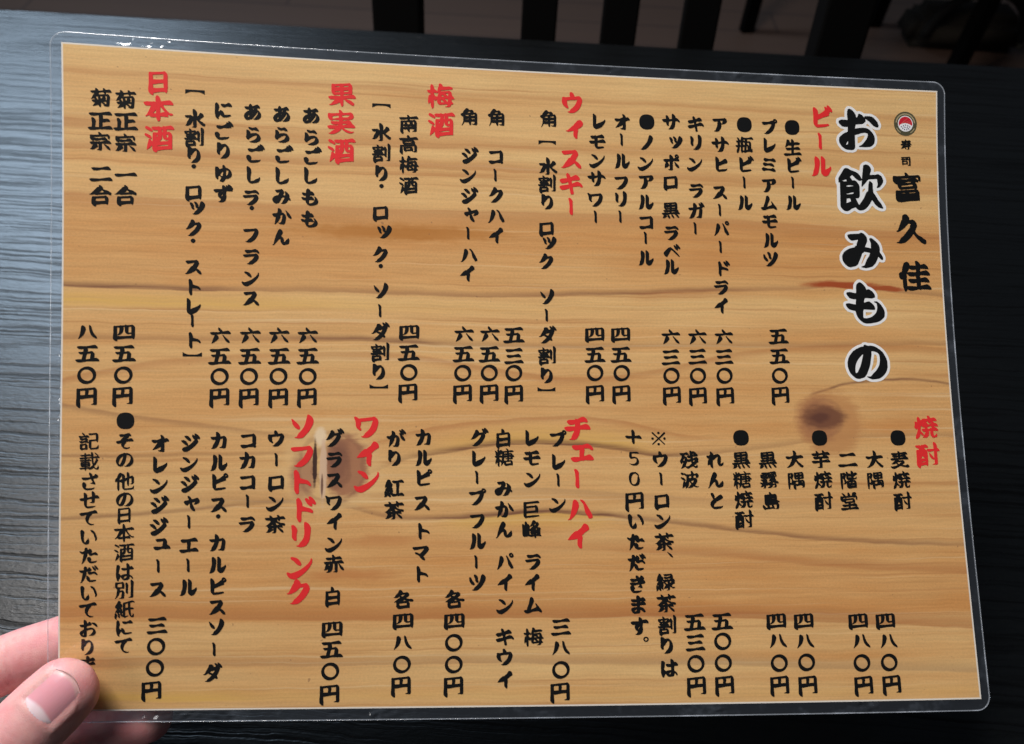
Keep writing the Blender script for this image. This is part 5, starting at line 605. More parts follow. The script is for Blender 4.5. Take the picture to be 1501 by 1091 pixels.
[[-17,-103,5,-1,6,3,8,5,6,8,4,6,2,6,-2,12,28,-2,8,-3,4,0,5,2,5,4,10,11,3,10,1,8,0,80,-2,18,0,8,-2,4,-2,10,-2,2,-8,-2,-8,-9,-42,4,-44,9,-6,0,-2,2,-2,16,-2,3,-4,0,-10,-3,-8,-8,-8,-10,-4,-10,-1,-20,4,-38,0,-70,3,-7,4,-3,15,2,27,-3,5,-1,-1,-14,1,-14,3,-13],[36,-44,-80,9,-2,1,-1,2,2,24,35,1,54,-6,1,-3,-1,-27,-2,-1],[40,19,-30,3,-44,10,-11,-2,-1,2,1,18,3,2,32,0,56,-6,1,-2,-2,-24,-1,-1]],
[[17,-98,7,0,7,4,7,8,8,10,20,-3,14,0,6,4,5,7,0,4,-3,2,-12,2,-30,1,-3,2,5,9,7,-1,9,-2,8,3,6,6,4,10,6,4,5,4,5,10,0,4,-2,2,-12,0,0,1,-1,15,-2,4,-3,2,-4,2,-10,-1,-14,1,-3,2,0,6,1,2,8,0,6,-3,4,1,8,4,5,8,3,6,1,6,0,30,-3,2,-6,-1,-28,2,-22,6,-12,-1,-8,-6,-7,-8,-1,-6,-2,-16,-2,6,-7,12,-15,17,-2,0,-1,-3,4,-32,-5,0,-4,-3,-6,-8,-1,1,-2,20,0,32,-3,3,-4,1,-2,-1,-4,-3,-6,-14,-1,-26,-1,0,-10,8,-4,9,-2,0,-2,-3,-2,-14,3,-20,5,-22,2,-4,3,-2,-7,-3,-4,-2,-5,-5,-3,-6,0,-4,2,-1,4,-2,6,-1,1,0,-5,-10,0,-18,-6,-18,-1,-6,3,-3,8,2,8,7,6,10,-1,-26,4,-8,3,-1,4,1,5,4,7,14,4,-9,2,-1,6,-1,4,1,4,2,8,10,14,0,28,-3,1,-1,-3,-8,-7,-12,-1,-3],[20,-57,-16,2,-4,1,-2,2,0,6,2,1,24,-2,0,-9],[-24,-44,-18,15,-2,-1,-2,-7,-1,9,1,4,10,-2,12,6,0,-18],[58,-34,-8,2,0,6,10,-2,1,-4],[0,-31,-1,5,1,2,24,1,3,-1,0,-4,-1,0,-18,1],[48,-9,-1,5,1,4,8,0,5,-4,-1,-4],[24,-4,-10,3,-14,0,-1,1,-2,30,1,2,6,-3,10,1,13,-2,0,-10,0,-2,-21,-2,-3,-2,23,-7,2,-1,0,-7,-2,-1],[-46,-3,-2,3,0,10,8,7,12,13,1,-6,2,-24,-3,-1],[56,41,-8,1,-2,3,-2,1,-8,-2,-16,2,-2,2,-1,2,1,10,14,1,28,-4,1,-1,0,-14,-1,-1]],
[[-52,-94,4,0,6,2,9,8,5,10,2,12,8,7,6,11,1,4,-1,14,-7,10,9,16,1,14,4,10,-1,11,-6,3,6,14,4,2,24,2,2,-1,0,-67,-3,-38,-1,-4,-6,2,-12,-2,-8,-3,-6,-5,-4,-6,-2,-6,0,-4,12,-5,30,2,6,-2,6,1,34,-11,10,3,10,8,5,8,3,6,0,6,-2,4,-4,0,-40,-3,-1,1,4,16,-5,50,1,42,0,2,1,0,22,-7,10,3,8,7,7,9,3,10,-2,5,-4,1,-44,-3,-2,4,-2,1,-4,-1,-8,-3,-27,8,-15,-1,-6,-2,-6,-5,-6,-8,-3,-6,-3,-3,5,23,-1,4,-2,3,-8,2,-6,-3,-6,-5,-8,-11,-7,10,-8,6,-7,2,-8,1,-3,-1,-1,-4,3,-12,-2,-16,0,-22,4,-6,2,-8,3,-4,-1,-8,0,-4,1,-2,6,-3,3,-9,0,-2,-3,-2,-8,6,-3,-2,1,-10,1,-6,0,-10,3,-4,4,-18,14,-32,2,-3],[-72,29,-2,1,2,2,8,7,2,-1,-1,-2,-7,-6],[-42,34,-2,2,6,7,-2,-8]],
[[-56,-92,6,2,8,6,5,8,3,12,8,5,8,9,2,6,-2,16,2,0,6,-1,30,1,3,-4,3,-2,12,5,12,-4,2,-3,0,-3,-14,-1,-26,7,-10,-1,-6,-2,-5,-6,-4,-6,-1,-4,2,-4,8,-2,30,2,24,-9,2,-1,0,-4,0,-1,-2,0,-36,6,-16,1,-6,-4,-6,-6,-3,-6,1,-3,16,-3,46,-2,10,-4,6,2,6,4,5,8,4,8,2,30,9,7,5,5,4,8,1,6,-2,3,-4,1,0,2,4,8,1,8,-1,2,-2,3,-8,2,-9,5,-14,16,13,10,12,0,4,1,4,5,0,4,-10,7,-8,0,-12,-6,-18,-14,-1,1,0,22,-3,8,-2,4,-4,3,-4,1,-20,-1,-2,-1,0,-2,10,-4,4,-4,0,-6,-2,-6,-28,7,-10,1,-2,-2,14,-26,7,-10,-15,-16,-6,-10,-1,14,3,10,0,6,-2,4,-2,4,0,6,-3,6,4,18,0,6,-1,1,-4,0,-6,-3,-6,-6,-6,-8,-1,6,2,18,-3,5,-4,0,-8,-5,-5,-6,-3,-8,-2,0,-4,8,-8,8,-9,4,-3,0,1,-12,-3,-18,0,-22,2,-4,2,-2,6,-12,-1,-8,0,-4,6,-4,6,-12,-1,-2,-6,-4,-6,3,-2,-1,-1,-2,3,-8,-2,-6,4,-8,4,-19,12,-30,2,-4],[-26,-18,-1,4,9,11,2,-5,-8,-9],[48,-12,0,2,-1,8,1,8,8,-7,6,-9,-2,-1],[20,-7,-12,4,-9,1,12,10,11,10,1,-4,-1,-18,-1,-2],[-76,28,-3,4,11,7,0,-7,-4,-3]],
[[18,-103,6,-1,8,4,6,7,8,10,24,-5,8,2,6,5,8,7,4,8,2,8,-1,3,-3,2,-48,0,-1,5,1,1,10,-3,4,0,6,3,8,5,6,6,4,8,2,6,0,6,-2,2,-4,0,-64,-2,-1,2,1,18,4,0,50,-12,4,0,10,5,9,9,6,10,0,8,-1,3,-4,1,-78,0,0,2,-1,48,0,4,-2,4,-5,2,-6,1,-28,-3,-10,-2,-2,-2,0,-2,18,-5,3,-3,2,-4,-1,-34,0,-2,-38,8,-24,0,-6,-3,-6,-7,-5,-8,-1,-6,2,-3,20,-4,58,0,0,-3,0,-16,-2,0,-26,6,-18,-1,-6,-3,-6,-6,-5,-6,-2,-6,1,-4,16,-5,22,0,1,-1,-5,-6,-9,2,-17,-1,-8,-2,-6,-4,-6,-7,-3,-6,0,-4,3,-3,18,-5,26,0,-3,-20,2,-4,3,-1,8,1,8,6,7,8,7,10,10,0,22,-5,2,-1,-4,-20,2,-3],[2,-53,-22,5,0,13,4,0,2,-4,2,-1,6,0,8,4,23,-6,0,-2,-7,-9]],
[[21,-101,5,-1,8,3,6,6,8,10,22,-5,8,1,6,4,5,5,8,12,1,8,-2,2,-2,1,-46,0,-1,15,-1,4,-2,1,-6,-1,-6,-5,-6,-7,-4,-6,-2,-1,-1,1,4,10,1,8,16,10,20,8,8,1,8,-1,14,4,4,3,3,5,1,4,-2,8,-3,4,-9,1,-14,-3,-1,0,6,14,0,4,-1,3,-4,1,-28,-1,-6,1,20,9,14,12,7,7,4,8,2,8,-1,6,-4,2,-4,0,-8,-3,-6,-5,-9,-8,-13,-17,-12,-11,-4,-9,-2,-1,-2,2,-2,12,-2,34,-3,6,-5,4,-8,2,-22,-2,-2,-2,0,-1,10,-5,5,-4,0,-6,-5,-16,-3,8,-7,4,-16,13,-22,6,-14,-2,-2,-1,0,-2,8,-7,14,-33,-10,-10,-5,-10,-13,-4,-3,-2,9,-2,5,-4,15,-14,22,-24,-10,-11,-7,1,-19,-1,-8,-2,-5,-5,-5,-6,-2,-6,0,-4,2,-2,18,-4,24,0,-3,-18,2,-4,3,-2,8,2,6,5,8,7,6,10,14,0,26,-5,1,-3,-3,-16,1,-4],[8,-20,-1,2,7,10,4,12,25,-6,-31,-17],[-20,1,-16,7,4,2,14,0,0,-8,0,-1],[-16,33,-7,3,7,13,1,-13,-1,-2]],
[[20,-101,4,-1,8,2,6,5,8,10,26,-6,6,1,6,4,5,6,4,6,3,6,0,6,-4,2,-44,0,-3,2,0,12,-1,4,6,0,8,-3,8,2,5,5,5,6,5,12,0,12,-3,52,-2,22,-3,10,-4,4,-7,3,-20,-1,-6,-1,-15,-11,1,-1,10,2,0,-1,-26,-22,-4,-2,-1,38,-1,3,-4,3,-4,0,-5,-4,-11,-18,-10,5,-22,7,-6,1,-10,0,-1,-1,0,-2,8,-8,14,-24,-13,-2,-6,-3,-9,-9,-2,-8,3,-2,10,-3,12,-1,0,-14,-2,-1,-18,8,-10,1,-1,-2,7,-9,10,-27,8,-10,3,-10,-3,-2,-14,0,-6,-2,-8,-10,-2,-4,0,-4,2,-2,18,-4,22,-1,1,-21,1,-3,4,-1,6,2,8,6,7,6,5,11,14,0,24,-5,1,-2,-3,-14],[12,-60,-8,1,-20,4,-2,12,-3,7,61,-6,-10,-7,-8,-10],[48,-24,-13,2,7,10,3,8,0,4,-4,12,11,8,2,-42,0,-2],[8,-20,-15,2,5,8,6,15,4,-3,2,-2,4,-18,-2,-2],[-30,-16,-8,2,-6,6,10,13,10,15,1,-2,-3,-32,0,-2],[36,35,-8,1,-8,4,16,9,10,12,5,-25,-3,-1]],
[[-27,-98,5,0,6,3,8,7,6,9,14,-2,8,-3,6,2,8,6,6,8,2,6,0,9,4,0,8,-3,4,1,9,5,7,10,3,8,1,8,0,90,-2,10,-2,4,-2,2,-6,1,-26,-3,-8,-3,-10,-7,-1,-2,1,0,14,2,8,-2,3,-2,3,-3,0,-5,0,-11,-2,-2,-32,3,0,30,-2,4,-6,4,-5,-2,-4,-4,-6,-16,-2,-10,-23,3,-18,-4,-14,26,-10,13,-2,0,-1,-2,9,-24,5,-22,-1,-10,2,-6,-2,-30,-2,-4,-4,0,-4,-2,-10,-8,-5,-8,0,-8,3,-4,8,-5,10,-3,4,-14,13,-20,6,-6,6,-10,3,-2],[0,-61,-12,2,-4,5,-8,8,4,0,12,-1,4,-2,8,0,2,-1,2,-10],[46,-34,-12,2,-2,4,-4,1,-12,-3,0,2,4,11,30,-3,1,-2,-1,-11,0,-1],[-14,-28,-24,4,-1,2,0,8,28,0,0,-12],[44,8,-26,3,-1,1,0,8,33,-3,1,-1,-1,-8],[-12,16,-18,4,-10,-2,-2,0,0,4,2,2,30,-1,2,-1,0,-6]],
[[-10,-98,6,1,6,5,14,19,36,-9,5,1,7,4,10,11,5,11,-1,5,-2,2,-62,-1,-1,5,-1,6,2,2,10,3,46,-10,10,4,9,9,5,6,3,8,0,4,-3,4,-43,0,37,40,6,8,4,8,2,7,0,5,-2,3,-8,1,-8,-3,-8,-6,-9,-9,-7,-12,-6,-18,-8,-18,-1,-6,-1,0,-2,0,-1,2,0,76,-3,8,-6,6,-8,1,-12,-2,-12,0,-2,-1,0,-2,14,-8,2,-4,-3,-20,-1,-50,-8,-4,-4,0,-2,2,0,30,-4,22,-6,18,-8,10,-12,7,-12,4,-20,-2,-2,-1,1,-2,9,-4,3,-4,5,-17,2,-6,-22,10,-14,1,-4,-2,0,-3,7,-9,3,-20,6,-22,-9,-6,-6,-8,-4,-8,-1,-2,2,-3,20,-5,34,-1,3,-3,3,-2,4,1,10,5,2,-1,1,-1,0,-14,-1,-2,-22,6,-19,-2,-7,-3,-7,-7,-4,-7,0,-7,3,-1,15,-4,41,1,1,-2,-3,-22,2,-5],[-42,2,-4,1,-1,1,7,12,2,0,1,-14,-1,0]],
[[51,-108,5,0,6,3,6,5,6,7,4,11,1,22,7,5,6,5,4,6,2,6,0,4,-2,3,-18,-1,-2,1,0,95,0,6,-2,4,-4,5,-6,2,-32,-2,-4,-1,18,-8,4,-4,1,-4,-1,-10,0,-14,0,-2,-6,2,-8,-3,-8,-5,-7,-8,-7,-12,-5,-28,1,-1,2,0,6,4,23,27,9,13,0,-5,0,-54,-2,0,-28,8,-14,-1,-10,-8,0,1,3,14,0,70,-2,20,1,8,-3,4,-1,8,-2,1,-4,-1,-8,-8,-18,2,-24,6,-2,16,-2,3,-4,0,-6,-2,-8,-6,-5,-7,-4,-6,-1,-6,-1,-16,3,-34,0,-62,2,-8,4,-4,4,-1,12,0,0,-9,-2,-2,-10,-2,-6,-4,-7,-8,-2,-4,1,-4,2,-1,8,-3,14,1,6,-4,4,1,6,4,4,0,3,-2,1,-3,2,-2,10,2,18,-6,6,1,6,4,7,6,4,6,2,6,-1,5,-2,2,-24,-2,-2,1,0,10,8,4,8,8,-1,-6,0,-4,9,-3,36,1,12,-3,0,-4,-3,-35,2,-12],[-46,10,-3,10,-6,8,5,1,23,-3,0,-2,-1,-1,-6,-4,-10,-9],[-34,52,-20,5,-3,3,5,0,27,-4,1,0,0,-4]],
[[73,-96,3,0,6,2,9,8,7,10,1,6,-1,2,-4,3,-44,-1,0,16,0,2,2,1,10,-3,8,2,9,8,6,12,1,12,0,90,-1,4,-3,1,-6,-1,-44,4,-36,8,-6,0,-3,12,-2,2,-3,1,-6,-2,-6,-3,-6,-6,-4,-6,-3,-8,-1,-23,-2,0,-9,11,-21,19,-2,0,-1,-3,1,-10,4,-28,6,-24,0,-8,1,-2,3,-4,8,2,6,5,6,9,2,2,1,-54,1,-8,2,-3,4,-2,14,1,10,-1,2,-1,1,-14,-1,-1,-12,1,-12,-1,-4,-1,-6,-4,-4,-6,-3,-6,1,-4,2,-2,14,-3,24,0,2,-3,2,-1,4,1,8,4,10,0,5,-2,1,-4,2,-2,12,3],[-84,-84,4,0,6,2,12,5,8,6,7,7,6,8,1,6,-2,3,-4,2,-6,-1,-30,-16,-6,-6,-2,-6,1,-4],[20,-65,-1,3,0,6,0,10,1,2,3,-2,0,-9,0,-9,-1,-1],[-88,-32,6,1,12,5,12,7,8,9,3,6,1,4,-2,6,-6,1,-6,-2,-16,-10,-10,-8,-5,-5,-3,-6,2,-4],[52,-29,-2,1,-1,2,0,18,1,0,8,0,2,-2,0,-18,-3,-1],[20,-25,-1,21,-2,8,-5,10,-9,8,13,1,43,-5,0,-8,-11,3,-4,-1,-6,-3,-6,-5,-5,-6,-3,-8,-2,-14,0,-1],[-12,-22,-4,4,2,9,0,2,4,-7,2,-6,0,-2],[52,45,-22,2,-36,8,-6,0,-2,0,0,1,2,2,26,0,43,-5,3,-1,-1,-6]],
[[55,-90,5,-1,8,4,5,7,4,6,2,12,0,40,-3,5,-4,3,-12,-1,-20,2,-2,3,0,6,2,2,2,0,15,-2,11,-2,8,4,7,8,2,6,2,8,0,36,-3,12,-2,6,-4,3,-4,1,-20,0,0,-2,10,-6,3,-4,-7,-3,-10,-9,-10,0,-4,3,-8,-1,-16,7,-10,0,-6,-4,-1,3,2,22,-1,14,-2,3,-4,1,-6,-2,-6,-4,-5,-6,-4,-6,-2,-16,1,-18,-14,2,-16,-6,-1,2,0,12,-5,38,-2,2,-4,-2,-5,-4,-3,-6,-5,-46,0,-106,3,-10,4,-3,16,0,18,-3,4,1,4,2,9,9,3,11,-1,9,-11,32,10,19,0,1,6,-2,12,1,24,-2,2,-1,1,-2,0,-6,-1,-2,-10,1,-6,2,-4,0,-10,-6,-6,-9,-3,-14,0,-36,2,-8,2,-2,3,-2,16,1,18,-2,4,-2,6,1,20,-2],[50,-72,-12,2,2,7,15,-1,0,-8],[10,-68,-8,3,-1,3,1,2,12,0,0,-8],[-57,-61,-5,3,-2,2,2,18,0,1,9,-23,-2,-1],[44,-39,-4,2,0,7,10,-1,5,-2,1,-1,-1,-5],[14,-33,-6,2,-6,-1,0,2,0,4,14,-2,1,-4,-1,0],[-62,-25,-1,49,3,4,4,1,4,-3,3,-6,1,-18,-3,-10,-11,-17],[55,13,-2,1,1,2,8,9,0,-11],[14,17,-14,2,-6,3,0,17,22,0,1,-19,-1,-2]],
[[26,-104,4,0,4,1,10,7,7,10,4,10,11,-8,8,-1,10,5,5,6,3,4,0,6,-2,3,-6,1,-10,7,-12,10,-5,3,-4,2,-1,2,0,8,0,2,12,1,8,-3,3,-4,4,-8,1,-1,2,0,1,3,2,12,-1,6,-1,4,-5,2,-18,6,-8,2,-7,0,1,6,1,0,10,-2,9,2,7,6,5,10,3,12,-1,52,-2,2,-6,-1,-34,3,-30,7,-12,-1,-6,-4,-8,-8,-5,-8,-1,-36,0,-3,-6,7,-6,4,-6,2,-14,0,-3,0,0,-2,11,-8,2,-10,-6,-30,-10,-14,0,82,-5,38,-3,1,-2,0,-6,-5,-4,-6,-6,-48,0,-106,2,-10,2,-2,4,-2,18,0,16,-4,8,3,12,11,-2,-20,2,-4,6,-2,6,2,4,4,8,13,10,1,14,6,1,-2,-1,-14,1,-12,1,-6],[-58,-60,-5,4,1,12,2,-2,5,-12,-1,-2],[-26,-51,-12,37,9,14,5,14,3,-6,4,-2,3,-1,12,1,8,-1,0,-1,0,-3,-8,1,-10,-5,-6,-4,-4,-7,-3,-6],[0,-43,-2,1,0,2,0,10,16,-6,4,2,8,5,-2,-12,-18,0],[48,18,-10,2,-2,7,19,-2,0,-7],[10,22,-8,3,0,3,0,1,20,0,5,-1,1,0,-10,-6],[44,52,-9,2,-19,6,6,0,32,-4,1,-1,0,-3]],
[[57,-96,5,0,4,3,6,5,5,6,2,4,0,4,-2,2,-6,2,8,8,3,8,-2,19,-2,1,-4,-1,-6,-6,0,5,-2,4,3,10,-3,6,7,8,3,8,-3,8,-3,6,2,-1,8,-5,6,1,4,3,6,5,3,5,2,6,-1,2,-1,2,-15,4,-20,-3,-10,-4,-8,-4,-4,0,-4,3,0,2,6,8,8,-1,10,-2,6,3,6,5,3,7,2,10,-1,6,-4,7,-6,5,-6,1,-16,-1,-10,-2,1,-2,13,-2,5,-3,1,-3,1,-4,0,-8,-1,-2,-10,1,-6,3,-4,10,-5,8,-11,8,-10,4,-12,0,-14,-6,0,-2,8,-2,18,-16,0,-2,-10,0,-8,-6,-6,5,-4,2,-8,2,-6,-3,-1,24,-3,5,-4,2,-21,-1,0,-2,6,-4,3,-4,0,-4,-3,-7,-7,4,-13,5,-5,0,-10,-2,0,-2,6,-3,2,-3,8,-18,-8,-4,-6,-3,-4,-7,-1,-6,3,-2,4,-1,16,3,8,-4,-6,-8,-4,-5,-6,-3,-4,-4,-3,-4,0,-4,5,-3,23,-1,1,-2,-6,-4,-6,1,-6,-3,-8,-8,-5,-8,-1,-16,1,-6,2,-3,5,-3,12,1,9,-1,-7,-1,-7,-5,-4,-8,-1,-2,1,-2,17,-4,48,-1,6,-1,4,0],[10,-71,-1,3,3,2,39,-4],[-16,-66,-18,4,20,-2,2,0,0,-3],[60,-56,-3,0,0,1,9,11,1,-2,-1,-10],[34,-54,-12,2,10,2,7,-4],[-16,-49,-2,1,1,2,5,5,2,0,-1,-7],[-46,-46,-6,2,8,2,8,-4,-2,0],[-10,-25,0,1,3,10,0,2,-1,2,-26,-4,-6,4,2,0,8,-2,6,3,5,5,3,6,2,6,-1,6,-3,4,6,6,8,0,22,-6,0,-2,-4,-3,-16,0,-3,-1,10,-16,3,-8,4,-5,1,-5,-3,-3,-2,9,-2,1,-4,0,-4,-2,-6,-7],[40,-21,0,1,2,2,8,-2],[34,7,2,4,2,1,2,-2,0,-3]],
[[-9,-101,5,-1,2,1,8,5,5,8,3,13,58,-11,4,1,6,4,6,6,5,7,2,8,0,4,-3,1,-42,0,-2,0,-1,1,9,10,6,10,3,16,-1,10,6,5,5,5,5,6,2,6,2,10,-1,48,-5,6,-6,3,-20,-2,-6,-2,-10,-7,-10,-2,-48,5,-2,5,-4,2,-4,-2,-6,-4,-6,-6,-4,-6,-2,-6,0,-20,1,-6,3,-4,4,-1,14,1,40,-4,10,-4,6,2,6,4,6,8,4,6,2,10,0,9,-1,7,-3,4,6,3,6,-2,3,-3,1,-4,-2,-12,0,-34,0,-2,-109,10,-4,2,-1,2,4,56,-1,16,-1,7,-2,2,-4,0,-8,-4,-7,-5,-6,-8,-4,-8,-1,-22,3,-24,1,-24,2,-6,4,-2,14,0,23,-2,-11,-8,-7,-10,-3,-12,0,-16,-16,0,-6,-3,-8,-10,-2,-5,0,-4,2,-2,20,-4,58,0,1,-2,-4,-10,-1,-10,4,-7],[0,-54,-20,6,50,-6,-14,0,-8,2],[26,-34,-56,6,-6,3,0,3,0,3,2,0,16,-1,36,-1,4,-4,7,-3,4,-2,-1,-4],[26,-9,-32,7,-24,2,-5,2,7,1,63,-7,4,0,-5,-1,-6,-4],[16,40,-34,4,-6,3,1,5,1,2,2,0,34,-4,6,-4,-1,-4]],
[[-11,-96,5,-1,6,3,5,6,7,9,54,-11,4,1,6,3,9,10,4,10,1,3,-2,3,-2,1,-18,0,-3,1,10,12,3,6,1,6,9,6,7,8,3,8,0,4,-1,2,-5,2,-78,0,-2,1,-2,3,-2,0,-10,-2,-4,1,-2,7,0,1,2,0,28,-3,10,-3,8,3,7,6,5,6,2,8,0,6,-2,4,-2,4,-20,17,-1,1,17,2,16,0,4,-1,12,-8,4,0,10,5,8,10,3,8,0,4,-2,2,-15,7,-10,0,-44,-9,-20,-7,-6,-3,-2,4,-6,1,-14,8,-20,11,-19,8,-11,1,-8,-1,-12,-6,-4,-4,-5,-6,-3,-6,1,-4,1,-1,14,3,36,-9,16,-6,9,-3,-19,-16,-10,6,-16,3,-6,0,-16,-3,0,-2,11,-6,9,-14,16,-10,6,-6,-30,1,-6,-2,-6,-4,-5,-5,-3,-6,0,-5,22,-5,40,-1,6,-2,6,2,6,0,2,-1,1,-2,0,-4,-1,-2,-26,6,-17,0,-7,-3,-8,-7,-3,-8,1,-4,7,-4,-7,-2,-7,-6,-5,-8,0,-6,2,-1,18,-4,50,0,0,-17,2,-2],[14,-59,-1,4,1,2,24,-5,-10,-1],[-18,-55,-21,5,25,2,2,-2,-1,-5],[12,-32,-1,8,1,1,34,-7,5,-2],[12,23,-30,5,-6,2,0,2,2,4,16,10,6,-7,11,-7,7,-8,1,0,-1,-1]],
[[46,-92,6,0,5,4,7,7,4,7,3,12,0,38,-2,6,-3,6,8,7,6,7,3,8,-1,6,9,10,5,10,0,6,-2,2,-31,0,1,2,13,10,8,10,4,10,1,4,-2,4,-2,2,-4,0,-6,-2,-6,-4,-10,-10,-6,-11,-10,-6,-6,-8,-20,0,-4,1,1,0,13,14,8,16,2,10,-1,2,-1,3,-6,1,-4,-2,-10,-10,-8,-12,-4,-18,-6,-4,-18,4,-2,2,9,12,4,8,4,16,-1,4,-2,3,-6,1,-4,-1,-6,-5,-5,-6,-7,-12,-1,-17,-1,-1,-6,2,4,10,-1,8,-15,14,-6,4,-10,2,-14,-2,-1,-2,6,-8,5,-24,0,-1,-8,-3,-6,-6,-5,-8,0,-2,1,-2,22,-5,56,-1,3,-2,0,-6,-1,-1,-28,6,-20,-1,-8,-4,-6,-8,-3,-6,1,-2,2,-1,14,-4,9,-1,-7,-5,-4,-5,-4,-6,-3,-8,-1,-8,0,-36,3,-10,3,-2,4,-2,14,1,36,-4,4,-1,6,0,32,-3,10,-1],[38,-72,-26,3,-2,3,2,4,2,1,28,-4,2,-1,0,-6],[-22,-66,-18,2,-5,2,-1,2,2,1,28,0,1,-1,-1,-6],[36,-38,-22,2,-2,2,0,6,2,1,28,-3,3,-2,-1,-6],[-14,-31,-22,5,-8,-2,-1,2,0,4,1,1,30,-3,2,-2,0,-2,-1,-2],[44,-12,-32,4,-2,0,0,4,2,1,27,-5,9,-4],[-18,-6,-22,3,-6,3,4,1,28,0,2,-3,-1,-4],[12,16,-2,2,1,6,1,2,43,-8,-5,-2]],
[[-12,-80,4,-1,8,4,6,7,5,6,7,22,-2,28,4,0,35,-6,5,1,9,5,8,8,6,10,3,8,-1,6,-3,1,-2,1,-66,-8,0,54,-2,4,-8,6,-4,-2,-5,-4,-10,-22,-1,-4,0,-28,0,-2,-26,3,-20,-3,-6,-3,-7,-7,-5,-6,-2,-6,0,-4,2,-2,16,-3,48,5,0,-2,-4,-54,2,-5]],
[[-6,-72,12,-1,10,3,11,6,11,12,5,8,3,6,0,6,-2,4,5,12,6,20,0,14,-1,14,-6,21,-6,9,-6,6,-8,4,-8,3,-14,1,-14,-1,-10,-3,-8,-6,-11,-10,-7,-10,-7,-16,-3,-14,-3,-22,1,-18,4,-16,4,-12,6,-8,10,-8,10,-3],[0,-54,-10,5,-6,7,-5,6,-6,14,-3,20,-1,12,1,14,4,20,3,6,3,4,12,4,8,-1,10,-5,5,-6,7,-10,2,-8,4,-14,2,-28,3,-14,-1,-6,-16,-16,-8,-4]],
[[-37,-72,15,2,40,-2,16,1,8,3,6,8,1,5,-1,2,-2,1,-14,1,-46,-2,-6,1,-2,2,0,30,26,0,8,2,8,3,8,5,8,8,6,8,5,10,4,16,-2,18,-6,12,-11,8,-10,4,-8,1,-14,1,-12,-2,-10,-3,-10,-5,-8,-6,-10,-10,2,0,14,5,10,3,16,0,10,-2,11,-8,7,-8,4,-10,1,-8,-1,-16,-2,-3,-4,-3,-10,-2,-8,-1,-28,7,-8,-3,-7,-9,-4,-6,-1,-8,1,-30,2,-14,3,-4]],],
'n': [[[-14,-80,20,0,14,1,14,3,12,5,10,7,9,9,7,11,4,12,3,18,1,22,-2,16,-4,16,-8,12,-9,10,-11,9,-14,5,-18,3,-22,1,-16,-2,-16,-4,-12,-8,-10,-9,-9,-11,-5,-14,-4,-20,0,-26,4,-18,6,-14,10,-14,12,-10,16,-6]],
[[-70,-72,4,0,4,1,8,5,9,10,5,10,0,4,-4,12,-3,30,2,32,7,22,4,1,4,-2,6,-13,14,-14,1,-2,3,-12,3,2,6,14,2,6,1,6,-2,22,-2,6,-10,6,-12,3,-8,1,-6,0,-4,-2,-8,-6,-8,-8,-7,-8,-5,-10,-5,-14,-3,-16,-7,-64,0,-6,2,-6],[18,-70,16,2,10,6,13,13,9,17,10,28,4,16,-2,18,-12,11,-2,0,-3,-3,1,-20,-10,-22,-6,-20,-9,-16,-11,-6,-7,-10,-4,-8,1,-4]],
[[-38,-92,4,-1,6,3,12,10,6,12,2,13,2,0,6,-5,5,-10,3,-3,6,1,6,3,6,6,5,7,3,6,0,6,-2,2,-6,7,-8,3,-28,4,-3,12,0,8,1,0,26,-5,18,-1,14,4,12,9,7,7,5,8,3,10,2,10,-1,8,-3,8,-5,7,-6,6,-8,3,-18,3,-26,0,-2,-1,14,-9,6,-4,13,-17,5,-10,3,-10,-1,-8,-6,-3,-10,-1,-16,3,-15,5,-12,4,0,52,-2,8,-5,4,-8,1,-16,0,-6,-1,-8,-4,-6,-4,-11,-12,-3,-7,-3,-9,0,-6,2,-6,5,-8,12,-10,10,-6,10,-4,0,-22,0,-3,-10,2,-12,-1,-4,-1,-6,-4,-4,-5,-3,-6,-1,-4,2,-3,12,-4,26,1,-2,-34,3,-12],[33,-64,27,1,6,2,6,4,9,9,7,10,3,8,0,4,-1,4,-3,2,-5,0,-6,-2,-6,-4,-18,-16,-15,-10,-4,-8,-1,-2],[-42,41,-3,3,-5,9,-3,7,1,2,6,1,4,-3,1,-8]],
[[-2,-96,6,0,6,3,6,4,5,7,5,6,2,6,0,4,-2,8,20,-10,7,-12,3,-2,6,1,8,5,7,6,5,8,2,6,-1,4,-10,10,-5,3,-28,5,-2,2,1,10,14,24,3,8,1,8,-3,5,-8,1,-10,-4,-26,-5,-4,-2,2,-2,18,-7,4,-4,-18,-31,-28,8,-22,4,-22,-2,-8,-6,-5,-9,-2,-4,1,-4,12,-4,7,0,31,1,24,-1,3,-2,1,-2,-2,-10,-7,-20,0,-10],[-59,0,7,-1,8,5,9,8,6,10,1,8,-7,26,1,4,8,2,14,1,22,-2,20,-1,8,-2,8,-6,2,1,1,3,-3,10,-4,4,-22,10,-18,2,-26,1,-10,-2,-10,-5,-8,-6,-7,-10,-6,-10,-3,-10,-2,-12,2,-10,3,-10]],
[[0,-96,4,0,4,1,10,6,9,9,7,14,32,-7,4,0,6,2,6,6,7,7,4,8,1,6,-2,3,-2,1,-22,-1,-34,1,-3,12,-1,20,4,20,0,12,-6,30,-8,11,-14,10,-16,4,-14,1,-16,-4,-4,-4,2,-1,10,-1,4,-2,17,-22,-15,-8,-6,-6,-6,-8,-4,-6,-2,-8,-1,-8,1,-6,2,-6,3,-6,9,-7,8,-2,22,-3,1,-2,-1,-6,-2,-1,-14,3,-30,9,-22,1,-6,-2,-6,-6,-5,-8,-1,-6,2,-3,18,-5,64,-3,0,-1,-1,-26,1,-8],[2,-7,-4,2,-4,3,-6,10,-3,10,-1,4,2,2,11,-2,3,-6,4,-4,1,-16,0,-2]],
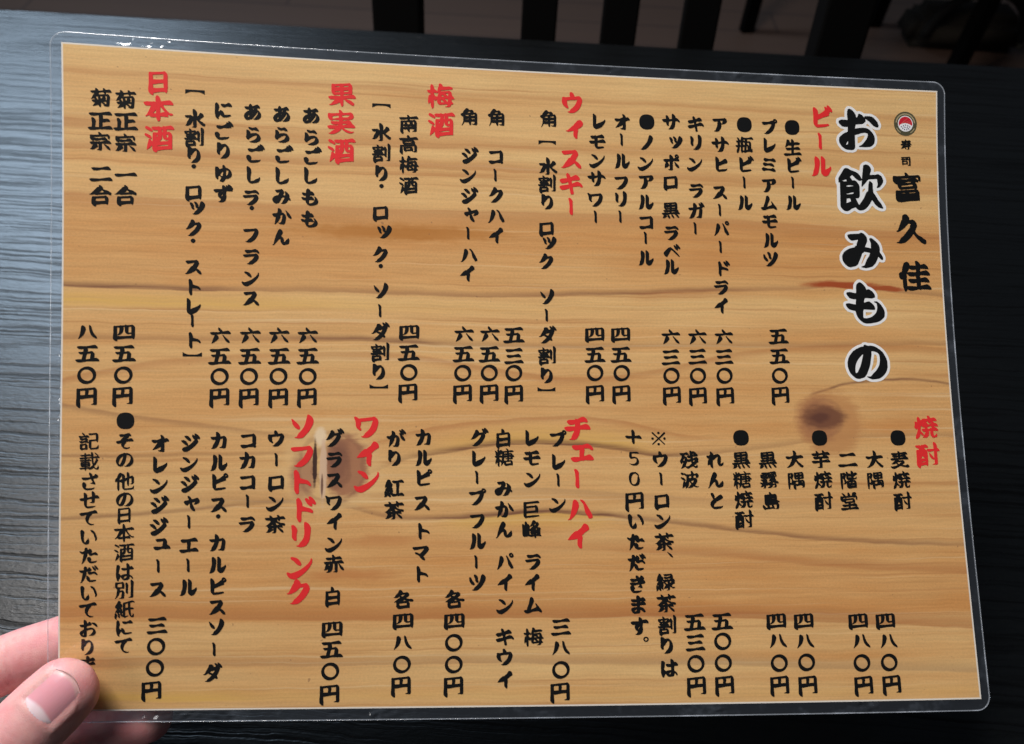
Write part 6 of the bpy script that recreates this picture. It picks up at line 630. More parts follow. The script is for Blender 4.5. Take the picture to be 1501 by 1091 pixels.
[[23,-94,5,-1,6,2,6,5,7,6,6,12,3,17,14,-2,6,2,8,6,8,11,2,6,0,4,-2,2,-2,2,-38,2,-1,4,-2,34,-5,6,-8,2,-6,0,-16,-2,-10,-3,-3,-1,1,-2,14,-3,5,-3,1,-6,-2,-22,-18,1,-26,8,-1,37,1,26,2,1,14,1,20,-2,32,0,12,-2,1,0,2,2,-9,8,-26,11,-38,4,-10,-2,-6,-2,-8,-6,-5,-7,-5,-10,-4,-14,-2,-33,-1,-1,-21,1,-6,-1,-6,-4,-4,-6,-3,-6,-1,-4,2,-3,18,-5,20,-2,2,-2,-2,-40,2,-10,4,-3,6,1,6,4,7,6,6,8,3,8,2,23,12,-1,29,-10,1,-4,-3,-32,1,-13]],
[[30,-84,6,-1,4,0,10,7,9,12,2,6,0,4,-1,4,-4,0,-16,-2,0,8,-2,6,-26,20,44,-13,4,0,8,3,9,8,6,10,1,8,-1,2,-3,2,-44,1,-22,3,0,6,-3,6,-9,10,-5,10,-3,14,0,5,6,2,24,6,8,-1,14,-6,3,1,0,3,-5,9,-6,4,-20,6,-6,0,-12,-2,-8,-4,-9,-7,-8,-9,-5,-7,-4,-12,-1,-8,1,-12,-12,4,-18,3,-4,-1,-6,-3,-5,-5,-4,-6,-1,-6,2,-4,14,-6,20,-3,8,-3,6,-13,22,-20,3,-3,-3,-1,-14,4,-10,1,-4,-1,-8,-5,-5,-7,-3,-7,2,-4,12,-6,36,1,18,-7]],
[[-29,-86,3,0,4,1,7,5,4,8,5,12,4,-4,2,-7,4,-2,12,2,9,7,5,12,2,11,-1,3,-3,3,-10,5,16,1,16,-6,10,-4,4,0,8,4,9,9,5,8,1,8,-1,3,-4,1,-36,-5,-20,10,-12,0,-8,-4,-8,-9,-3,-8,3,-5,-10,2,-2,3,1,10,-1,8,-16,40,-12,20,-14,20,-3,2,-9,4,-1,0,-1,-2,5,-8,2,-6,13,-87,0,-1,-10,3,-10,-2,-8,-7,-6,-5,-4,-7,-1,-6,3,-2,6,0,10,4,10,2,12,-6,7,-6,-1,-10,5,-16,2,-2],[0,10,6,-1,6,4,7,7,5,8,2,8,-6,9,0,8,4,1,36,-1,6,-1,8,-5,2,1,2,2,-4,10,-4,3,-24,10,-26,1,-8,-1,-6,-4,-8,-7,-7,-10,-5,-10,-3,-10,1,-8,3,-8,3,-3]],
[[58,-94,6,3,8,5,15,18,4,8,2,5,0,5,-3,3,-4,1,-8,-3,-8,-7,-6,-6,-8,-16,-3,-6,1,-6,2,-3],[34,-82,6,0,6,3,8,7,9,10,5,8,3,8,0,6,-1,3,-6,1,-6,-2,-6,-5,-8,-7,-11,-22,-1,-6],[-35,-82,3,0,4,1,8,6,4,7,3,12,1,1,6,-4,6,-13,4,-1,8,3,6,6,7,8,3,6,1,6,-7,9,-6,4,-14,3,-16,1,-8,3,3,14,-1,6,-4,15,-13,31,-13,23,-12,15,-4,4,-12,3,-2,-1,0,-2,8,-8,2,-6,14,-84,-16,-2,-6,-2,-10,-10,-2,-6,-1,-4,3,-2,10,-3,12,1,18,-1,3,-5,-3,-10,4,-16,3,-4],[48,-30,6,-1,6,2,12,9,6,5,5,7,3,8,0,4,-2,4,-4,0,-6,-2,-6,-5,-8,-7,-14,-2,-4,0,-22,10,-12,0,-6,-2,-5,-4,-4,-6,-3,-6,0,-4,1,-2,9,-5,32,1],[-16,12,6,1,6,3,6,6,6,6,5,12,1,16,18,1,34,-3,2,1,4,3,2,4,0,2,-10,5,-24,7,-26,2,-6,-1,-6,-3,-6,-5,-8,-7,-5,-10,-4,-8,-1,-8,0,-8,2,-12]],
[[56,-84,4,-1,4,2,12,8,7,11,2,7,0,3,-1,3,-4,1,-28,1,-18,2,-6,13,-10,9,-9,13,-6,16,-4,16,0,10,3,11,2,3,12,7,12,5,12,3,12,-2,2,3,-6,6,-4,2,-18,2,-8,0,-12,-5,-16,-12,-10,-13,-8,-16,-3,-14,0,-14,5,-16,7,-16,-3,0,-26,9,-22,2,-6,-2,-7,-7,-5,-8,-1,-6,3,-2,16,-7,60,-6,14,-4,4,-5,8,2]],
[[54,-76,4,0,6,3,7,5,5,6,5,6,2,6,0,6,-3,2,-18,2,-26,-2,-20,7,-8,1,-10,-2,-6,-3,-7,-7,-5,-8,0,-3,1,-3,7,-3,6,0,30,3,20,-8],[-66,-74,4,-1,4,1,9,8,4,8,4,16,1,10,-9,40,9,6,10,10,0,-1,2,-15,2,-3,6,-1,10,4,8,8,6,10,3,6,1,16,2,1,8,1,16,-1,36,-4,2,1,4,4,2,4,0,2,-30,11,-18,3,-24,1,-8,-3,-9,-6,-7,-7,-8,-14,-2,0,-8,11,-4,11,-7,7,1,8,3,12,-1,2,-2,1,-6,-3,-8,-5,-8,-9,-3,-8,-2,-14,-4,-14,-1,-18,2,-50,2,-32,2,-4]],
[[-11,-72,5,0,10,4,10,-1,8,1,12,2,8,4,13,9,10,11,6,8,8,16,3,16,1,12,-1,10,-4,14,-5,10,-9,11,-12,9,-10,5,-12,2,-16,1,-10,-3,-11,-7,1,-2,12,2,6,-3,28,-29,10,-18,4,-20,0,-10,-2,-12,-3,-6,-5,-5,-14,-6,-8,-1,-4,0,-2,0,0,14,-4,20,-3,18,-5,18,-12,26,-6,9,-4,5,-6,4,-14,3,-8,1,-6,-2,-8,-4,-8,-7,-7,-9,-5,-10,-5,-18,0,-16,4,-16,7,-15,13,-15,11,-10,18,-9,18,-5],[-18,-37,-8,7,-12,11,-7,11,-7,14,-3,8,-2,14,0,12,2,6,1,2,6,-1,4,-3,12,-24,7,-20,5,-16,4,-18,0,-2]],
[[25,-94,5,0,6,2,11,10,6,12,3,12,1,0,9,-7,2,0,4,1,6,3,6,5,8,12,1,6,-3,4,-12,4,-23,1,-2,1,-1,8,0,18,1,24,19,10,8,8,6,12,0,12,-2,2,-6,-2,-5,-6,-5,-9,-8,-5,-5,-2,-1,2,-1,12,-1,7,-4,5,-4,4,-6,3,-10,2,-16,2,-12,0,-10,-4,-10,-9,-7,-10,-5,-12,-6,8,-4,11,-7,7,0,8,-3,6,-4,5,-4,0,-5,-5,-8,-20,-5,-26,1,-58,3,-46,1,-4,5,-5,13,-3,9,6,6,8,1,6,-3,8,-1,12,-10,46,13,10,10,15,7,-7,11,-6,8,-2,28,-3,2,-1,-1,-26,-1,-11,-20,4,-16,-1,-6,-3,-6,-5,-4,-6,-1,-6,3,-3,10,-3,38,1,1,-1,-2,-24,0,-12,1,-10],[20,35,-10,4,-6,4,-5,9,-1,6,4,2,8,-1,4,-2,4,-4,5,-5,2,-10,-1,-3]],
[[-3,-96,3,0,6,1,10,7,7,10,3,11,14,-5,10,-6,4,0,6,2,6,5,5,5,4,8,2,8,-1,2,-2,2,-12,3,-40,3,-3,14,3,2,14,-5,16,-9,5,0,9,6,8,8,5,10,0,4,-1,2,-14,4,-44,3,-1,1,0,2,0,12,1,9,22,4,12,6,8,8,7,9,3,7,1,7,-1,4,-2,1,-4,0,-6,-1,-6,-3,-22,-16,-10,-4,-1,3,-1,14,-1,6,-2,6,-5,5,-6,3,-6,1,-22,3,-14,0,-8,-2,-6,-4,-11,-12,-4,-8,-1,-5,-1,-7,1,-6,6,-8,12,-7,18,-4,22,-2,0,-16,-2,-1,-24,6,-20,-3,-6,-3,-5,-6,-4,-6,0,-6,3,-2,14,-2,42,1,1,-3,0,-14,-3,-1,-22,5,-20,-2,-6,-4,-4,-5,-5,-7,-1,-4,3,-4,13,-2,42,1,0,-19,0,-8,2,-5],[-14,41,-12,5,-6,4,-5,8,-2,8,7,1,8,-1,4,-2,6,-3,4,-7,2,-10,0,-3]],
[[-52,-86,14,-1,6,2,8,7,6,10,10,-2,18,-4,6,0,6,2,10,6,9,8,7,8,6,12,4,10,3,20,0,20,-3,16,-6,16,-6,8,-10,11,-14,8,-34,6,-14,-1,-2,-2,10,-5,12,-12,8,-9,11,-12,10,-14,6,-16,3,-16,0,-20,-4,-18,-4,-3,-6,-1,-6,1,-6,4,-14,15,-12,20,-5,4,-6,4,-2,10,-1,24,-2,4,-4,2,-4,0,-5,-4,-5,-8,-5,-10,-2,-8,1,-10,2,-18,-1,-8,1,-46,2,-8]],
[[21,-98,3,-1,4,2,5,5,4,4,5,20,0,14,2,1,18,-7,4,-1,8,4,6,9,3,6,1,6,0,44,-5,12,-7,5,-8,2,-16,-1,0,-2,11,-6,3,-4,-2,-24,0,-24,0,-1,-2,0,-18,6,-1,11,0,52,-5,8,-2,3,-4,-2,-3,-3,-6,-18,-1,-34,-2,-1,-11,9,-6,2,0,70,3,2,12,-1,34,-3,16,-3,4,-2,2,-3,10,-17,3,1,0,4,1,16,-2,8,-4,6,-14,5,-62,6,-4,-1,-4,-2,-6,-4,-5,-6,-4,-6,-3,-8,-1,-10,0,-38,-13,-4,-10,-8,-1,10,1,70,-6,14,-2,2,-1,-1,-6,-5,-6,-24,0,-64,-1,-1,-8,3,-6,3,-3,-1,-2,-16,2,-10,2,-4,2,-6,5,-4,6,-3,4,-18,11,-25,5,-6,10,-5,8,2,8,9,4,-1,6,2,11,9,5,12,2,23,16,-6,0,-3,-3,-42],[-30,-66,-2,12,-13,24,-4,12,1,5,4,-3,8,-6,11,-2,-3,-40]],
[[60,-104,4,-1,4,2,10,8,7,9,2,12,0,12,-3,30,0,96,-1,6,-2,4,-3,4,-6,1,-32,-1,-3,-2,19,-8,3,-2,1,-4,-1,-10,1,-102,-3,-38,1,-13],[-22,-82,6,0,6,3,5,5,5,8,2,12,0,34,-2,4,-4,3,-14,-1,-16,2,-4,1,-1,3,3,12,10,0,8,-3,4,1,8,6,7,10,2,10,0,12,-2,26,-3,16,-2,3,-4,3,-10,1,-20,-2,-12,-7,8,1,10,-2,4,-3,2,-4,5,-50,-1,-2,-14,2,-4,1,-7,25,-8,16,-13,16,-14,11,-2,-3,8,-17,6,-21,5,-48,-1,-9,-6,-4,-4,-5,-4,-6,-3,-6,-1,-10,0,-26,1,-6,3,-5,4,-2,14,1,34,-3],[17,-76,5,2,8,6,3,6,5,16,-4,38,1,42,-2,4,-5,3,-4,-1,-3,-4,-6,-12,-2,-6,1,-40,-4,-44,2,-4],[-32,-63,-22,3,-6,3,-1,1,1,26,10,2,8,0,16,-2,5,-2,-1,-30,-2,-1]],
[[43,-84,7,2,8,6,6,8,3,12,1,100,-3,18,1,8,-2,4,-2,10,-2,1,-4,-1,-10,-9,-38,3,-40,8,-6,0,-2,2,-2,15,-4,2,-6,-1,-8,-6,-7,-8,-3,-8,-1,-8,-1,-14,3,-32,1,-88,1,-8,3,-4,4,-1,14,1,74,-8,10,-1],[32,-63,-68,7,-6,2,-2,4,2,36,2,1,32,-1,49,-6,1,-42,-2,-1],[34,8,-26,2,-40,8,-10,-1,0,37,2,1,32,0,52,-6,0,-3,-2,-20,0,-18,-2,-1]],
[[-10,-96,4,0,4,1,8,9,2,6,6,24,2,2,4,1,52,-11,8,3,6,6,6,7,2,8,-1,4,-3,1,-58,1,-2,0,0,2,1,6,4,10,9,14,12,16,18,16,14,-1,5,5,2,2,-1,3,-12,5,-4,0,-6,-2,-22,-15,-20,-23,-18,-28,-2,32,0,24,28,-7,6,0,8,5,4,6,5,8,1,6,-1,2,-3,2,-47,-2,-1,26,-6,11,-2,2,-4,-2,-3,-5,-6,-20,-1,-7,-1,-1,-17,5,-16,-1,-6,-3,-8,-9,-14,8,-6,2,-3,-1,0,-1,9,-12,12,-19,21,-49,-1,0,-14,2,-22,-1,-4,-2,-5,-5,-4,-4,-1,-6,0,-2,2,-2,18,-4,40,0,6,-3,8,3,4,-1,-1,-31],[-12,-2,-17,22,-12,14,-1,1,30,1,0,-32]],
[[64,-94,10,0,10,4,8,6,3,8,0,2,-2,2,-19,-3,-18,5,-2,2,0,24,2,20,16,0,12,6,3,4,0,4,-5,6,-24,2,-1,2,3,32,6,28,2,1,2,0,3,-4,6,-13,-1,-8,0,-2,7,8,3,6,1,16,-2,8,-3,4,-4,2,-8,0,-10,-4,-8,-10,-5,-8,-4,-8,-6,-24,-3,-21,-2,-1,-16,4,-9,0,0,56,1,2,2,0,24,-6,2,0,0,2,-7,8,-23,14,-2,1,-4,-1,-6,-5,-6,-7,-5,2,-3,1,-4,-2,-5,-5,-9,-14,-4,-18,2,-6,-2,-1,-12,7,9,10,4,8,-1,14,2,18,-2,1,-2,1,-4,-2,-7,-6,-4,-6,-1,-17,-5,-21,-11,-7,-8,5,-3,0,3,-8,3,-4,1,-9,4,-3,7,-16,-1,-1,-8,-2,-6,-7,-3,-6,0,-6,3,-10,13,-20,10,-26,3,-3,4,-1,10,1,4,4,5,5,2,6,-2,8,-5,6,6,-2,4,2,6,5,4,7,1,4,-2,12,-10,16,6,6,3,6,3,18,3,6,1,-82,3,-9,4,-3,10,-1,26,-6,4,-6,8,1],[30,-64,-15,4,-6,4,1,35,22,0,2,-1,-2,-40,0,-2],[-40,-5,-8,9,0,1,11,-3,0,-2],[-14,31,-4,3,-6,0,10,20,1,-14],[-82,36,6,0,6,5,4,7,3,8,0,4,-7,18,-1,10,2,8,-1,3,-2,1,-4,-2,-8,-6,-3,-6,-3,-8,0,-6,2,-10,1,-22,1,-3]],
[[-66,-90,6,2,8,5,10,12,6,9,2,1,12,-4,4,0,8,5,6,8,4,8,-1,4,-1,2,-24,-1,-3,1,9,6,8,10,2,6,-2,4,-2,1,-8,-1,10,10,6,9,1,-1,1,-18,2,-4,2,-2,4,-1,12,1,40,-4,4,-1,0,-1,-4,-45,-38,5,-14,1,-6,-2,-4,-6,-3,-5,1,-4,14,-3,42,-2,12,-3,6,2,7,6,6,8,2,12,0,26,-5,38,-2,3,-4,-2,-5,-5,-5,-6,-34,3,-8,3,0,2,1,62,1,2,4,0,28,-3,12,-3,5,-4,10,-20,1,-2,2,2,1,2,2,22,-1,8,-4,6,-4,2,-6,2,-34,3,-14,3,-6,-1,-6,-3,-6,-6,-4,-6,-4,-6,-1,-10,-1,-38,-6,2,-34,-4,-22,7,-10,-1,-8,-6,-5,-10,0,-2,3,-2,6,-2,27,2,19,-7,6,-3,-16,-3,-16,7,-10,-1,-8,-4,-6,-9,-1,-6,7,-3,4,-1,21,3,22,-9,0,-2,-1,0,-12,-1,-24,8,-4,0,-12,-2,-4,-4,-4,-5,-3,-4,0,-4,3,-2,6,-2,32,1,4,-1,-15,-24,-1,-6],[-38,20,6,1,6,4,5,5,4,8,2,12,0,22,-1,7,-2,3,-4,1,-14,0,-24,2,-2,1,-1,4,-1,1,-6,-1,-10,-8,-5,-10,-1,-34,2,-8,2,-4,4,-1,12,0,10,-1,12,-1],[-44,39,-12,2,-6,3,1,24,17,-1,6,-3,-1,-24,-1,-1]],
[[16,-100,4,1,4,2,6,5,3,6,2,14,-1,20,4,0,34,-7,1,-1,-18,-16,-9,-10,-2,-6,2,-1,10,3,17,14,6,8,3,11,6,5,4,6,1,6,-3,2,-54,2,-1,2,1,24,3,22,1,4,11,-18,9,-30,4,-3,4,0,4,4,4,5,3,10,-1,6,-22,42,-4,4,-5,4,-1,8,10,16,4,2,6,-1,4,-5,7,-14,0,-4,-3,-10,0,-1,2,1,7,12,3,6,0,16,-2,8,-4,3,-2,2,-10,1,-6,-1,-10,-5,-12,-12,-19,14,-3,3,-4,0,-6,2,-6,0,-9,-3,1,-2,6,-2,0,-2,-26,-1,-2,1,-1,8,-4,10,-1,2,-5,-4,-5,-14,-22,4,-12,0,-4,-1,-6,-7,-1,-4,1,-2,12,-3,30,0,2,-3,0,-3,-2,-2,-18,3,-6,-3,-6,-5,-2,-6,-2,-8,0,-20,2,-7,2,-2,2,-1,12,0,16,-2,2,-4,-2,-2,-16,3,-14,0,-4,-2,-5,-5,-2,-6,3,-2,10,-2,28,0,1,0,0,-2,0,-6,-1,-1,-14,2,-20,1,-4,-2,-4,-4,-3,-6,0,-2,1,-1,20,-4,22,-1,2,-2,0,-9,-14,2,-12,0,-4,-3,-4,-4,-2,-4,0,-3,2,-1,8,-2,24,0,5,-18,1,-1,2,-1,4,2,4,4,2,4,1,6,1,1,28,-6,6,4,8,9,0,-2,-1,-24,1,-6],[-26,-59,-1,11,1,3,22,-1,18,-2,2,-2,-2,-9,-4,1],[14,-36,-12,1,-29,5,-1,8,2,1,26,-6,4,1,9,6,3,6,1,4,-1,2,-2,1,-40,0,-2,1,0,4,0,2,10,-1,10,-2,4,1,4,3,6,9,2,14,0,16,-3,8,-5,2,-10,-1,-17,3,-2,2,1,4,24,-4,4,0,8,4,13,-16,8,-4,0,-8,-3,-8,-2,-8,-7,-48,-1,-1],[-14,11,-14,2,-1,3,3,1,14,-2,2,-1,0,-2],[-54,15,-4,1,-2,2,2,0,12,0,2,0,0,-2,-2,-1],[-14,33,-14,2,-1,3,3,1,10,-2,6,-3,0,-1]],
[[75,-92,7,1,8,7,5,8,1,4,0,2,-4,2,-44,0,-1,2,0,18,1,3,8,-1,8,-2,4,1,10,7,4,10,2,10,-1,94,-3,2,-6,-1,-44,4,-36,7,-8,0,-1,2,-1,12,-4,2,-4,-2,-6,-4,-6,-6,-3,-6,-1,-6,-1,-12,3,-34,0,-62,2,-6,4,-2,12,0,14,-2,1,-20,-1,-1,-12,2,-18,-1,-4,-2,-4,-4,-3,-6,0,-4,3,-1,12,-3,26,0,4,-4,10,4,12,-1,6,-1,1,-4,1,-1,10,3],[-82,-80,4,-1,4,1,18,9,12,13,2,4,0,4,-4,2,-6,0,-14,-9,-16,-6,-4,-5,-2,-6,0,-2],[20,-67,-4,3,0,20,2,2,6,-1,2,-5,0,-18,-2,-1],[52,-31,-4,1,-2,2,0,20,2,2,12,-1,2,-1,0,-22,-2,-1],[-85,-28,17,5,6,4,12,11,2,6,-1,2,-5,3,-4,0,-18,-9,-8,-7,-6,-5,-2,-6,2,-2],[22,-28,-4,1,-2,1,0,22,-3,8,-3,6,-5,6,-5,4,-6,3,-10,0,0,3,32,0,44,-5,2,-1,0,-10,0,-2,-18,2,-6,-2,-5,-6,-4,-6,-3,-6,-1,-16],[-8,-25,-6,2,-4,3,2,23,5,-7,4,-8,2,-10,-1,-2],[-63,12,3,-1,3,0,7,7,8,14,2,8,-2,4,-12,20,-24,23,-1,-3,2,-12,5,-26,7,-22,0,-8],[56,42,-28,3,-36,7,-8,-1,-1,9,3,1,30,-1,44,-5,2,-1,0,-10,-2,-2]],],
't': [[[-40,-94,4,-1,6,2,6,3,6,6,5,6,4,6,2,6,1,6,0,2,4,-2,2,-2,4,-12,2,-1,4,0,4,2,6,3,10,10,1,-4,3,-2,22,0,8,2,6,3,6,6,7,7,5,6,4,10,2,6,-2,6,-2,1,-2,1,-8,-1,-8,-4,-6,-5,-14,-14,-16,-11,-1,1,1,6,0,4,-10,9,-8,3,-24,2,-2,2,-3,14,1,2,22,-4,14,-1,12,1,6,2,8,4,6,6,8,8,5,8,3,6,2,10,0,8,-1,8,-3,8,-5,6,-5,4,-7,4,-19,2,-28,0,-2,-2,0,-2,12,-6,6,-6,14,-18,4,-8,3,-10,-1,-8,-4,-2,-10,-1,-16,3,-12,5,-12,3,-2,1,1,53,-2,6,-5,5,-4,1,-4,1,-18,-1,-6,-1,-7,-3,-7,-5,-6,-5,-6,-8,-4,-7,-2,-9,0,-6,1,-8,5,-6,12,-11,10,-6,10,-3,1,-20,-1,-2,-6,1,-14,-1,-6,-3,-4,-4,-6,-5,-3,-6,0,-6,2,-2,11,-5,24,1,2,0,0,-2,-2,-22,0,-10,3,-12],[-44,47,-5,9,-2,4,1,2,4,-1,3,-3,1,-8,0,-2]],
[[-12,-74,2,0,4,0,10,4,10,-1,10,1,10,3,8,4,13,9,11,10,6,10,8,16,4,14,0,12,0,12,-4,14,-5,10,-10,12,-11,9,-10,5,-14,2,-10,1,-6,0,-10,-4,-9,-5,-2,-2,0,-2,1,0,12,1,6,-3,10,-12,10,-9,6,-8,7,-11,3,-6,2,-8,2,-12,0,-12,-1,-10,-3,-6,-4,-4,-6,-3,-8,-3,-8,-1,-4,1,0,14,-4,20,-3,18,-5,16,-8,19,-4,9,-6,8,-5,6,-7,3,-14,4,-8,0,-6,-1,-8,-5,-9,-8,-8,-9,-5,-10,-5,-18,0,-18,4,-16,7,-14,8,-10,7,-8,6,-4,9,-6,12,-6,8,-3,10,-2,2,-1,0,-4],[-20,-33,-6,5,-11,12,-7,10,-7,14,-2,8,-2,12,0,12,1,6,2,0,4,-1,3,-3,12,-24,6,-18,5,-18,3,-12,0,-2]],
[[-6,-76,2,0,4,0,8,4,8,8,5,9,1,7,0,8,-1,4,-9,20,1,2,23,5,1,-1,0,-22,-4,-10,-2,-6,1,-4,2,-2,6,0,6,3,12,10,7,7,7,10,3,8,1,4,0,8,-1,12,7,9,5,9,2,6,-1,8,-2,1,-6,-1,-4,-4,-8,-8,-1,2,-4,10,-7,14,-8,9,-6,7,-14,5,-14,3,-4,0,-16,-3,-2,-1,0,-2,10,-4,4,-2,6,-14,4,-10,11,-16,5,-12,0,-2,-1,0,-5,-2,-12,-2,-8,-1,-3,5,-5,2,-3,10,-9,20,-7,16,-5,6,-6,4,-6,2,-18,4,-8,-2,-6,-4,-6,-5,-6,-7,-5,-8,-2,-6,-1,-8,0,-8,2,-6,6,-11,12,-10,15,-8,21,-5,3,-6,5,-1,2,-11,6,-14,-2,-1,-22,5,-6,-1,-6,-4,-6,-7,-3,-6,-1,-6,2,-2,10,-3,40,-3]],
[[-29,-94,3,-1,6,2,6,4,4,4,9,11,5,12,4,-3,4,0,6,2,7,5,5,4,4,6,4,6,1,6,0,4,-1,3,-12,4,-6,0,-24,-1,-2,2,-3,8,-1,9,2,0,15,-5,5,0,4,2,8,6,8,8,4,8,1,8,-1,3,-4,2,-16,-1,-28,-1,-1,1,-2,6,-1,16,0,9,1,3,1,2,12,1,16,-4,10,-5,11,-10,5,-6,4,-10,2,-10,-1,-16,-1,-4,-10,-5,-1,-3,1,0,10,-1,4,1,7,6,5,4,6,8,5,8,4,8,3,12,-1,12,-2,8,-2,3,-9,9,-12,8,-12,4,-26,5,-18,1,-12,-3,-6,-4,-6,-5,-6,-6,-5,-6,-4,-8,-3,-8,-3,-14,-8,-1,-17,-5,-8,-6,-5,-8,-2,-4,0,-4,1,-2,2,-2,12,-1,20,4,6,1,2,-1,0,-5,2,-16,-8,0,-12,-2,-8,-3,-4,-5,-5,-6,-3,-6,-1,-4,1,-2,2,-2,12,-2,24,5,2,0,1,-1,1,-4,0,-18,1,-10,3,-6]],
[[21,-102,5,1,6,3,5,6,3,6,1,4,-1,6,-4,14,0,2,20,-1,10,-3,2,0,4,2,8,5,4,7,3,10,0,8,-5,9,-8,11,-2,2,-10,3,-1,-1,0,-2,3,-8,1,-4,-2,-20,-1,-2,-22,2,-10,1,-5,5,-7,10,-12,14,-2,2,-2,-2,2,-22,0,-4,-2,2,-4,2,-4,0,-4,-2,-10,-7,-12,-13,-2,-1,-2,3,-5,4,0,2,9,13,6,-1,4,1,4,2,4,5,6,8,3,10,0,34,-1,6,-2,4,-2,2,-4,1,-6,0,-1,1,4,8,5,12,4,5,1,-1,17,-26,10,-24,7,-6,2,-26,3,-12,2,-3,2,0,6,5,4,6,0,18,2,18,7,10,11,20,11,14,8,18,-1,1,-2,1,-6,-1,-6,-2,-6,-3,-11,-10,-11,-18,-9,16,-10,14,-7,7,-10,6,-8,1,-6,0,-6,-3,-8,-8,-2,-1,-14,6,-7,6,-7,4,-10,0,-4,-1,-4,-3,-6,-6,-4,-6,-1,-4,0,-94,-1,-2,-2,2,-2,-2,-1,-12,1,-6,10,-17,12,-21,4,-2,5,-1,7,2,10,6,14,5,10,5,6,5,5,6,4,8,3,6,0,1,6,-53,2,-5],[-58,-38,-15,6,2,0,7,2,8,-1,1,-1,-1,-5,-1,-1],[-46,-15,-6,1,-3,1,-2,3,2,0,7,1,16,-3,2,0,0,-2,-8,-1],[-36,14,-20,6,0,2,1,0,21,-2,4,-2,1,-2,0,-2,-1,0],[-48,38,-8,1,0,1,-1,16,1,1,16,-7,0,-2,-3,-10]],],
'o': [[[-43,-106,11,0,10,4,6,4,14,14,6,-2,8,0,8,3,10,6,28,0,8,2,16,9,10,10,7,12,5,10,1,10,-2,6,-4,8,-7,3,-12,0,-6,-2,-11,-5,11,12,5,8,4,8,4,14,0,16,-2,8,-5,11,-14,12,-9,4,-15,2,-34,0,-8,-2,-7,11,-9,4,-6,2,-14,-1,-6,1,-10,-2,-12,-5,-8,-5,-13,-16,-6,-12,-3,-12,0,-6,3,-10,4,-8,7,-7,8,-7,15,-10,-16,-4,-15,-12,-6,-12,0,-12,4,-7,12,-5,8,-2,13,0,0,-26,2,-8,5,-9],[44,-33,-6,7,20,8,-11,-12],[26,19,-10,3,-16,6,0,27,10,-4,8,-7,10,-14,4,-8,0,-3]],
[[-15,-84,11,-1,10,3,10,0,10,1,12,4,12,6,13,9,11,11,8,11,8,16,5,20,0,26,-4,16,-6,12,-9,11,-14,13,-12,6,-20,4,-18,0,-10,-3,-14,-7,-6,3,-16,5,-10,1,-8,-1,-14,-6,-13,-12,-7,-10,-6,-12,-6,-20,0,-24,4,-14,8,-16,8,-12,16,-15,8,-5,14,-8,16,-5,5,-5],[30,-33,-7,37,-11,34,8,-6,10,-10,7,-12,2,-8,2,-10,-1,-18,-2,-5]],
[[-9,-86,11,-1,8,3,12,10,8,9,12,0,10,4,12,10,10,9,8,12,4,12,2,12,-1,10,6,8,5,10,2,8,-1,10,-3,8,-6,4,-10,0,-8,-3,-9,15,-13,14,-8,4,-14,5,-16,2,-18,-2,-8,-3,-6,-8,-8,5,-8,3,-16,3,-12,-1,-6,-2,-9,-6,-10,-10,-5,-8,-4,-8,-3,-8,0,-18,7,-16,14,-16,16,-10,22,-6,5,-6,-13,-2,-6,-3,-8,-6,-6,-7,-3,-6,-2,-6,1,-9,6,-8,8,-4,14,-2,30,-2],[12,19,-4,3,-16,38,5,-3,9,-19,10,-16,1,-2,-1,0]],
[[-32,-106,10,0,10,5,15,13,7,11,8,2,8,4,14,11,6,9,4,9,0,12,-1,6,13,8,6,6,13,20,4,6,4,20,0,8,-4,13,-3,7,-7,8,-18,12,-13,5,-30,6,-20,0,-12,-3,-16,-10,-13,-14,-6,-11,-6,-17,-17,-5,-6,-2,-10,-10,-7,-11,-1,-12,2,-7,8,-5,12,-2,-12,-14,-4,-8,-2,-8,2,-8,7,-8,11,-3,10,0,12,2,1,-17,2,-8,5,-8,8,-8],[-4,35,-1,13,3,2,16,-5,7,-5,3,-4,-4,-1]],
[[18,-114,6,0,8,3,5,3,9,8,6,12,0,16,12,-3,8,0,6,2,10,9,8,14,3,10,0,8,-2,8,-9,12,-10,11,-12,5,-6,0,-1,2,15,26,14,20,8,16,-1,10,-3,6,-8,3,-8,0,-6,-1,-14,-7,-14,-14,-14,19,-12,8,-8,4,-10,2,-10,-1,-8,-5,-6,-4,-4,1,-12,9,-8,4,-8,0,-10,-2,-9,-4,-9,-9,-5,-9,-2,-8,0,-84,-4,-8,-1,-8,0,-12,2,-6,8,-17,14,-21,6,-7,10,-3,12,1,12,8,16,5,14,7,2,-21,3,-6,7,-7],[14,-4,-8,6,0,11,10,-13,0,-4]],],
'u': [[[-36,-98,4,-1,6,1,8,5,5,7,6,10,0,14,9,-1,8,-3,4,1,10,5,8,10,5,10,2,12,-2,8,-9,22,-1,10,9,14,8,7,20,11,15,13,9,5,2,2,2,4,-1,10,-1,8,-2,3,-6,1,-6,-1,-8,-4,-10,-7,-14,-14,-10,-10,-20,-28,-8,12,-14,18,-12,12,-18,15,-18,5,-14,2,-18,-4,-2,-2,0,-2,8,-2,5,-2,13,-22,18,-17,10,-13,29,-38,2,-12,5,-14,-16,0,-4,7,-6,5,-9,12,-9,8,-22,16,-6,4,-4,1,-10,0,-3,-3,0,-2,9,-5,3,-7,19,-53,6,-9,1,-14,3,-13,4,-3]],
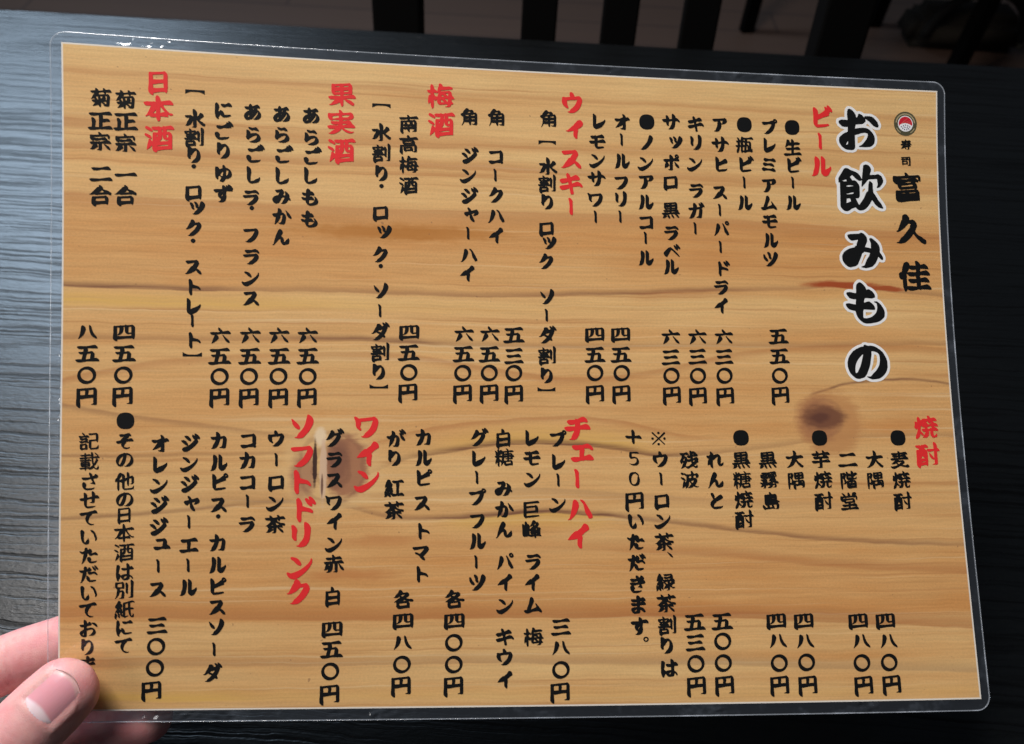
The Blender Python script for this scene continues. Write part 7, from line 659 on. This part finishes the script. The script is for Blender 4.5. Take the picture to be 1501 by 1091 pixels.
[[12,-100,8,-1,6,4,7,7,9,14,20,-6,4,1,6,3,6,4,9,12,2,10,-1,2,-2,2,-46,-3,-2,7,0,10,0,1,2,0,30,-9,6,1,10,7,8,10,4,10,0,2,-2,3,-4,2,-52,-3,-3,4,-4,2,7,13,24,-7,6,1,4,2,8,7,6,8,4,8,0,6,-2,2,-4,0,-46,-2,-1,2,-1,6,0,13,2,1,34,-9,6,1,8,6,8,8,5,10,1,6,-2,3,-4,1,-56,-2,-4,4,-2,1,-10,-4,-38,9,-18,-1,-12,-7,-8,14,-2,1,-2,0,-4,-3,-3,-4,-7,-24,-1,-46,-1,-1,-4,2,-4,-1,-4,-4,-4,-4,-3,-10,-2,-16,3,-6,6,-5,10,-5,4,-26,9,-26,6,-6,11,-5,4,0,6,3,6,6,3,6,1,7,34,1,1,-2,-3,-22,2,-4],[-28,-50,-1,2,-11,22,14,-3,36,1,2,-1,0,-16,-14,3,-14,-1,-4,-2],[-44,-17,-1,5,1,8,-1,16,1,50,12,-2,43,2,1,-2,0,-21,-16,4,-18,-1,-6,-4,-4,-5,-4,-5,-2,-6,2,-5,12,-3,34,1,1,-3,-3,-14,-2,-1,-14,3,-18,-1,-8,-5]],
[[52,-88,4,-1,4,1,11,8,7,10,3,13,1,127,-4,9,-2,2,-4,1,-32,-3,-6,-3,-10,-8,2,-1,8,2,8,-1,6,-4,3,-4,-1,-82,-64,-3,-38,10,-16,-1,-6,-2,-7,-6,-5,-6,-3,-6,1,-4,1,-2,13,-4,48,2,50,-14,6,1,6,4,7,5,7,9,1,-23,-1,-2,-64,6,-38,6,-18,1,-6,-2,-6,-4,-5,-7,-1,-6,0,-3,2,-1,12,-2,42,-2,34,-3,44,-4],[4,-16,6,0,8,5,8,7,4,10,3,14,0,26,-3,7,-2,3,-4,1,-16,-1,-54,6,-2,2,-3,16,-3,1,-4,-2,-7,-7,-4,-8,-6,-46,0,-18,3,-6,2,-2,4,-2,16,2,46,-5],[-6,8,-34,4,-4,2,-1,2,1,23,40,-3,6,-3,1,-3,-1,-21]],
[[-14,-96,6,1,6,3,5,6,7,9,46,-4,8,-2,4,1,6,3,6,9,2,12,-2,18,-2,0,-4,-1,-6,-6,0,7,-2,4,-2,1,-16,-1,0,2,8,10,4,12,0,12,-2,4,-3,4,7,4,5,6,4,6,2,8,1,46,-1,4,-1,1,-8,-1,-56,5,-48,9,-8,-2,-6,1,-4,-1,-8,-6,-6,-8,-2,-8,0,-40,2,-7,2,-4,4,-1,12,1,32,-3,6,-1,4,-2,8,1,42,-4,6,-2,2,-2,-6,-1,-6,0,-62,7,-10,3,-4,-1,-8,-5,-7,-9,-3,-8,-2,-10,-6,-2,-6,-4,-7,-6,-5,-6,-3,-8,-1,-15,1,-7,3,-6,6,-2,16,2,48,-5,2,-1,-2,-8,-1,-6,1,-4],[60,-65,-8,1,0,2,14,13,-2,-15,0,-1],[22,-61,-8,2,-4,2,-8,-1,-46,4,6,2,32,0,32,-8,2,-1],[4,-37,-16,5,-4,2,36,-1,2,-5,-2,0],[24,-20,-30,6,-26,3,-4,3,-1,4,3,1,62,-7,4,-2,1,-4,-5,-4],[42,28,-30,4,-2,0,0,2,2,2,2,0,32,-4,2,-1,0,-3],[-18,34,-19,2,-8,2,29,0,2,0,0,-2]],
[[-15,-102,3,-1,4,0,8,5,7,8,7,11,48,-11,4,1,6,3,7,6,5,6,4,6,0,6,-2,4,-2,1,-14,0,-2,1,11,12,2,6,1,8,8,6,6,8,3,6,0,6,-1,2,-4,1,-36,1,1,2,21,9,3,5,1,4,-4,8,-2,1,-16,2,-1,1,-3,20,-1,24,-2,4,-5,3,-8,1,-26,-4,-3,-2,1,-1,12,-6,4,-5,-1,-10,0,-20,-1,-1,-40,8,12,13,6,10,2,10,-1,2,-3,2,-6,-1,-10,-6,-22,-26,-16,16,-8,4,-14,2,-18,-2,-2,-1,0,-2,8,-3,4,-4,7,-17,12,-16,8,-12,-25,0,-4,-2,-6,-4,-5,-6,-3,-6,0,-5,4,-1,16,-4,32,-1,1,-1,-19,-2,-4,-3,-6,-5,-4,-6,-2,-6,2,-3,7,-3,-7,-5,-5,-5,-4,-8,0,-4,3,-3,16,-4,42,0,6,-1,-2,-16,1,-4],[4,-58,-2,2,4,7,29,-7,0,-1,-5,-1],[4,-30,-4,3,-5,1,2,6,1,2,51,-10,-5,-2],[2,0,-6,2,-4,2,-6,0,-1,2,1,2,28,0,10,-1,2,-1,0,-5,-2,-1]],],
}
LAYOUT = [
('heading', 42, '日本酒', (-1197,-946,-1197,-860,-1195,-767)),
('heading', 42, '果実酒', (-621,-938,-623,-846,-622,-753)),
('heading', 42, '梅酒', (-297,-949,-294,-855)),
('heading', 39, 'ウィスキー', (153,-947,163,-866,148,-757,146,-670,148,-592)),
('heading', 39, 'ビール', (1048,-936,1042,-852,1046,-760)),
('heading', 40, '焼酎', (1381,160,1380,254)),
('heading', 42, 'ソフトドリンク', (-736,159,-734,251,-739,334,-727,422,-734,506,-733,601,-738,685)),
('heading', 42, 'ワイン', (-528,157,-525,247,-524,327)),
('heading', 42, 'チェーハイ', (163,164,178,232,161,328,169,428,163,517)),
('title', 86, 'お飲みもの', (1182,-894,1191,-684,1189,-465,1194,-272,1187,-67)),
('brandsmall', 19, '寿司', (1364,-850,1363,-791)),
('brand', 55, '富久佳', (1366,-696,1373,-543,1377,-374)),
('item', 30, '●生ビール', (939,-897,940,-825,943,-761,939,-700,940,-627)),
('item', 30, 'プレミアムモルツ', (854,-894,854,-831,853,-761,852,-688,850,-625,851,-559,854,-491,850,-424)),
('item', 30, '●瓶ビール', (764,-900,764,-828,768,-758,762,-695,764,-622)),
('item', 30, 'アサヒスーパードライ', (675,-896,675,-824,679,-755,673,-658,672,-595,676,-528,672,-465,678,-389,671,-322,669,-257)),
('item', 30, 'キリンラガー', (587,-895,589,-828,586,-756,588,-660,587,-588,583,-528)),
('item', 30, 'サッポロ黒ラベル', (499,-896,516,-833,501,-755,498,-688,497,-590,498,-509,500,-445,496,-390)),
('item', 30, '●ノンアルコール', (414,-895,414,-821,411,-752,411,-686,410,-614,410,-545,407,-490,408,-419)),
('item', 30, 'オールフリー', (327,-889,325,-830,327,-754,324,-680,322,-621,319,-562)),
('item', 30, 'レモンサワー', (244,-890,239,-819,241,-756,236,-689,234,-618,233,-559)),
('item', 30, '角【水割りロックソーダ割り】', (71,-890,66,-810,69,-726,66,-667,66,-604,64,-515,73,-470,63,-400,65,-279,63,-218,65,-149,64,-80,62,-13,61,32)),
('item', 30, '角コークハイ', (-107,-886,-109,-754,-111,-691,-108,-622,-108,-552,-108,-484)),
('item', 30, '角ジンジャーハイ', (-199,-884,-199,-755,-201,-688,-200,-619,-189,-561,-202,-491,-199,-417,-204,-353)),
('item', 30, '南高梅酒', (-402,-852,-402,-783,-401,-715,-401,-646)),
('item', 30, '【水割り・ロック・ソーダ割り】', (-492,-909,-492,-818,-491,-750,-491,-682,-490,-641,-492,-552,-480,-493,-491,-411,-490,-374,-489,-290,-491,-225,-490,-154,-489,-87,-493,-22,-492,25)),
('item', 30, 'あらごしもも', (-720,-863,-719,-792,-717,-729,-721,-666,-720,-594,-721,-522)),
('item', 30, 'あらごしみかん', (-814,-863,-813,-796,-808,-730,-812,-662,-812,-595,-811,-528,-812,-461)),
('item', 30, 'あらごしラ・フランス', (-906,-865,-904,-792,-899,-728,-903,-661,-909,-587,-906,-554,-907,-465,-906,-394,-905,-327,-905,-260)),
('item', 30, 'にごりゆず', (-998,-867,-998,-798,-997,-735,-997,-662,-996,-595)),
('item', 30, '【水割り・ロック・ストレート】', (-1085,-921,-1085,-833,-1087,-774,-1088,-717,-1088,-682,-1088,-599,-1077,-553,-1086,-482,-1088,-442,-1087,-358,-1086,-292,-1085,-231,-1087,-185,-1083,-121,-1085,-75)),
('item', 30, '菊正宗一合', (-1296,-882,-1296,-815,-1296,-746,-1296,-645,-1296,-580)),
('item', 30, '菊正宗二合', (-1370,-884,-1372,-813,-1372,-747,-1370,-646,-1372,-577)),
('price', 30, '八五〇円', (-1407,-143,-1406,-76,-1407,-7,-1406,60)),
('price', 30, '四五〇円', (-1295,-145,-1295,-77,-1296,-8,-1297,57)),
('price', 30, '六五〇円', (-999,-137,-1000,-71,-999,-5,-998,60)),
('price', 30, '六五〇円', (-905,-139,-906,-72,-907,-6,-906,60)),
('price', 30, '六五〇円', (-814,-140,-813,-73,-814,-7,-813,60)),
('price', 30, '六五〇円', (-723,-141,-722,-74,-721,-7,-722,59)),
('price', 30, '四五〇円', (-394,-156,-396,-88,-395,-22,-397,43)),
('price', 30, '六五〇円', (-214,-151,-216,-85,-218,-21,-218,45)),
('price', 30, '六五〇円', (-128,-152,-130,-85,-130,-22,-130,44)),
('price', 30, '五三〇円', (-48,-150,-48,-79,-48,-22,-48,46)),
('price', 30, '四五〇円', (227,-155,226,-86,226,-24,225,45)),
('price', 30, '四五〇円', (316,-156,315,-87,317,-24,315,45)),
('price', 30, '六三〇円', (489,-149,487,-79,488,-16,488,49)),
('price', 30, '六三〇円', (582,-150,580,-82,580,-16,578,51)),
('price', 30, '六三〇円', (675,-151,673,-82,673,-17,673,51)),
('price', 30, '五五〇円', (869,-155,869,-86,868,-18,867,48)),
('price', 30, '五三〇円', (540,793,540,858,540,924,540,992)),
('price', 30, '五〇〇円', (631,792,631,855,630,923,632,991)),
('price', 30, '四八〇円', (813,793,814,857,815,926,813,994)),
('price', 30, '四八〇円', (905,794,905,859,906,925,906,995)),
('price', 30, '四八〇円', (1089,797,1094,862,1091,930,1092,999)),
('price', 30, '四八〇円', (1182,798,1186,863,1183,930,1186,998)),
('item', 30, '●麦焼酎', (1277,195,1276,270,1277,339,1276,410)),
('item', 30, '大隅', (1188,269,1185,338)),
('item', 30, '二階堂', (1091,269,1091,338,1088,409)),
('item', 30, '●芋焼酎', (997,195,997,269,1000,337,998,408)),
('item', 30, '大隅', (906,268,907,337)),
('item', 30, '黒霧島', (811,268,812,336,816,407)),
('item', 30, '●黒糖焼酎', (722,194,719,268,720,336,722,401,721,466)),
('item', 30, 'れんと', (629,267,629,335,629,405)),
('item', 30, '残波', (540,269,541,335)),
('item', 30, '※ウーロン茶、緑茶割りは', (438,196,443,267,443,330,444,402,446,466,447,537,466,577,447,666,448,734,450,803,446,867,451,938)),
('item', 30, '＋５０円いただきます。', (352,191,353,262,353,329,352,401,355,468,353,536,354,602,354,672,355,737,358,806,379,845)),
('item', 30, 'プレーン', (97,198,98,272,98,332,97,410)),
('price', 30, '三八〇円', (102,803,101,869,101,937,98,1005)),
('item', 30, 'レモン巨峰ライム梅', (10,193,10,260,14,327,7,427,9,493,13,596,10,663,12,733,13,834)),
('item', 30, '白糖みかんパインキウイ', (-83,195,-80,258,-83,358,-81,427,-81,492,-79,595,-79,662,-77,732,-81,832,-79,897,-79,967)),
('item', 30, 'グレープフルーツ', (-164,193,-166,260,-170,322,-170,388,-168,463,-167,529,-172,594,-169,661)),
('price', 30, '各四〇〇円', (-242,712,-241,779,-243,848,-243,916,-243,982)),
('item', 30, 'カルピストマト', (-345,193,-344,259,-343,323,-349,403,-346,494,-350,562,-350,631)),
('item', 30, 'がり紅茶', (-435,197,-439,259,-440,356,-439,428)),
('price', 30, '各四八〇円', (-406,711,-405,777,-407,846,-408,914,-410,980)),
('item', 30, 'グラスワイン赤白', (-633,194,-632,263,-631,328,-630,401,-629,462,-628,531,-629,596,-630,699)),
('price', 30, '四五〇円', (-630,800,-632,864,-635,933,-636,1003)),
('item', 30, 'ウーロン茶', (-817,196,-816,262,-815,334,-816,399,-817,469)),
('item', 30, 'コカコーラ', (-905,200,-906,266,-905,333,-904,394,-905,468)),
('item', 30, 'カルピス・カルピスソーダ', (-997,202,-996,272,-993,333,-995,404,-995,441,-995,527,-994,596,-993,663,-994,727,-995,792,-1001,860,-1006,935)),
('item', 30, 'ジンジャーエール', (-1088,207,-1087,272,-1088,337,-1076,393,-1086,458,-1085,531,-1086,595,-1084,666)),
('item', 30, 'オレンジジュース', (-1179,211,-1180,276,-1179,340,-1180,403,-1181,472,-1169,519,-1179,596,-1180,669)),
('price', 30, '三〇〇円', (-1180,783,-1182,849,-1185,916,-1195,986)),
('note', 30, '●その他の日本酒は別紙にて', (-1287,137,-1288,202,-1287,260,-1286,329,-1285,385,-1286,434,-1286,492,-1285,552,-1284,615,-1283,670,-1282,732,-1282,788,-1283,846)),
('note', 30, '記載させていただいております', (-1396,202,-1395,266,-1394,330,-1393,388,-1395,444,-1394,502,-1393,562,-1393,620,-1392,678,-1394,733,-1393,791,-1395,849,-1395,905,-1397,965)),
]
_cache = {}
def glyph(key):
    """outline loops -> (points in em units, triangles)"""
    if key in _cache: return _cache[key]
    pts, loops = [], []
    for s in OUTLINES[key[0]][ORDER[key[0]].index(key[1])]:
        l, x, y = [], 0, 0
        for i in range(0, len(s), 2):
            x += s[i]; y += s[i + 1]
            l.append(len(pts)); pts.append((x / 200.0, y / 200.0))
        loops.append(l)
    edges = [(a, b) for l in loops for a, b in zip(l, l[1:] + l[:1])]
    # even-odd fill: keep triangles whose centre is inside an odd number of loops
    r = delaunay_2d_cdt([Vector(p) for p in pts], edges, [], 0, 1e-6)
    V2, T = r[0], r[2]
    keep = []
    for t in T:
        c = (V2[t[0]] + V2[t[1]] + V2[t[2]]) / 3; ins = False
        for l in loops:
            for a, b in zip(l, l[1:] + l[:1]):
                (xa, ya), (xb, yb) = pts[a], pts[b]
                if (ya > c.y) != (yb > c.y) and c.x < xa + (c.y - ya) * (xb - xa) / (yb - ya): ins = not ins
        if ins: keep.append(tuple(t))
    _cache[key] = ([tuple(v) for v in V2], keep)
    return _cache[key]
ASPECT = {'日': (.86, .84), '白': (.9, .92), '酒': (1.0, .93), '果': (1.0, .93), '五': (1.10, .92), '三': (1.0, .92), '四': (1.14, .84), '六': (.98, .84), '八': (1.08, .80), '円': (1.05, .98), '正': (1.12, .95), '二': (1.05, .9), '一': (1.0, .9), '合': (1.1, .95), '【': (.95, .8), '】': (.95, .8), 'ー': (1, .82)}
def is_kana(c): return '\u3041' <= c <= '\u30ff'
def column(name, style, size, chars, mat, off, parent):
    vs, fs = [], []
    for c, u0, v0 in chars:
        P, T = glyph(style + c)
        s = size * 0.2245
        if style in 'bn' and is_kana(c) and size < 35: s *= 0.95
        if style in 'to' and is_kana(c): s *= 0.88
        ax, ay = ASPECT.get(c, (1.0, 0.97) if is_kana(c) or c in '●〇' else (1.0, 0.92))
        n0 = len(vs)
        for (x, y) in P: vs.append(S(u0 + x * s * ax, v0 + y * s * ay, off))
        for t in T: fs.append(tuple(n0 + i for i in t))
    return obj(name, vs, fs, mat, parent)
STYLE = {'heading': ('heading_lettering', 'b', 'red'), 'item': ('item_lettering', 'b', 'black'), 'price': ('price_lettering', 'b', 'black'),
         'title': ('title_lettering', 't', 'black'), 'brand': ('shop_name_lettering', 'u', 'black'), 'brandsmall': ('shop_kind_lettering', 'u', 'black'), 'note': ('note_lettering', 'n', 'black')}
for kind, size, text, xy in LAYOUT:
    name, style, ink = STYLE[kind]
    chars = [(c, xy[2 * i] / 10.0, xy[2 * i + 1] / 10.0) for i, c in enumerate(text)]
    o = column(name, style, size, chars, MAT_RED if ink == 'red' else MAT_BLACK, 0.085, menu)
    if kind == 'title': column('white_outline', 'o', size, chars, MAT_WHITE, 0.045, o)
    LBL = {'heading': 'red brush-written section heading', 'title': 'large black title with a white outline', 'brand': 'heavy black brush-written shop name',
           'brandsmall': 'two tiny heavy black characters under the emblem', 'note': 'finer black note column at the left margin'}
    if kind in LBL: o['label'] = LBL[kind]

# ---- round emblem above the shop name
def disc(name, u0, v0, r0, r1, mat, off, parent, a0=0.0, a1=2 * math.pi, n=64):
    vs, fs = [], []
    for i in range(n + 1):
        a = a0 + (a1 - a0) * i / n
        for r in (r0, r1): vs.append(S(u0 + r * math.cos(a), v0 + r * math.sin(a), off))
    for i in range(n): fs.append((2 * i, 2 * i + 1, 2 * i + 3, 2 * i + 2))
    return obj(name, vs, fs, mat, parent)
def poly(name, pts, mat, off, parent):
    return obj(name, [S(p[0], p[1], off) for p in pts], [tuple(range(len(pts)))], mat, parent)
LU, LV = 136.28, -92.67
em = disc('emblem', LU, LV, 0.0, 4.35, MAT_GREEN, 0.045, menu); em['label'] = 'round olive emblem with a red sun over white and blue beads'
disc('pale_ring', LU, LV, 3.30, 3.72, MAT_PALE, 0.060, em, R(185), R(355))
disc('pale_ring', LU, LV, 3.55, 3.85, MAT_PALE, 0.060, em, R(25), R(60), 12)
disc('pale_ring', LU, LV, 3.55, 3.85, MAT_PALE, 0.060, em, R(120), R(155), 12)
disc('white_disc', LU, LV, 0.0, 2.85, MAT_WHITE, 0.075, em)
sun = [(LU + 2.55 * math.cos(R(a)), LV + 2.55 * math.sin(R(a))) for a in range(158, 383, 5)]
sun += [(LU + x, LV + 0.55 - 0.75 * (1 - (x / 2.4) ** 2)) for x in (2.1, 1.4, .7, 0, -.7, -1.4, -2.1)]
poly('red_sun', sun, MAT_CRIMSON, 0.090, em)
for a, b, c, d in ((-1.7, .1, 1.1, -2.2), (-0.6, -.25, 2.1, -1.25), (0.5, -.2, 2.35, -.5)):
    L_ = Vector((c - a, d - b)).normalized(); nrm = Vector((-L_.y, L_.x)) * 0.10
    poly('ray', [(LU + a + nrm.x, LV + b + nrm.y), (LU + c + nrm.x * .4, LV + d + nrm.y * .4), (LU + c - nrm.x * .4, LV + d - nrm.y * .4), (LU + a - nrm.x, LV + b - nrm.y)], MAT_PINK, 0.105, em)
for (bx, by) in ((-1.55, 1.15), (-.75, .75), (0.05, .5), (.85, .75), (1.6, 1.1), (-1.0, 1.65), (-.2, 1.3), (.65, 1.45), (-.35, 2.1), (.5, 2.15), (1.25, 1.8)):
    disc('bead', LU + bx, LV + by, 0.0, 0.24, MAT_NAVY, 0.090, em, 0, 2 * math.pi, 10)

# ------------------------------------------------------------------ the hand holding the menu's lower left corner
def spline(pts, n):
    P = [Vector(p) for p in pts]; P = [P[0] * 2 - P[1]] + P + [P[-1] * 2 - P[-2]]
    out = []
    for i in range(1, len(P) - 2):
        for k in range(n):
            t = k / n; a, b, c, d = P[i - 1], P[i], P[i + 1], P[i + 2]
            out.append(0.5 * ((2 * b) + (c - a) * t + (2 * a - 5 * b + 4 * c - d) * t * t + (3 * b - a - 3 * c + d) * t ** 3))
    out.append(P[-2]); return out
def loft(bm, joints, n=8, seg=28):
    """joints: (u, v, w, half width, half thickness) in menu mm from tip to base"""
    c = spline([j[:3] for j in joints], n); rr = spline([(j[3], j[4], 0) for j in joints], n)
    rings = []
    e3 = Vector((0, 0, -1))
    L_ = [0.0]
    for a, b in zip(c, c[1:]): L_.append(L_[-1] + (b - a).length)
    for i, p in enumerate(c):
        t = (c[min(i + 1, len(c) - 1)] - c[max(i - 1, 0)]).normalized()
        n3 = (e3 - t * e3.dot(t)).normalized(); n2 = t.cross(n3)
        ra, rb = rr[i][0], rr[i][1]
        capl = 0.95 * rr[0][0]
        k = 1.0
        if L_[i] < capl: k = max(0.04, (1 - (1 - L_[i] / capl) ** 2.3)) ** 0.5
        e = L_[-1] - L_[i]
        if e < 6: k = min(k, max(0.05, 1 - (1 - e / 6) ** 2) ** 0.5)
        ring = []
        for q in range(seg):
            a = 2 * math.pi * q / seg
            ring.append(bm.verts.new(p + (n2 * math.cos(a) * ra + n3 * math.sin(a) * rb) * k))
        rings.append(ring)
    for r0, r1 in zip(rings, rings[1:]):
        for q in range(seg): bm.faces.new((r0[q], r0[(q + 1) % seg], r1[(q + 1) % seg], r1[q]))
    bm.faces.new(list(reversed(rings[0]))); bm.faces.new(rings[-1])
THUMB = [(-135.7, 88.6, -1.6, 8.6, 6.0), (-141.7, 95.3, -2.3, 10.2, 7.4), (-147.7, 101.5, -2.8, 10.8, 8.2), (-156.5, 110.1, -3.2, 10.7, 8.8), (-169.0, 122.2, -0.7, 11.2, 9.4), (-185.1, 138.7, 6.0, 13.0, 12.0)]
INDEX = [(-126.5, 79.0, 14.6, 7.6, 6.4), (-139.3, 82.2, 16.3, 8.8, 7.6), (-153.5, 86.7, 17.9, 9.0, 8.0), (-170.5, 92.9, 19.4, 9.4, 8.6), (-188.1, 102.1, 21.0, 9.6, 9.0), (-213, 122, 21.0, 11.0, 10.5)]
MIDDLE = [(-117.0, 108.6, 17.0, 7.4, 6.4), (-125.7, 110.6, 17.6, 8.6, 7.6), (-141.1, 113.9, 18.4, 9.0, 8.0), (-158.6, 118.6, 19.6, 9.4, 8.6), (-184, 126.6, 20.3, 9.6, 9.0), (-211, 137, 20.5, 11, 10.5)]
RING = [(-127.5, 122.8, 19.0, 6.8, 6.0), (-136.5, 126.2, 19.6, 8.2, 7.2), (-150, 130.2, 20.5, 8.6, 7.8), (-184, 139.5, 21.3, 9.2, 8.8), (-209, 150, 21.5, 10.5, 10.0)]
PALM = [(-182, 132, 12, 14, 12), (-203, 140, 14, 24, 14), (-222, 154, 14, 30, 15), (-246, 182, 15, 26, 15), (-270, 212, 16, 24, 17), (-300, 250, 17, 26, 20)]
bm = bmesh.new()
for chain in (THUMB, INDEX, MIDDLE, RING, PALM): loft(bm, chain)
bmesh.ops.recalc_face_normals(bm, faces=bm.faces)
hand = obj_bm('hand', bm, MAT_SKIN, None, True)
rm = hand.modifiers.new('r', 'REMESH'); rm.mode = 'VOXEL'; rm.voxel_size = 0.75
sm = hand.modifiers.new('s', 'SMOOTH'); sm.factor = 0.5; sm.iterations = 7
bpy.context.view_layer.update()
ev = hand.evaluated_get(bpy.context.evaluated_depsgraph_get())
me = bpy.data.meshes.new_from_object(ev); old = hand.data
hand.modifiers.clear(); hand.data = me; me.name = 'hand'; me.transform(Matrix.Scale(0.001, 4))
if not me.materials: me.materials.append(MAT_SKIN)
# thumb frame
TB, TT = Vector((-156.5, 110.1, 0)), Vector((-136.5, 89.5, 0))
ax = (TT - TB).normalized(); ac = Vector((-ax.y, ax.x, 0))               # along, across
NC = Vector((-146.3, 99.3, 0)); NA = ax; NX = Vector((-NA.y, NA.x, 0))      # nail root centre
NLEN, NHW = 12.6, 6.3
def crease(p, base, d, pos, depth, wid, lo, hi, wav):
    """a skin fold across a finger: p in mm"""
    q = Vector((p.x, p.y, 0)) - base; s = q.dot(d); t = q.dot(Vector((-d.y, d.x, 0)))
    if not (lo < t < hi): return 0.0
    fade = min(1, (t - lo) / 3, (hi - t) / 3)
    s -= pos + wav * math.sin(t * 0.35 + pos) + 0.03 * t * t * (0.2 if pos < 0 else -0.2)
    return -depth * math.exp(-(s / wid) ** 2) * fade
creases = [(6.6, .14, .45), (4.9, .24, .5), (3.2, .34, .5), (1.5, .40, .55), (-0.4, .40, .55), (-2.4, .35, .6)]
di = (Vector((-139.3, 82.2, 0)) - Vector((-170.5, 92.9, 0))).normalized()
NRM = [v.normal.copy() for v in me.vertices]
for v in me.vertices:
    p = v.co * 1000; n = NRM[v.index]
    dz = 0.0
    if n.z < -0.1 and p.z < 2.5 and p.x < -136:
        for pos, dep, wid in creases: dz += crease(p, TB, ax, pos, dep, wid, -9.5, 9.5, 0.5)
        q = Vector((p.x, p.y, 0)) - NC; s = q.dot(NA); t = q.dot(NX)                # nail fold
        ew = NHW * (1.0 - 0.10 * (s / NLEN - .5) ** 2)
        if -3 < s < NLEN * 0.85 and abs(t) < ew + 3:
            d = max(-s - 0.05 * t * t * 0.3, abs(t) - ew)
            if s > 0: d = abs(t) - ew
            dz += 0.30 * math.exp(-((d - 1.0) / 1.0) ** 2)
            if d < 0: dz -= 0.28 * min(1.0, -d / 1.2)
    if p.z > 8 and n.z < 0 and -175 < p.x < -160 and p.y < 105:
        for pos, dep, wid in ((0.0, .3, .6), (2.2, .25, .6), (-2.2, .2, .6)): dz += crease(p, Vector((-168, 92, 0)), di, pos, dep, wid, -10, 10, .4)
    v.co += n * dz * 0.001
me.update()
for p in me.polygons: p.use_smooth = True
hand.matrix_world = MENU_MW
mark(hand, 'left hand pinching the lower left corner of the menu, thumb in front and fingers behind', 'hand')
# thumbnail laid on the thumb
dgm = bmesh.new(); dgm.from_mesh(me); bvh = BVHTree.FromBMesh(dgm); dgm.free()
NS, NT = 26, 22
vs, uvs = [], []
for i in range(NS + 1):
    for j in range(NT + 1):
        s = i / NS; t = -1 + 2 * j / NT
        rootc = -1.9 * (1 - t * t)                       # rounded root
        tipc = -2.6 * t * t                              # rounded free edge
        sl = rootc + s * (NLEN + tipc - rootc)
        hw = NHW * (1 - 0.12 * (s - 0.45) ** 2 - 0.10 * max(0, 0.12 - s) / 0.12)
        q = NC + NA * sl + NX * t * hw
        h = bvh.ray_cast(Vector((q.x, q.y, -60)) * 0.001, Vector((0, 0, 1)))
        z = h[0].z * 1000 if h[0] else 0
        edge = max(abs(t), 1 - s * 6 if s < .16 else 0)
        lift = 0.42 * (1 - edge ** 3) - 0.42 * edge ** 5
        if s > .92: lift += 0.10 * (s - .92) / .08
        vs.append(Vector((q.x, q.y, z - lift))); uvs.append((s, (t + 1) / 2))
W = NT + 1
# smooth the heights so that the plate is a clean curve
for _ in range(14):
    zs = [v.z for v in vs]
    for i in range(NS + 1):
        for j in range(NT + 1):
            k = i * W + j
            if 0 < i < NS and 0 < j < NT: vs[k].z = (zs[k] * 2 + zs[k - 1] + zs[k + 1] + zs[k - W] + zs[k + W]) / 6
            elif 0 < i < NS: vs[k].z = (zs[k] * 2 + zs[k - W] + zs[k + W]) / 4
            elif 0 < j < NT: vs[k].z = (zs[k] * 2 + zs[k - 1] + zs[k + 1]) / 4
fs = [(i * W + j, i * W + j + 1, (i + 1) * W + j + 1, (i + 1) * W + j) for i in range(NS) for j in range(NT)]
n0 = len(vs); vs += [v + Vector((0, 0, 0.45)) for v in vs]; uvs += uvs
fs += [tuple(n0 + k for k in reversed(f)) for f in list(fs)]
rim = [j for j in range(W)] + [i * W + NT for i in range(1, NS + 1)] + [NS * W + j for j in range(NT - 1, -1, -1)] + [i * W for i in range(NS - 1, 0, -1)]
for a, b in zip(rim, rim[1:] + rim[:1]): fs.append((a, b, n0 + b, n0 + a))
nail = obj('thumbnail', [v * 0.001 for v in vs], fs, MAT_NAIL, hand, True)
l = nail.data.uv_layers.new(name='UVMap')
for lp in nail.data.loops: l.data[lp.index].uv = uvs[lp.vertex_index]
